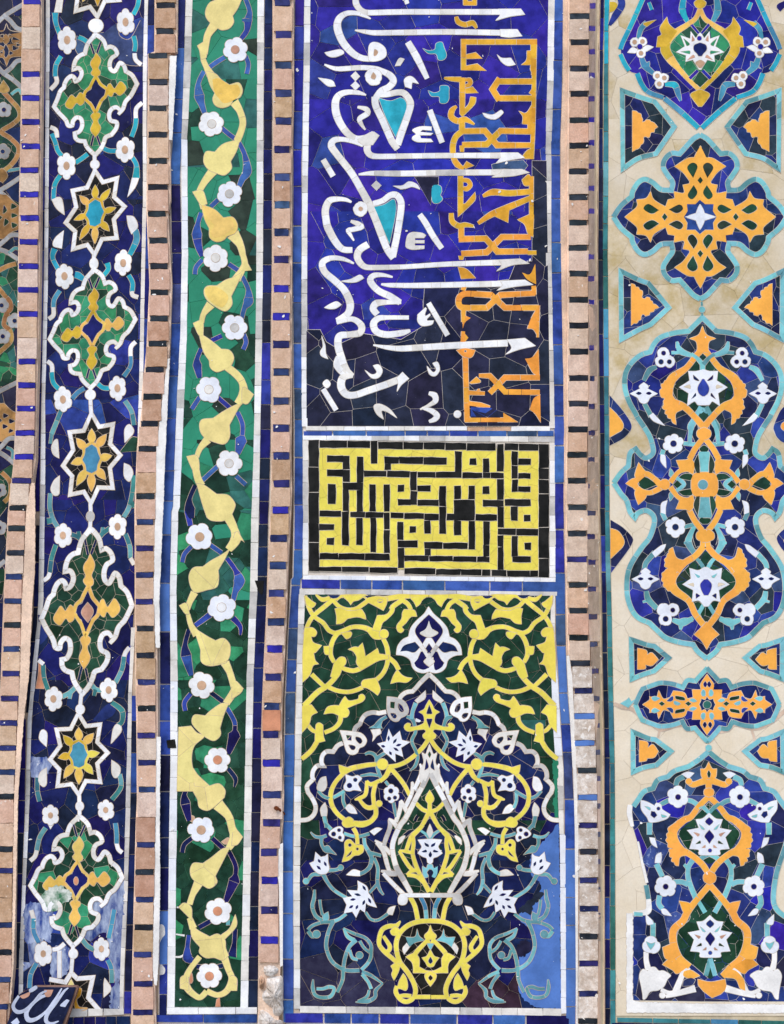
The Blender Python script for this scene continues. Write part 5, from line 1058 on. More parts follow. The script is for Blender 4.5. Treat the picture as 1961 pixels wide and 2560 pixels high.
# the lobed white arch
for s in ("1605,1028! 1500,1130 1440,1200 1400,1240! 1330,1250 1270,1290 1238,1345", "1085,1485 1000,1502! 930,1492 850,1512 800,1562 770,1632! 720,1672 700,1725", "565,1860 500,1892 450,1962! 370,1962 320,2012 310,2092 330,2132! 260,2132 210,2192 200,2262 210,2292! 150,2352 135,2392 150,2452! 200,2522 240,2622 220,2712 150,2772 60,2784"):
    vr(VA_, s, CW, 'arch_tile', 2, 46, 28)
vb(VA_, "1095,1303! 1220,1320 1310,1368 1352,1460 1330,1520 1255,1560 1235,1590 1185,1600 1130,1560 1095,1460", CW, 'arch_drop', 2.4, holes=["1132,1360! 1192,1366! 1186,1450! 1130,1440!", "1230,1380 1280,1412 1302,1480 1262,1492 1225,1445", "1132,1500 1190,1500 1217,1540 1190,1572 1150,1550"])
vb(VB, "530,315! 680,330 790,352 850,430 820,500 762,528 740,582 680,607 620,580 588,500 560,400", CW, 'arch_drop', 2.4, holes=["600,368! 672,375! 672,440! 620,435!", "720,388 780,402 802,450 770,482 718,430", "630,488 690,490 722,512 710,547 668,552"])
# white finial over the arch
vb(VA_, "1592,225! 1540,310 1450,392 1380,480 1352,585! 1280,622 1222,700 1205,802! 1290,812 1370,862 1400,950 1450,1000 1530,1020 1600,1002!", CW, 'finial', 1.8, half=True)
vb(VA_, "1600,320! 1530,380 1448,470 1438,545 1520,668! 1562,600 1600,585!", 'navy', 'navy_tile', 2.3, half=True); vb(VA_, "1602,392! 1575,460 1548,500 1488,540 1555,582 1602,590!", 'cream_white', 'palmette', 2.8, half=True)
vb(VA_, "1253,762! 1300,690 1430,648! 1487,712! 1420,772 1330,755", 'navy', 'navy_tile', 2.3); vb(VA_, "1602,665! 1558,725! 1602,788!", 'navy', 'navy_tile', 2.3, half=True)
vb(VA_, "1500,765! 1462,850 1420,898! 1450,950 1530,980 1602,955! 1600,800 1545,830!", 'navy', 'navy_tile', 2.3, half=True); vb(VA_, "1602,775! 1570,842 1535,880 1560,912 1602,942!", 'cream_white', 'palmette', 2.8, half=True); vr(VA_, "1500,690,40 1545,760 1600,850", CW, 'finial', 2.6, 40)
# yellow scrollwork on green
LM = ['lemon']
def yr(F, *ss, w=46, lv=2, mir=True):
    for s in ss: vr(F, s, LM, 'scroll_tile', lv, w, 46, mir)
def yb(F, *ss, lv=2.4, mir=True, half=False):
    for s in ss: vb(F, s, LM, 'scroll_leaf', lv, mir, half)
yr(VA_, "118,92,30 140,180,48 180,280,46 230,350,42 330,420,46 400,510,46 485,547,46", "480,110,50 350,220,50 240,310,46 180,380,46 140,460,46 112,560,46", "240,80,12 320,140,50 410,120,40", "480,140,46 540,102,34 700,95,34 830,100,40 880,140,46 980,130,70 1080,130,60 1240,105,60 1420,100,40 1592,95,26", "450,150,42 520,222,42 620,262,46 720,252,46 800,202,46 870,150,46", "1300,130,52 1180,212,52 1140,260,52", "1250,130,52 1340,190,46 1382,262,44",
   "480,547,58 560,520,52 680,470,46 800,472,52 880,502,62 960,560,110 1050,560,100", "1050,612,46 1090,700,50 1107,820,50 1090,932,46 1040,1032,46 955,1112,52", "500,547,50 450,622,50 420,722,50 422,812,50 462,892,42", "480,1070,52 380,1172,56 260,1252,60 170,1342,60 105,1415,70", "790,962,50 700,992,50 620,982,50 555,958,44", "1110,832,50 1190,902,50 1235,985,50", "395,1190,46 500,1232,46 620,1247,46 720,1227,46 805,1190,46", "190,1035,52 280,1122,46 345,1182,42")
yb(VA_, "470,250! 540,240 620,272 700,272 792,258! 830,320 842,377! 740,348 622,368! 560,422 488,434! 490,340", "558,98! 822,93! 762,142 692,162 660,203! 630,160", "1140,208! 1180,212 1175,290 1100,372 1040,422 1010,522! 918,502! 978,330! 1080,322 1130,270", "1300,258! 1420,268 1452,342! 1380,347 1320,422 1270,470 1297,502 1262,537 1220,512 1213,450 1270,370 1278,300", "1370,118! 1592,93! 1520,142 1490,192 1445,228! 1418,170", "540,540! 662,528 662,580 610,612 570,570", "338,700! 402,698! 402,802! 350,790", "460,900! 530,830 592,840 602,900 560,960 530,1042 482,1102! 418,1062! 440,980",
   "628,737! 700,708 750,712! 800,658! 822,750 835,822! 982,723! 1000,790! 1112,808! 1112,852! 1000,870 900,922 788,987! 728,900 732,830 690,760", "960,1080! 820,1102 788,1142 798,1192! 860,1202 940,1252 982,1288! 1012,1220 985,1130", "1220,980! 1270,1042 1330,1072 1398,1080! 1330,1132 1230,1125 1138,1148! 1160,1080 1190,1020", "108,480! 200,478 252,530 230,582 185,582! 210,652 312,690! 240,772 215,780! 235,870 278,912! 210,930 170,1042 83,1132! 82,800! 100,560", "113,88! 200,160 242,190 210,232 190,240! 130,200",
   "592,1298! 640,1352 750,1330 758,1290 800,1273 832,1310 800,1362 700,1402 618,1440! 642,1490 620,1542 570,1552 520,1530! 440,1500 338,1512! 380,1430 460,1408 520,1410! 560,1340")
vb(VA_, "840,130 960,100 1080,118 1092,180 1052,272! 960,220 870,172", LM, 'scroll_leaf', 2.6, holes=["975,155 1005,132 1045,142 1045,168 1015,182 985,175"])
vas.disc(VA_, 1058, 552, 54, LM, 'scroll_leaf', 2.8, mir=AX)
yb(VB, "78,20! 190,8! 262,100! 190,140 160,242 78,342!", "243,250! 262,230 290,226 327,250! 332,380 352,442! 270,462! 233,430"); yr(VB, "150,258,42 200,312,42 250,337,36", "262,440,52 200,542,52 130,612,52 72,656,46", "540,118,52 530,212,52 460,292,46 345,342,44")
for s in ("385,85! 530,88! 500,115 450,125 415,110", "825,95! 950,98! 930,122 880,128"): vb(VA_, s, 'navy', 'navy_tile', 2.5)
# yellow scrolls inside the arch
vb(VB, "1608,-52! 1560,20 1540,62 1478,95! 1530,130 1542,212 1500,250 1420,272 1370,270 1380,240 1340,228 1303,260 1310,302 1360,327 1440,312 1540,302 1560,332 1523,372 1540,412 1608,432!", LM, 'scroll_leaf', 2.2, half=True)
vb(VB, "1608,8! 1568,112 1608,116!", 'navy', 'navy_tile', 2.8, half=True); vb(VB, "1608,178! 1568,182 1608,285!", 'navy', 'navy_tile', 2.8, half=True)
yr(VB, "1592,418,46 1530,512,46 1430,612,46 1320,692,46 1210,737,46 1110,752,52", "970,720,46 850,732,50 700,762,56 620,792,60 555,835,60", "1130,760,60 1080,862,50 1005,925,46", "850,918,24 900,962,46 1000,920,40", "848,918,24 850,1012,42 830,1092,42 760,1130,42 706,1146,10", "760,1138,30 830,1222,46 900,1242,50 980,1202,70", "955,955,46 930,1080,46 940,1200,46", "560,842,46 480,932,46 430,1032,50 420,1132,50 440,1222,50 500,1312,46 590,1388,46", "960,1245,50 958,1332,50 900,1402,50 800,1427,46 690,1420,46", "1150,782,50 1230,872,46 1310,982,46 1365,1092,40")
yb(VB, "518,728! 620,760 700,770! 560,852! 530,810"); vas.disc(VB, 1040, 720, 66, LM, 'scroll_leaf', 2.8, mir=AX); vas.disc(VB, 1000, 1192, 38, LM, 'scroll_leaf', 2.6, mir=AX)
yb(VC, "570,42! 640,8 692,40! 692,122! 600,132 558,90"); yr(VC, "690,90,50 800,107,46 900,62,50 962,-10,50", "690,140,46 732,222,42 740,335,42")
vb(VC, "556,548! 588,430 590,310 650,278 720,340 800,348 812,420 760,462 700,472 640,522", LM, 'scroll_leaf', 2.5, holes=["624,345 650,318 676,345 650,372", "718,392 740,370 762,392 740,414", "598,492 672,408 662,462"])
# the white flame-shaped frame with its side leaves
vr(VB, "1592,830,56 1530,962,56 1450,1112,54 1380,1252,54 1310,1382,54 1260,1442,54 1200,1562,54 1162,1682,54 1165,1792,54 1210,1962,60 1290,2102,60 1385,2268,50", CW, 'flame_tile', 2.4, 54, 40)
vb(VB, "1608,478! 1575,562 1555,602 1512,578! 1535,700 1490,780 1478,902! 1530,960 1608,822!", CW, 'flame_tile', 2.2, half=True, holes=())
vb(VB, "1604,568! 1586,602 1604,642!", 'forest', 'green_tile', 2.8, half=True); vb(VB, "1565,658! 1592,752 1545,792!", 'navy', 'navy_tile', 2.8)
for F, ss in ((VB, ("1488,715,16 1512,800,40 1470,922,46 1420,1020,42", "1392,928,14 1432,1012,40 1470,1040,30", "1398,935,28 1395,1052,42 1340,1182,46 1300,1262,34", "1263,1148,14 1302,1232,48 1350,1322,40", "1258,1160,30 1250,1262,46 1200,1412,46")), (VC, ("1112,28,14 1172,72,50 1235,160,42", "1128,40,40 1130,132,46 1080,272,46 1055,355,40", "948,288,14 1042,352,50 1140,450,42", "968,310,40 1052,422,46 1092,562,46 1125,670,40", "1022,653,14 1130,682,66 1215,690,46", "1050,682,40 1150,792,46 1250,892,46 1312,948,42"))):
    for s in ss: vr(F, s, CW, 'flame_leaf', 2.0, 44, 46)
for F, s in ((VC, "1090,450! 1135,490 1195,650! 1138,620"), (VB, "1260,1220! 1305,1310 1215,1440! 1225,1390"), (VB, "1500,900! 1480,1000 1465,1010! 1470,950")): vb(F, s, 'forest', 'green_tile', 1.4)
vb(VB, "1608,825! 1530,962 1450,1112 1380,1252 1310,1382 1260,1442 1200,1562 1162,1682 1165,1792 1210,1962 1290,2102 1390,2272!", ['forest', 'bottle', 'forest'], 'green_tile', 1.3, half=True, cut=44)
yb(VB, "1608,1030! 1560,1112 1558,1152 1590,1192 1608,1196!", half=True, lv=2.2); yr(VB, "1606,1190,44 1606,1300,52", mir=False, lv=2.3)
yr(VB, "1592,1288,42 1520,1262,42 1440,1185,40")
yr(VC, "1602,-55,50 1545,55,46 1500,132,46 1400,232,56 1362,302,46 1322,422,40", "1400,232,46 1412,332,42 1402,442,42 1432,562,46 1482,682,46 1600,905,52", "1238,410,14 1330,422,40 1402,440,32", "1240,415,28 1300,512,42 1360,602,42 1405,645,42", "1328,702,18 1400,652,42 1485,650,32", "1338,702,40 1450,722,42 1545,805,42", w=44, lv=2.2)
vb(VC, "1612,20! 1520,132 1430,252 1418,402 1450,562 1510,702 1606,880!", ['navy', 'midnight'], 'navy_tile', 1.7, half=True, cut=44)
vb(VC, "1614,92! 1573,192 1598,252 1614,258!", 'cream_white', 'bud', 2.4, half=True); vr(VC, "1492,168,26 1570,222,34 1604,275,30", ['turq_soft'], 'stem_tile', 2.2, 34)
def wflower(F, s, holes, half=True, mir=False, lv=2.8):
    vas.blob(F, s, ['cool_white'], 'flower', lv, half=AX if half else None, mir=AX if mir else None)
    for h in holes: vas.blob(F, h, 'navy', 'flower_eye', lv+.5, mir=AX if ('-' != h[0]) else None, rim=False)
wflower(VC, "1614,273! 1560,275 1465,283! 1500,340 1510,372 1462,442! 1520,482 1570,502 1580,552 1614,572!", ("1542,312! 1592,340 1592,367 1553,350", "1508,422! 1560,400 1572,427 1530,432"))
vas.blob(VC, "1614,418! 1592,462 1612,492 1634,462", 'navy', 'flower_eye', 3.4, rim=False)
vb(VC, "1612,572! 1580,582 1568,622 1518,598! 1525,692 1550,738! 1590,722 1570,672 1600,632 1612,632!", ['turq_soft'], 'leaf', 2.2, half=True)
for s in ("1430,60 1445,20 1465,-5", "1300,240,44 1365,185,40 1400,170,20"): vr(VC, s, ['midnight'], 'leaf', 2.0, 34)
vb(VC, "1228,342! 1240,270 1300,228 1318,235 1270,310", 'cream_white', 'bud', 2.2)
# the vase
vr(VC, "1290,945,46 1400,946,46 1500,946,46 1612,946,46", CW, 'rim_tile', 2.7, 46, 50); vb(VC, "1228,982 1260,930 1322,938 1342,1002 1320,1050 1280,1062 1235,1048", CW, 'rim_tile', 2.9)
vb(VC, "1350,965! 1440,1102 1462,1262 1612,1240! 1612,965!", 'black', 'black_tile', 1.5, half=True)
yr(VC, "1372,970,50 1430,1082,50 1467,1262,50", w=50); vr(VC, "1498,970,46 1550,1082,46 1567,1228,46", ['turq_soft', 'aqua_blue'], 'stem_tile', 2.0, 46)
vb(VD, "1614,160! 1480,175 1350,220 1250,310 1210,420 1220,540 1280,660 1400,850 1450,1060 1614,1060!", ['black'], 'black_tile', 1.5, half=True, cut=60)
vb(VD, "1395,775! 1614,770! 1614,1042! 1445,1042!", 'charcoal', 'dark_tile', 1.75, half=True)
yr(VD, "1614,148,52 1480,157,52 1350,202,52 1250,292,52 1207,402,52 1212,522,52 1250,642,52 1340,762,52 1410,882,52 1437,982,52 1420,1065,46", w=52, lv=2.5); vr(VD, "1428,1060,46 1614,1060,46", LM, 'scroll_tile', 2.3, 46, 46)
yr(VD, "1256,150,8 1200,212,58 1120,212,50 1040,252,50 1005,342,50 1002,432,46 1060,512,50 1150,592,46 1225,655,46", "1050,330,34 1100,402,42 1130,462,46 1110,512,42 1055,512,40", "1212,928,40 1200,1002,50 1250,1082,50 1320,1117,50 1390,1092,50 1425,1045,42", "1235,1052,34 1310,1042,42 1385,1052,42")
yb(VD, "1133,270! 1190,218 1242,260 1200,322 1150,312", "1140,690! 1200,653 1252,680! 1230,762 1178,862! 1150,790 1165,740", "1290,778! 1327,840 1342,930 1320,982 1260,962 1218,958! 1240,870")
yb(VD, "1614,198! 1590,272 1550,312 1543,342 1570,372 1614,372!", half=True); yr(VD, "1592,368,42 1520,442,46 1440,532,52 1418,602,58 1440,682,50 1455,745,60")
yb(VD, "1318,580! 1400,538 1440,540! 1480,602 1480,700! 1560,742 1614,750! 1614,782! 1500,772 1408,772! 1410,700! 1390,640", "1614,1500! 1614,1501!" if 0 else "1600,372! 1580,420 1614,410!", lv=2.1)
vas.blob(VD, "1614,492! 1570,572 1513,590! 1560,652 1580,692 1614,702!", LM, 'scroll_leaf', 2.6, half=AX); vb(VD, "1614,578! 1590,632 1614,662!", 'navy', 'navy_tile', 3.1, half=True)
vas.blob(VD, "1614,748! 1550,790 1560,852 1614,934!", LM, 'scroll_leaf', 2.7, half=AX); vb(VD, "1614,798! 1590,832 1614,862!", 'charcoal', 'dark_tile', 3.2, half=True)
vb(VD, "1455,245! 1430,340 1318,343! 1360,463! 1430,410 1542,380! 1480,330", ['turq_soft', 'turq_grey'], 'leaf', 2.0); vb(VD, "1330,408! 1283,480 1300,552! 1367,462!", 'cream_white', 'bud', 2.0); vb(VD, "1614,420! 1578,425 1614,500!", 'turq_soft', 'leaf', 2.0, half=True)
# blossoms and turquoise scrolls on the navy ground
TG = ['turq_grey', 'turq_soft', 'turq_grey']
def slits(F, L, hw=16, lv=3.3, m='navy'):
    for a, b, c, d in L:
        dx, dy = c-a, d-b; l = math.hypot(dx, dy) or 1; nx, ny = -dy/l*hw, dx/l*hw; mx, my = (a+c)/2, (b+d)/2
        vas.blob(F, f"{a},{b}! {mx+nx:.0f},{my+ny:.0f} {c},{d}! {mx-nx:.0f},{my-ny:.0f}", m, 'flower_eye', lv, mir=AX, rim=False)
def leafy(F, s, L): vas.blob(F, s, ['cool_white'], 'flower', 2.8, mir=AX); slits(F, L)
leafy(VB, "1115,298! 1162,400! 1247,322! 1272,432! 1372,455! 1262,522! 1287,632! 1192,592! 1197,692! 1110,612! 1060,575! 1050,545! 978,475! 1082,450!", ((1115, 375, 1112, 445), (1212, 412, 1165, 475), (1268, 480, 1200, 500), (1235, 562, 1170, 520), (1150, 612, 1122, 565), (1020, 498, 1075, 512)))
leafy(VC, "743,773! 850,840 872,920! 920,992 972,1092! 870,1060 842,1032! 830,1152! 770,1112! 725,1213! 680,1140! 578,1162! 612,1060! 568,980! 680,960! 618,884! 740,892! 750,850", ((800, 825, 842, 890), (700, 928, 785, 948), (650, 1002, 722, 990), (638, 1102, 692, 1065), (720, 1115, 748, 1060), (802, 1065, 830, 1000), (868, 975, 905, 1045)))
leafy(VC, "238,428! 302,490! 355,478! 385,450! 390,560 402,622 370,682 290,692 220,640 168,562! 222,540!", ((268, 510, 298, 560), (250, 590, 305, 640), (340, 540, 370, 600)))
leafy(VB, "598,843! 680,870 740,853 792,890 770,922 745,960 787,1042! 700,1028 650,1042 590,1030 578,980 608,920", ()); 
for F, x, y, r in ((VB, 715, 908, 22), (VB, 645, 975, 30), (VC, 455, 210, 24), (VC, 520, 165, 18), (VC, 530, 255, 18)): pass
vas.blob(VC, "398,210 440,158 520,123 567,150 560,200 582,240 560,302 500,270 438,250", ['cool_white'], 'flower', 2.8, mir=AX)
for F, x, y, r in ((VB, 715, 908, 24), (VB, 645, 975, 32), (VC, 455, 212, 27), (VC, 520, 165, 20), (VC, 530, 255, 20), (VB, 1140, 1040, 28), (VB, 1120, 1132, 22), (VB, 1190, 1120, 22)):
    vas.disc(F, x, y, r, 'navy', 'flower_eye', 3.3, mir=AX)
vas.flower(VB, 1145, 1075, 98, 'cool_white', None, 6, 2.8, ry=112, mir=AX, rot=.5)
for F, ss in ((VA_, ("1440,1378,60 1402,1480,50 1388,1572,60",)), (VB, ("1330,150,40 1390,172,60 1420,232,46 1436,332,42 1392,442,42 1440,562,42 1462,642,42 1430,742,42 1366,802,8", "1080,578,42 982,645,50 970,702,46 990,802,50 1025,885,42", "830,602,28 880,582,42 940,602,46 970,650,46", "1010,862,28 900,842,42 775,862,28", "1090,150,42 1010,202,46 950,272,50", "268,1038,40 330,1102,42 405,1132,42", "448,1122,42 520,1082,46 585,1040,42", "570,1058,42 570,1162,42 602,1245,42", "345,1340,50 362,1422,50 370,1480,46", "1075,925,40 1112,972,40", "1172,1178,42 1190,1282,42 1200,1355,18")),
              (VC, ("340,0,46 360,82,46 425,158,50", "178,188,8 230,240,36 300,252,42 372,230,42", "310,258,50 310,332,42 352,415,42", "578,205,42 680,237,42 760,242,42 885,208,42", "820,258,46 830,342,46 880,432,58 910,502,58 890,602,56 830,662,50 765,692,50", "898,438,50 1025,472,42", "940,498,40 985,622,46 980,782,50 1010,882,42 1055,942,18", "972,818,42 885,915,36", "140,780,40 200,702,46 290,692,50 380,652,50 480,642,46 545,618,50", "328,690,60 390,802,46 470,892,46 615,982,42", "838,1148,36 900,1232,36 990,1242,36 1105,1168,42", "228,878,26 220,982,50 200,1082,50 240,1192,50 315,1245,50", "290,998,36 300,1092,36 322,1185,36", "605,1168,42 520,1232,42 430,1262,50 310,1272,42 200,1312,42 148,1362,44")),
              (VD, ("150,270,50 200,330,58 262,318,44", "450,155,60 400,262,50 370,382,50 370,482,50 420,612,50 500,692,50 620,742,52 765,742,58", "902,478,50 900,582,46 860,662,46 788,735,46", "578,238,26 620,332,50 700,382,58", "570,240,26 700,302,42 830,352,42 900,432,46 905,525,46", "725,378,58 640,462,50 590,602,50 570,742,50 560,862,46 498,1005,44", "768,388,36 820,472,36 885,525,36", "648,498,36 680,592,42 745,612,42", "210,848,12 205,942,50 230,1032,46 310,1067,46 420,1052,50 462,960,42 400,940,50 330,962,42 250,962,40", "795,758,50 900,802,46 1045,902,18", "798,788,50 870,882,42 905,965,46", "1042,900,18 960,982,50 950,1062,46 860,1112,60 716,1122,8", "882,978,30 850,1062,42 745,1112,30"))):
    for s in ss: vr(F, ' '.join(','.join(v if i < 2 else f'{float(v.rstrip(chr(33)))*.8:.0f}' for i, v in enumerate(q.split(','))) for q in s.split()), TG, 'stem_tile', 1.9, 36, 40)
for F, x, y, r in ((VD, 250, 308, 46), (VD, 765, 560, 42), (VC, 125, 778, 36), (VC, 540, 615, 34)): vas.disc(F, x, y, r, TG, 'scroll_bulb', 2.3, mir=AX)
vb(VB, "1040,180 1022,260 1042,292! 878,287! 960,240", TG, 'leaf', 1.8); vb(VC, "338,370 390,353 422,390 492,463! 420,440 350,430", TG, 'leaf', 2.0); vb(VD, "320,80! 390,40! 395,130 330,160!", TG, 'leaf', 1.7)
for F, s in ((VA_, "1556,1228! 1550,1322 1462,1382! 1428,1350!"), (VB, "900,308! 1012,298! 1022,350 970,382 920,448! 930,380"), (VB, "592,1243! 640,1200 700,1240 737,1313! 650,1302"), (VB, "362,868! 300,890 258,982 268,1032 330,1042 372,980"), (VB, "352,1178! 298,1252 310,1342! 372,1342! 377,1260"), (VC, "888,182! 970,138 1037,150! 940,227!"), (VC, "770,658! 690,640 608,702! 700,712 772,715!"), (VC, "1088,1172! 1120,1100 1197,1073! 1160,1182!")):
    vb(F, s, ['white', 'cream_white'], 'bud', 2.2)
vb(VA_, "1440,1560! 1500,1590 1480,1610! 1430,1600!", 'white', 'repair_patch', .9, mir=False)
# green paint run and white filler on the right-hand edge
vas.blob(VE, "1500,0! 1560,10! 1555,400! 1570,690! 1530,680 1520,560 1500,500 1530,380 1510,200", 'green_paint', 'painted_repair', 1.4, rim=False, rag=2)
vas.chips(LV+RV[::-1], 170, .5, 2.8, 3.0); vas.chips([(1300, 1760), (1400, 1760), (1405, 2520), (1290, 2520)], 60, .5, 4, 3.0)
vas.done()
# ---------------------------------------------------------------- right-hand band on buff ground
kR = 481/1680; R0 = (1480, 0, kR); R1 = (1480, 500, kR); R2 = (1480, 1000, kR); R3 = (1480, 1500, kR); R4 = (1480, 2000, kR)
YB = YR
bnd = Thing('mosaic_panel', 'wide right-hand mosaic band of orange and blue medallions on a buff ground', 'mosaic panel', YB, (1750, 1280), mort='mortar_buff')
NS = extend(rows((S0, 0, 545, 581), (S0, 285, 543, 576), (S0, 470, 540, 572), (S0, 730, 534, 570), (S0, 2193, 534, 572), (E1, 700, 470, 506), (E1, 1500, 480, 516), (E1, 2193, 482, 520), (E2, 600, 496, 530), (E2, 1200, 502, 540), (E2, 2000, 520, 556), (S1, 0, 588, 630), (S1, 1300, 588, 630), (S1, 2193, 590, 632)), -14, 2574)
TS = extend(rows((S0, 0, 586, 625), (S0, 400, 583, 616), (S0, 1450, 578, 618), (S0, 2193, 573, 610), (E1, 0, 505, 546), (E1, 700, 510, 550), (E1, 1500, 518, 554), (E1, 2193, 522, 558), (E2, 450, 526, 566), (E2, 900, 542, 578), (E2, 1400, 548, 586), (E2, 2000, 558, 600), (S1, 0, 635, 672), (S1, 2193, 636, 680)), -14, 2574)
yr_ = [-18, 300, 640, 1000, 1300, 1640, 1900, 2220, 2538]
LB = [(at_rows(TS, y)[1]+1.5, y) for y in yr_]
bnd.bed([(at_rows(NS, y)[0]-5, y) for y in (-18, 300, 640, 1000, 1300, 1640, 1920, 2200, 2580)]+[(2010, 2580), (2010, -18)], h=.0028)
def bm_(x, y):
    if y < 290: return RNG.choice(['buff', 'buff', 'buff_olive'])
    if y < 1190: return RNG.choice(['buff_olive', 'buff', 'buff_olive', 'buff'])
    return RNG.choice(['cream', 'cream', 'cream', 'buff'] if y < 1260 else ['cream'])
for i in range(len(yr_)-1): bnd.ground([LB[i], (2005, yr_[i]), (2005, yr_[i+1]), LB[i+1]], 112, bm_, gap=.5)
bnd.strip(NS, 84, lambda x, y: RNG.choice(['royal', 'cobalt', 'navy']) if y < 215 else RNG.choice(['navy', 'ink', 'midnight', 'navy', 'cobalt'] if y < 1300 else ['navy', 'cobalt', 'midnight']), gap=2.2, lv=.5)
bnd.strip(TS, 78, lambda x, y: RNG.choice(['turquoise', 'aqua_blue']) if y < 200 else ('aqua_blue' if 760 < y < 950 else RNG.choice(['teal', 'teal', 'sea_green', 'teal', 'turq_grey' if RNG.random() < .3 else 'teal'])), gap=2.0, lv=.5)
bnd.hstrip([(1542, 2543, 2553), (2005, 2552, 2562)], 74, ['teal', 'teal', 'aqua_blue', 'sea_green'], lv=1.6, gap=2); bnd.hstrip([(1528, 2556, 2590), (2005, 2565, 2598)], 80, ['navy', 'cobalt'], lv=1.4, gap=2)
TQS = ['turq_soft', 'turq_soft', 'turq_soft', 'turq_grey']
NVR = ['mid_navy', 'bright_navy', 'deep_navy', 'mid_navy', 'teal_black', 'deep_navy', 'bright_navy', 'slate', 'violet_blue']
OR = ['orange']
def X0(y): return 1749.7+(y-544)*.0042
def XB(y): return 1754.9+(y-793.5)*.01337
def XD(y): return 1766.0+(y-1560)*.0065
def XE(y): return 1770.4+(y-1880)*.0085
def br(F, ss, m, nm, lv=2, w=42, seg=44, mir=None, closed=False, par=None):
    for s in ([ss] if isinstance(ss, str) else ss): bnd.rib(F, s, m, nm, lv, w, seg, closed, par, mir)
def bb(F, ss, m, nm, lv=2, mir=None, half=None, cut=None, holes=(), par=None, gap=0.75, rag=0):
    for s in ([ss] if isinstance(ss, str) else ss): bnd.blob(F, s, m, nm, lv, par, cut, holes, half, mir, gap=gap, rag=rag)

# --- royal blue medallion at the top
p = bnd.part('medallion'); ax = lambda y: 1749.4
bb(R0, "945,-60! 470,-60! 440,0 352,200 275,370 252,455 280,560 335,632 405,660 438,750 490,808 625,855 780,985 922,1112!", ['royal', 'royal', 'violet_blue', 'royal', 'indigo'], 'blue_tile', 1, half=ax, cut=66, par=p, gap=.7)
br(R0, ("460,-60,40 440,0,40 352,200,40 270,370,40 245,438,40", "245,482,38 280,560,40 322,625,40", "392,650,44 430,742,42 490,812,40 622,860,36", "630,868,42 780,990,46 925,1125,42"), ['turquoise', 'aqua_blue', 'turquoise'], 'outline_tile', 2, seg=52, mir=ax, par=p)
bb(R0, "940,108! 870,212 740,292 662,402 682,502 770,602 932,782!", ['emerald', 'emerald', 'bottle'], 'green_tile', 1.5, half=ax, cut=42, par=p)
br(R0, "940,88,36 900,172,36 820,232,42 740,284,50 662,362,64 638,442,84 690,532,72 750,602,46 830,692,36 932,792,34", ['mustard', 'honey', 'mustard'], 'ogee_tile', 2, mir=ax, par=p, seg=60)
bb(R0, "652,158! 670,220 742,282! 702,342 660,402 640,420! 560,420! 572,330! 605,310 592,250", 'mustard', 'ogee_leaf', 2.2, mir=ax, par=p)
bb(R0, "940,-5! 890,30 905,70 940,88!", 'mustard', 'bead', 2.4, half=ax, par=p); bb(R0, "928,792! 858,832 890,892! 926,938!", 'mustard', 'bud', 2.4, half=ax, par=p)
bb(R0, "933,300! 905,345! 860,285! 855,350! 772,320! 810,415! 732,465! 820,492! 815,548! 878,530! 932,616!", ['white'], 'flower', 2.6, half=ax, par=p)
for s in ("870,318! 892,360 868,372!", "795,345! 850,395 825,412!", "770,462! 850,455 850,482!", "830,535! 880,490 895,510!"): bb(R0, s, 'dusty_rose' if s[0] != '7' else 'emerald', 'flower_eye', 3.1, mir=ax, par=p)
bb(R0, "933,535! 900,560 932,602!", 'tan', 'flower_eye', 3.1, half=ax, par=p); bnd.disc(R0, 934, 345, 20, 'royal', 'flower_eye', 3.2, p); bb(R0, "934,385! 890,405 885,445 915,480 925,498 934,500!", 'indigo', 'flower_eye', 3.2, half=ax, par=p)
br(R0, ("862,222,22 930,302,18", "920,625,26 850,695,26"), 'royal', 'tick', 2.3, mir=ax, par=p)
for cx, cy, L in ((415, 420, ((370, 378), (438, 372), (425, 475))), (592, 695, ((568, 672), (628, 690), (585, 742)))):
    for x, y in L: bnd.flower(R0, x, y, 38, 'white', 'tan', 8, 2.4, lobe=.05, cr=.5, par=p, mir=ax)
bb(R0, ("308,468! 350,425 395,440! 380,470", "535,420! 480,405 440,430! 460,462"), 'white', 'petal', 2.3, mir=ax, par=p); bnd.disc(R0, 415, 418, 24, 'royal', 'flower_eye', 3.2, p, mir=ax)
br(R0, ("495,30,26 520,95,30", "478,205,44 425,262,44 402,350,30", "428,502,34 460,582,56 535,650,36", "635,745,32 720,752,56 752,832,42 772,890,16", "800,-20,40 788,100,60 832,200,30"), ['turquoise', 'aqua_blue'], 'stem_tile', 1.6, seg=40, mir=ax, par=p)
bb(R0, "448,212 560,183! 475,242!", 'mustard', 'leaf', 1.9, mir=ax, par=p); bb(R0, "430,598! 405,612! 470,560 500,545! 495,590", 'aqua_blue', 'leaf', 1.8, mir=ax, par=p)
# partial roundels on the left edge
q = bnd.part('roundel'); br(R0, "215,-60,56 250,0,60 255,60,62 200,150,60 152,228,24", ['royal', 'cobalt'], 'ring_tile', 1.2, par=q, seg=50); bb(R0, "152,25! 200,28 222,55 195,100 152,118!", 'mustard', 'core_tile', 1.4, par=q); bb(R0, "1690,10! 1625,40 1608,70 1640,110! 1690,60!", 'indigo', 'core_tile', 1.2, par=q)
for F, ring, core in ((R2, "152,-38! 270,100 335,200 338,260 275,335 152,402!", "152,68! 215,130 270,210 262,262 220,290 152,328!"), (R2, "160,1048! 270,1118 352,1205 345,1260 300,1332 165,1512!", "160,1122! 230,1150 278,1225 270,1275 225,1325 160,1388!")):
    q = bnd.part('roundel'); bb(F, ring, ['mid_navy', 'deep_navy'], 'ring_tile', 1.1, cut=60, par=q); bb(F, core, OR, 'core_tile', 1.8, par=q)
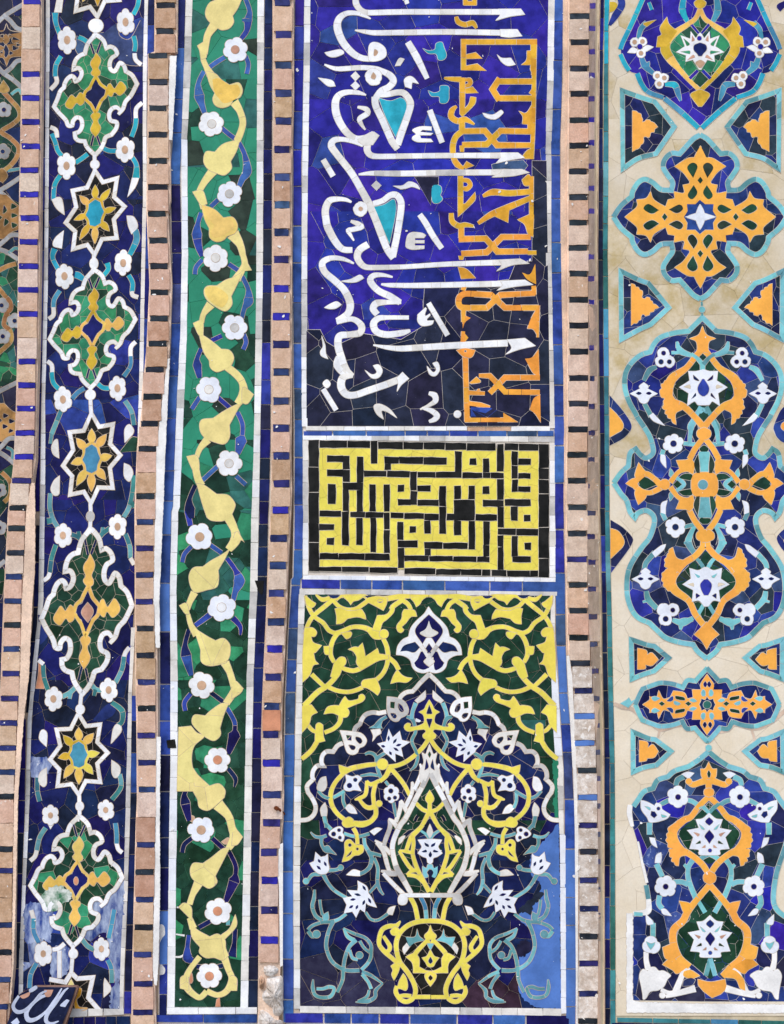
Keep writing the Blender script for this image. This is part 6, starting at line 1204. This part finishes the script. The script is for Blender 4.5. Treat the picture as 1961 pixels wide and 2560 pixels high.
for s in ("1700,40! 1640,100 1582,240 1600,310 1650,365 1700,380!", "1700,1110! 1640,1160 1610,1210 1640,1280 1700,1350!"):
    q = bnd.part('roundel'); bb(R2, s, ['mid_navy', 'bright_navy'], 'ring_tile', 1.1, cut=60, par=q); bb(R2, "1700,180! 1655,210 1650,250 1700,290!" if s.startswith('1700,40') else "1700,1200! 1670,1230 1700,1270!", OR, 'core_tile', 1.8, par=q)
# --- bow-tie corner pieces
def bow(F, outl, am, axf, nv=['deep_navy', 'mid_navy', 'teal_black', 'mid_navy', 'deep_navy'], tq=TQS, cut=46):
    for mir in (None, axf):
        q = bnd.part('corner_piece')
        def fl(P): return [(2*axf(y)-x, y, c, w_) for x, y, c, w_ in P][::-1] if mir else P
        P = fl(parse(F, outl)); bnd.blob_px(P, nv, 'navy_tile', 1.1, q, cut)
        bnd.rib_px([(x, y, c, 40*kR) for x, y, c, w_ in P], tq, 'outline_tile', 2, 40, True, q)
        bnd.blob_px(fl(parse(F, am)), OR, 'orange_tile', 1.9, q)
bow(R0, "262,800! 400,850 545,897! 717,1115! 555,1350! 400,1392 267,1482!", "350,975! 385,980 400,995! 425,1003 430,1030! 440,1050 436,1075! 460,1068 470,1055! 500,1055 510,1070! 540,1080 572,1117! 545,1135 542,1160! 512,1165 505,1190! 495,1208 470,1200! 448,1205 450,1240! 442,1260 425,1270! 410,1300 385,1310! 350,1332!", lambda y: 1751)
bow(R1, "250,627! 400,700 490,732! 667,945! 510,1092! 400,1142 255,1222!", "340,735! 370,745 378,765! 405,770 412,790! 438,800 440,830! 432,850 440,865! 465,868 470,855! 500,858 508,885! 525,890 530,912! 555,920 582,945! 545,958 535,980! 505,985 500,1008! 465,1018 455,1005! 438,1002 425,1025! 425,1050 405,1055! 390,1080 365,1080! 340,1102!", lambda y: 1753.5)
bow(R3, "340,345! 480,392 540,402! 667,505! 540,620! 440,652 347,690!", "395,420! 472,440 480,480! 520,460 577,520! 522,572 465,565! 462,600 395,606!", XD, cut=40)
bow(R3, "355,1150! 490,1207 550,1217! 687,1320! 560,1440! 450,1462 357,1500!", "410,1223! 482,1240 485,1290! 530,1260 577,1320! 542,1372 480,1380! 470,1402 410,1412!", lambda y: XD(y)+1, cut=40)
# --- orange cross medallion
p = bnd.part('medallion'); CY = 544.2
def quad(s, m, nm, lv, rib=None, closed_half=False):
    P = parse(R0, s)
    for fx in (0, 1):
        for fy in (0, 1):
            Q = [((2*X0(544)-x) if fx else x, (2*CY-y) if fy else y, c, w_) for x, y, c, w_ in P]
            if rib: bnd.rib_px([(x, y, c, w_ or rib*kR) for x, y, c, w_ in Q], m, nm, lv, 46, par=p)
            else: bnd.blob_px(Q, m, nm, lv, p)
def full(s, m, nm, lv, cut=None, holes=()):
    P = parse(R0, s); a = X0(544)
    T_ = P+[(2*a-x, y, c, w_) for x, y, c, w_ in P[::-1] if abs(x-a) > 2]
    T_ = T_+[(x, 2*CY-y, c, w_) for x, y, c, w_ in T_[::-1] if abs(y-CY) > 2] if 0 else T_
    # order: left tip .. top .. right tip, then mirrored below
    T_ = T_+[(x, 2*CY-y, c, w_) for x, y, c, w_ in T_[::-1] if abs(y-CY) > 2]
    bnd.blob_px(T_, m, nm, lv, p, cut, holes)
full("185,1901! 250,1805 345,1722! 352,1680 400,1602 460,1572 530,1602 600,1660 690,1668! 700,1600 660,1540! 620,1470 632,1400 690,1347 762,1350! 790,1320 880,1222 942,1185!", ['deep_navy', 'mid_navy', 'teal_black', 'mid_navy', 'bright_navy'], 'navy_tile', 1, cut=54)
quad("185,1901! 250,1805 345,1722! 352,1680 400,1602 460,1572 530,1602 600,1660 690,1668! 700,1600 660,1540! 620,1470 632,1400 690,1347 762,1350! 790,1320 880,1222 942,1185!", TQS, 'outline_tile', 2, rib=42)
hol = []
full("285,1901! 390,1812 388,1750! 470,1738 510,1678! 530,1740 580,1780 640,1812! 662,1750! 720,1740! 713,1680! 800,1692 792,1622! 845,1612! 850,1590 790,1510 718,1460! 830,1390 890,1382! 915,1330 945,1280!", OR, 'orange_tile', 1.7)
for s in ("875,1428 918,1462 880,1562! 828,1472", "885,1623! 917,1690 872,1747 833,1710", "448,1830 490,1788 582,1842! 520,1872", "668,1837! 760,1793 792,1830 740,1867"): quad(s, ['bottle', 'olive_black', 'bottle'], 'green_drop', 2.3)
for cx, cy in ((942, 1582), (632, 1901)):
    for fy in ((0, 1) if cx > 900 else (0,)):
        for fx in ((0,) if cx > 900 else (0, 1)):
            P = [(1480+(cx+dx)*kR, (cy+dy)*kR, True, None) for dx, dy in ((0, -32), (24, 0), (0, 30), (-24, 0))]
            if fx: P = [(2*X0(544)-x, y, c, w_) for x, y, c, w_ in P]
            if fy: P = [(x, 2*CY-y, c, w_) for x, y, c, w_ in P]
            bnd.blob_px(P, 'bottle', 'green_drop', 2.3, p)
full("800,1901! 832,1850! 826,1790! 900,1790! 938,1752!", ['navy', 'cobalt'], 'navy_tile', 2.2); full("805,1901! 880,1878 905,1870! 920,1830 940,1788!", 'cool_white', 'star', 2.7)
br(R1, "955,895,18 960,1020,18", TQS, 'outline_tile', 1.4); bnd.disc(R1, 957, 962, 28, TQS, 'bead', 2.4)
# --- tall blue medallion
p = bnd.part('medallion')
OUT1 = "965,1025! 900,1090 840,1150! 720,1165 600,1202 540,1260 505,1330! 420,1360 340,1430 290,1522 285,1642 320,1762 380,1872 390,1896 490,2046 525,2146 528,2216 470,2256 420,2226 380,2176! 330,2216 315,2326! 250,2386 188,2471!"
OUT2 = "188,727! 250,822 300,882 330,980 372,1030! 400,990 470,968 530,1010 540,1080 500,1202 430,1292 340,1432 305,1552 305,1702 340,1822 400,1902 500,1948! 560,2006 640,2076 760,2116 880,2136! 920,2196 998,2258!"
P1 = parse(R1, OUT1); P2 = parse(R2, OUT2)
bnd.blob_px(P1+P2[1:], NVR, 'navy_tile', 1, p, 54, half=XB, gap=.7)
for P in (P1, P2): bnd.rib_px([(x, y, c, 42*kR) for x, y, c, w_ in P], TQS, 'outline_tile', 2, 46, par=p, mir=XB)
def B(F, ss, m, nm, lv=2, **k): bb(F, ss, m, nm, lv, par=p, **k)
def Rb(F, ss, m, nm, lv=2, w=42, **k): br(F, ss, m, nm, lv, w, par=p, **k)
# upper ogee
B(R1, "962,1325! 880,1432 770,1562 708,1652 740,1742 850,1830 962,1965!", ['bottle', 'forest', 'olive_black'], 'green_tile', 1.4, half=XB, cut=40)
B(R1, "965,1105! 928,1180 848,1215! 905,1240 915,1310 890,1345! 962,1330!", OR, 'bud', 2.3, half=XB)
Rb(R1, "958,1312,50 900,1372,46 820,1472,48 700,1562,76 660,1682,84 690,1762,70 790,1802,55 870,1872,50 970,1985,56", OR, 'ogee_tile', 2, mir=XB)
B(R1, "830,1480! 722,1540 660,1580! 635,1580 622,1605! 600,1615 608,1650! 590,1665 592,1700! 605,1728 652,1735! 622,1755 625,1790! 612,1820 640,1840! 635,1868 655,1880! 660,1905 690,1915! 700,1945 732,1965! 728,1870 790,1832! 720,1740 680,1650", OR, 'ogee_leaf', 2.2, mir=XB)
Rb(R1, "862,1350,30 910,1382,32 962,1440,40", TQS, 'stem_tile', 2.2, mir=XB); Rb(R1, "962,1440,44 962,1500,40", TQS, 'stem_tile', 2.3)
B(R1, "960,1483! 912,1500 838,1500! 850,1582! 758,1640! 842,1692! 828,1802! 892,1762 920,1792 960,1795!", ['cool_white'], 'flower', 2.6, half=XB)
B(R1, "880,1532! 932,1582 888,1570", 'navy', 'flower_eye', 3.2, mir=XB); B(R1, "798,1637! 850,1620 855,1652!", 'buff', 'flower_eye', 3.2, mir=XB); B(R1, "862,1745! 900,1690 905,1715!", 'navy', 'flower_eye', 3.2, mir=XB); B(R1, "960,1568! 920,1640 930,1692 960,1717!", 'cobalt', 'flower_eye', 3.3, half=XB)
Rb(R2, ("948,62,40 900,152,36 855,225,40 852,262,36", "900,170,34 862,262,40 850,385,30", "1000,120,10 960,80,34"), TQS, 'stem_tile', 1.7, mir=XB)
Rb(R1, ("738,1240,16 770,1322,56 880,1365,28", "770,1335,28 690,1340,28", "562,1460,30 500,1492,50 450,1582,30", "455,1780,36 515,1895,42"), TQS, 'stem_tile', 1.6, mir=XB); B(R2, "497,142! 530,118! 635,228! 540,190", 'cool_white', 'leaf', 1.9, mir=XB)
def trefoil(F, L, r, eyes):
    for x, y in L: bnd.flower(F, x, y, r, 'cool_white', None, 8, 2.5+RNG.uniform(-.2, .2), lobe=.04, par=p, mir=XB)
    for x, y, rr in eyes: bnd.disc(F, x, y, rr, 'navy', 'flower_eye', 3.3, p, mir=XB)
trefoil(R1, ((622, 1342), (600, 1415), (672, 1415)), 50, ((622, 1342, 20), (600, 1418, 22), (672, 1418, 20)))
def fourfoil(F, x, y, axf=XB, par_=None):
    s = 1
    P = f"{x},{y-92}! {x-40},{y-60} {x-30},{y-40}! {x-120},{y+5}! {x-55},{y+40} {x-35},{y+75} {x},{y+92} {x+35},{y+75} {x+55},{y+40} {x+120},{y+5}! {x+30},{y-40}! {x+40},{y-60}"
    bnd.blob(F, P, 'cool_white', 'flower', 2.5, par_ or p, mir=axf)
    for dx in (-1, 1): bnd.blob(F, f"{x+dx*70},{y+2}! {x+dx*45},{y-12} {x+dx*18},{y+2} {x+dx*45},{y+16}", 'navy', 'flower_eye', 3.2, par_ or p, mir=axf, rim=False)
fourfoil(R1, 450, 1690); fourfoil(R2, 465, 1560)
# middle: interlaced orange cross
MY = 1000+742*kR
def mm(F, s, m, nm, lv, rib=None, half=False, both=True):
    P = parse(F, s)
    for fy in ((0, 1) if both else (0,)):
        Q = [(x+((MY-y)*2*-.0067 if fy else 0), 2*MY-y, c, w_) if fy else (x, y, c, w_) for x, y, c, w_ in P]
        if rib: bnd.rib_px([(x, y, c, w_ or rib*kR) for x, y, c, w_ in Q], m, nm, lv, 46, par=p, mir=XB)
        elif half: bnd.blob_px(Q, m, nm, lv, p, half=XB)
        else: bnd.blob_px(Q, m, nm, lv, p, mir=XB)
mm(R2, "970,242! 918,270 915,318 950,350! 970,352!", OR, 'bead', 2.5, half=True)
mm(R2, "962,345,46 900,425,46 850,520,48", OR, 'cross_tile', 2.1, rib=46); mm(R2, "970,200,40 972,260,40", OR, 'cross_tile', 2.0, rib=44)
mm(R2, "965,632! 905,640 880,660! 892,560 850,505! 822,525 732,530! 762,602! 720,640 665,708! 700,735! 760,650 830,628 880,650", OR, 'cross_leaf', 2.2)
B(R2, "965,632! 900,640 870,672 862,742 870,810 900,845 965,850!", OR, 'rosette', 2.4, half=XB); bnd.disc(R2, 965, 742, 42, TQS, 'rosette_eye', 3.0, p)
mm(R2, "922,475! 888,560 910,640! 938,642! 935,560", ['bottle', 'olive_black'], 'green_drop', 2.4); mm(R2, "965,400! 935,432 965,468!", 'forest', 'green_drop', 1.9, half=True); mm(R2, "965,455! 928,462 940,560 945,632! 965,632!", TQS, 'leaf', 2.2, half=True)
mm(R2, "752,682! 800,648 872,655 858,705! 800,695", ['bottle'], 'green_drop', 2.5); Rb(R2, ("735,682,30 800,738,32 735,795,30",), TQS, 'stem_tile', 2.3, mir=XB); B(R2, "742,705! 780,740! 742,775! 705,740!", 'bottle', 'green_drop', 2.3, mir=XB)
mm(R2, "680,598! 672,660 705,690! 722,680 705,630", TQS, 'leaf', 1.8)
Rb(R2, "670,740,60 600,742,56 540,690,44 475,648,44 420,672,48 370,735,50 420,795,46 500,812,40 570,785,44 640,745,40", OR, 'side_tile', 2.1, mir=XB)
B(R2, ("405,548! 442,600 478,640! 380,675 375,640", "402,918! 462,862 480,812! 385,790 372,830", "292,732! 350,690 395,690! 395,785! 340,760"), OR, 'side_leaf', 2.2, mir=XB); B(R2, "400,688 430,672 485,685 565,742! 480,775 430,792 398,765 412,738!", 'bottle', 'green_drop', 1.9, mir=XB); bnd.disc(R2, 632, 740, 46, OR, 'bead', 2.6, p, mir=XB)
for F, x, y in ((R2, 708, 385), (R2, 725, 1112)): bnd.flower(F, x, y, 88, 'cool_white', 'navy', 6, 2.5, lobe=.2, cr=.31, par=p, mir=XB)
Rb(R2, ("795,382,32 900,392,34", "622,438,36 606,485,36", "805,1110,32 905,1085,30", "610,985,36 640,1050,36"), TQS, 'stem_tile', 1.6, mir=XB)
B(R2, ("598,478! 635,490 645,598! 600,540", "655,880! 605,905 598,985! 640,1000! 640,940"), 'cool_white', 'leaf', 1.8, mir=XB); B(R2, "915,205! 872,290 905,385! 945,350 935,270! 925,260", 'midnight', 'lens', 1.5, mir=XB); B(R2, "915,1100! 880,1190 905,1290! 945,1250 935,1190", 'midnight', 'lens', 1.5, mir=XB)
Rb(R2, ("905,1085,30 860,1170,40 840,1250,60 890,1340,36", "840,1250,40 800,1250,16"), TQS, 'stem_tile', 1.6, mir=XB)
# lower ogee
B(R2, "970,1325! 832,1460 728,1572 758,1652 860,1742 990,1950!", ['bottle', 'forest', 'olive_black'], 'green_tile', 1.4, half=XB, cut=40)
Rb(R2, "970,1280,52 900,1362,50 810,1420,54 740,1480,80 690,1570,80 722,1662,70 840,1752,50 900,1872,50 985,1980,50 1003,2010,30", OR, 'ogee_tile', 2, mir=XB)
B(R2, "702,1288! 738,1380 830,1405! 760,1470 700,1560! 740,1680! 715,1690 690,1665! 660,1668 640,1640! 618,1625 622,1595! 604,1575 612,1545! 608,1515 630,1500! 645,1480 664,1468! 632,1455 638,1420! 630,1395 650,1375! 655,1345 668,1335! 670,1310 702,1288!", OR, 'ogee_leaf', 2.2, mir=XB)
B(R3, "1000,190! 950,240 888,302! 950,352 1000,432!", OR, 'bud', 2.4, half=XB)
B(R2, "975,1463! 922,1490 848,1470! 862,1562! 788,1612! 882,1662! 870,1762! 932,1752 975,1802!", ['cool_white'], 'flower', 2.6, half=XB); B(R2, "975,1568! 942,1610 952,1662 975,1705!", 'cobalt', 'flower_eye', 3.3, half=XB); B(R2, "890,1515! 940,1540 920,1555", 'turq_soft', 'flower_eye', 3.2, mir=XB); B(R2, "825,1610! 880,1600 885,1630!", 'cream', 'flower_eye', 3.2, mir=XB); B(R2, "905,1735! 905,1690 940,1710!", 'navy', 'flower_eye', 3.2, mir=XB)
Rb(R2, ("870,1360,26 925,1400,30 970,1465,36", "970,1790,36 930,1860,34 900,1900,20", "545,1332,42 470,1420,42 455,1475,36", "472,1670,36 490,1742,50 565,1822,42", "700,1920,30 790,1945,60 880,1905,30", "490,1750,30 440,1765,14"), TQS, 'stem_tile', 1.7, mir=XB); B(R2, "642,1262! 600,1275 520,1335! 550,1375! 620,1312", 'cool_white', 'leaf', 1.8, mir=XB)
trefoil(R2, ((622, 1835), (702, 1835), (640, 1915)), 55, ((702, 1835, 20), (640, 1912, 24)))
Rb(R3, ("770,260,14 790,190,60 880,175,20",), TQS, 'stem_tile', 1.6, mir=XB)
# --- small lying medallion
p = bnd.part('medallion'); DY = 1500+912*kR
OUT = "375,912! 410,832 440,775! 530,742 600,722 700,732 790,762! 830,702 900,707! 930,672 1005,592!"
def qd(s, m, nm, lv, rib=None):
    P = parse(R3, s)
    for fy in (0, 1):
        Q = [(x+(y-DY)*.02, 2*DY-y, c, w_) if fy else (x, y, c, w_) for x, y, c, w_ in P]
        if rib: bnd.rib_px([(x, y, c, w_ or rib*kR) for x, y, c, w_ in Q], m, nm, lv, 46, par=p, mir=XD)
        else: bnd.blob_px(Q, m, nm, lv, p, mir=XD)
def fullD(s, m, nm, lv, cut=None):
    P = parse(R3, s); T_ = P+[(2*XD(y)-x, y, c, w_) for x, y, c, w_ in P[::-1] if abs(x-XD(y)) > 2]
    T_ = T_+[(x, 2*DY-y, c, w_) for x, y, c, w_ in T_[::-1] if abs(y-DY) > 2]
    bnd.blob_px(T_, m, nm, lv, p, cut)
fullD(OUT, ['navy', 'indigo', 'bright_navy', 'mid_navy'], 'navy_tile', 1, cut=46); qd(OUT, TQS, 'outline_tile', 2, rib=38)
fullD("440,912! 500,872 500,840! 560,850 580,788! 620,862 680,850! 708,792! 800,808 830,862! 880,850! 872,782! 950,782! 945,735 1000,648!", OR, 'orange_tile', 1.6)
fullD("935,912! 950,880 952,862! 985,872 1000,845!", ['navy'], 'navy_tile', 2.1); bnd.disc(R3, 1002, 914, 34, 'sea_green', 'centre_tile', 2.6, p)
for s, m in (("968,780 950,810 962,838 985,835! 985,800", 'turq_soft'), ("850,872 880,860 912,882! 880,890", 'turq_soft'), ("518,855 545,840 590,858! 545,880", 'turq_soft'), ("985,708! 1002,735 985,762 968,735", 'indigo'), ("650,880! 700,838 705,870 680,885", 'cobalt'), ("725,835! 800,850 805,875 730,862", 'forest')): qd(s, [m], 'inlay', 2.3)
for x in (607, 838): bb(R3, f"{x-26},902! {x},885! {x+26},905! {x},924!", 'bottle', 'inlay', 2.3, mir=XD, par=p)
bb(R3, "715,880! 745,890 770,905! 745,918 715,905", 'turq_soft', 'inlay', 2.3, mir=XD, par=p)
bb(R3, "245,902! 300,870 320,850! 342,885! 385,860! 345,905! 315,940!", ['turq_soft', 'aqua_blue'], 'bead', 2.3); bnd.disc(R3, 1015, 1290, 28, TQS, 'bead', 2.4); br(R3, ("1005,1190,30 1003,1250,26", "1015,1300,20 1010,1350,26"), TQS, 'outline_tile', 1.5)
br(R3, ("190,905,30 262,935,40 340,950,34 420,1010,30 520,1085,22 600,1125,50 720,1105,22 800,1095,26 900,1140,16", "1055,1165,14 1180,1135,34 1250,1090,22 1420,1125,28 1560,1065,34 1700,950,30", "590,1130,24 575,1200,14", "1390,1130,18 1420,1230,22 1400,1260,8", "1080,20,8 1040,60,10"), 'mortar_stain', 'plaster_fill', .9, seg=400)
# --- bottom medallion
p = bnd.part('medallion')
EL = "1010,1325! 930,1392 840,1452! 720,1490 660,1540! 570,1572 530,1642! 450,1672 400,1742 352,1802 340,1860! 350,1960! 400,2126! 440,2306! 480,2486! 512,2600 505,2680 470,2722! 355,2756! 355,3490! 1040,3500!"
ER = "1010,1325! 930,1392 840,1452! 720,1490 660,1540! 570,1572 530,1642! 450,1672 400,1742 352,1802 300,1880 320,1960 352,2126 440,2386 470,2600 440,2702 352,2772! 350,3500! 1040,3505!"
PL = parse(R3, EL); PRr = parse(R3, ER)
Q = PL+[(2*XE(y)-x, y, c, w_) for x, y, c, w_ in PRr[::-1] if abs(x-XE(y)) > 6]
def nve(x, y):
    if 2110 < y < 2340 and x < 1740 and RNG.random() < .5: return 'speckled_blue'
    if y > 2420: return RNG.choice(['slate', 'mid_navy', 'slate_dark', 'bright_navy'])
    return RNG.choice(['mid_navy', 'bright_navy', 'deep_navy', 'royal', 'slate', 'mid_navy', 'teal_black', 'deep_navy'])
bnd.blob_px(Q, nve, 'navy_tile', 1, p, 58, gap=.7)
br(R3, "1010,1325! 930,1392 840,1452! 720,1490 660,1540! 570,1572 530,1642! 450,1672 400,1742 360,1800", TQS, 'outline_tile', 2, 42, mir=XE, par=p)
PT = [(2*XE(y)-x, y, c, 42*kR) for x, y, c, w_ in parse(R3, "360,1800 300,1880 320,1960 352,2126 440,2386 470,2600 440,2702 352,2772")]; bnd.rib_px(PT, TQS, 'outline_tile', 2, 50, par=p)
PLW = 'plaster'
br(R4, ("330,40,40 325,120,44 350,230,26", "398,360,14 440,560,22 478,720,26"), PLW, 'plaster_fill', 1.6, par=p, seg=400); br(R4, "470,740,40 490,860,40", TQS, 'outline_tile', 2, par=p); br(R4, "490,860,40 495,940,50 470,975,50 360,985,30", PLW, 'plaster_fill', 1.6, par=p, seg=400); br(R4, "365,990,34 440,995,30", TQS, 'outline_tile', 2.1, par=p)
bb(R4, "300,985! 355,985! 352,1742! 420,1760! 1040,1775! 1690,1782! 1690,1855! 300,1850!", PLW, 'plaster_fill', 1.8, par=p, rag=1.2)
OX = OR
def B(F, ss, m, nm, lv=2, **k): bb(F, ss, m, nm, lv, par=p, **k)
def Rb(F, ss, m, nm, lv=2, w=42, **k): br(F, ss, m, nm, lv, w, par=p, **k)
B(R3, "1018,1412! 985,1470 945,1472! 955,1545 1000,1562! 1018,1565!", ['amber', 'orange'], 'bud', 2.4, half=XE); bnd.blob(R3, "1015,1485! 1032,1515 1018,1550 1003,1515", 'forest', 'bud_eye', 3, p)
Rb(R3, "1000,1570,60 930,1595,48 880,1610,48 845,1590,46", OX, 'arm_tile', 2.2, mir=XE); bnd.disc(R3, 842, 1582, 28, OX, 'arm_tile', 2.6, p, mir=XE); Rb(R3, "1016,1560,60 1016,1700,40", OX, 'arm_tile', 2.1); B(R3, "1016,1640! 978,1655 978,1700 1016,1718!", OX, 'bead', 2.5, half=XE)
B(R4, "1015,22! 880,162 762,272 782,352 860,452 1025,562!", ['bottle', 'forest', 'forest'], 'green_tile', 1.4, half=XE, cut=40)
Rb(R3, "1012,1720,46 930,1800,46 862,1890,48 800,1920,56 720,1990,70 702,2060,80 742,2160,64 850,2216,50 960,2306,50 1030,2420,48", OX, 'ogee_tile', 2, mir=XE)
B(R4, "822,150! 720,200 682,225! 660,245 668,280! 648,295 655,325! 642,350 662,375! 662,410 712,420! 668,430 678,460! 675,490 700,500! 690,530 715,540! 725,565 752,572! 770,492 862,480! 760,362 742,260", OX, 'ogee_leaf', 2.2, mir=XE); B(R4, "1028,615! 972,650 975,705 1028,735!", OX, 'bead', 2.5, half=XE)
B(R4, "1032,775! 940,882 862,952 850,1042 762,1122 742,1232 800,1372 900,1452 1040,1565!", ['forest', 'forest', 'bottle'], 'green_tile', 1.4, half=XE, cut=46)
Rb(R4, "1025,735,50 900,882,50 832,972,58 790,1052,60 710,1132,62 710,1252,62 760,1372,56 850,1450,50", OX, 'ogee_tile', 2, mir=XE); Rb(R4, "1210,1450,50 1170,1500,56 1135,1535,50", OX, 'ogee_tile', 2)
B(R4, ("758,877! 850,900 850,960! 800,980", "612,1282! 700,1260 752,1360! 720,1385! 640,1380", "612,1432! 660,1390 720,1380! 835,1450! 742,1512 700,1480"), ['orange', 'orange', 'amber_orange'], 'ogee_leaf', 2.2, mir=XE)
bnd.blob(R4, "920,1560! 1030,1582 1160,1560! 1172,1642! 1120,1690! 1045,1722! 970,1665! 925,1612!", OX, 'base_leaf', 2.2, p); bnd.blob(R4, "800,1490! 860,1480 940,1530! 860,1555 795,1530", OX, 'base_leaf', 2.2, p); bnd.blob(R4, "1160,1490! 1240,1480 1320,1560 1335,1660! 1290,1640 1250,1560 1160,1545!", OX, 'base_leaf', 2.2, p)
for F, oy in ((R4, 0), (R4, 892)):
    def o(s): return " ".join(f"{float(t.rstrip('!').split(',')[0])+oy*.009:.1f},{float(t.rstrip('!').split(',')[1])+oy:.1f}{'!' if t[-1] == '!' else ''}" for t in s.split())
    B(F, o("1022,112! 962,160 903,168! 930,242! 828,262! 882,322! 848,422! 930,432 932,472 1022,478!"), ['cool_white'], 'flower', 2.6, half=XE)
    for s, m in (("1022,148! 985,185 1022,220!", 'indigo'), ("1022,258! 980,312 1000,345 1022,378!", 'indigo')): B(F, o(s), m, 'flower_eye', 3.2, half=XE)
    for s, m in (("930,205! 980,252 955,250", 'turq_soft'), ("882,278! 935,295 920,315!", 'dusty_rose'), ("900,382! 940,352 945,375!", 'forest'), ("955,415! 985,390 985,412!", 'dusty_rose')): B(F, o(s), m, 'flower_eye', 3.2, mir=XE)
    bnd.disc(F, 1026+oy*.002, 437+oy, 17, 'cobalt', 'flower_eye', 3.3, p)
Rb(R4, ("930,30,32 980,70,34 1018,112,30", "1020,470,36 960,500,38 915,545,36", "885,510,44 838,590,36 842,700,42 905,860,42", "800,560,20 835,590,40", "702,712,36 780,712,40 835,735,42", "560,555,46 612,665,40", "588,830,42 580,900,42 612,945,42", "500,195,46 500,300,42", "920,870,36 985,980,40", "1030,1380,40 990,1530,40", "530,1070,42 530,1190,42", "640,1700,10" if 0 else "510,1050,30 535,1110,42"), TQS, 'stem_tile', 1.8, mir=XE)
Rb(R3, ("560,1800,20 620,1770,36 670,1745,36", "830,1745,36 880,1760,38 950,1810,36", "730,1620,36 745,1570,44 800,1540,44"), TQS, 'stem_tile', 1.7, mir=XE)
for F, s in ((R4, "500,325! 545,330! 568,415! 520,380"), (R4, "600,455! 560,480 548,545! 595,545! 605,500"), (R4, "600,948! 640,950 692,1008! 620,992"), (R4, "468,995! 520,1045 535,1080! 480,1080"), (R3, "780,1520! 830,1500 890,1510! 840,1560!")): B(F, s, 'cool_white', 'leaf', 1.9, mir=XE)
bnd.flower(R3, 748, 1718, 92, 'cool_white', 'indigo', 6, 2.5, cr=.26, par=p, mir=XE, lobe=.16); bnd.flower(R4, 640, 752, 90, 'cool_white', 'indigo', 6, 2.5, cr=.26, par=p, mir=XE, lobe=.16)
B(R4, "425,0! 480,15 545,50! 560,25 600,40 610,80 680,125! 650,160 580,185 545,190 500,190 480,150 430,80", 'cool_white', 'flower', 2.5, mir=XE)
for s, m in (("515,95! 545,100! 565,130! 540,155! 510,130!", 'indigo'), ("455,50! 505,65 500,85", 'turq_soft'), ("600,122! 650,140 610,150", 'turq_soft')): B(R4, s, m, 'flower_eye', 3.2, mir=XE)
bnd.disc(R4, 577, 72, 15, 'indigo', 'flower_eye', 3.2, p, mir=XE)
bnd.flower(R4, 512, 1262, 78, 'cool_white', None, 3, 2.5, par=p, mir=XE, lobe=.2, rot=.52); B(R4, "470,1230! 510,1248 548,1238! 535,1270 510,1300! 490,1275", 'turq_soft', 'flower_eye', 3.2, mir=XE)
Rb(R4, ("470,1320,40 472,1400,40 490,1480,50", "600,1650,30 680,1680,30 760,1650,34", "720,1690,60 770,1560,44 800,1500,46 850,1460,20", "640,1710,24 720,1690,40 900,1640,60"), PLW, 'plaster_fill', 1.9, mir=XE, seg=400)
B(R4, "412,1545 418,1505 445,1472 482,1490 505,1460 548,1456 580,1488 622,1486 684,1526 655,1560 625,1622 575,1655 505,1668 470,1725 445,1735 440,1690 428,1620", PLW, 'plaster_fill', 2.1, mir=XE)
B(R4, "790,1620! 800,1570 860,1548 900,1565! 870,1610", 'slate', 'leaf', 2.3); bnd.disc(R4, 612, 1700, 26, PLW, 'plaster_fill', 2.2, p, mir=XE)
bnd.chips([(1535, 0), (1955, 0), (1955, 2530), (1545, 2530)], 220, .5, 3.4, 2.6); bnd.chips([(1590, 2050), (1955, 2050), (1955, 2500), (1590, 2500)], 120, .5, 4, 2.6)
bnd.done('mortar_pale')
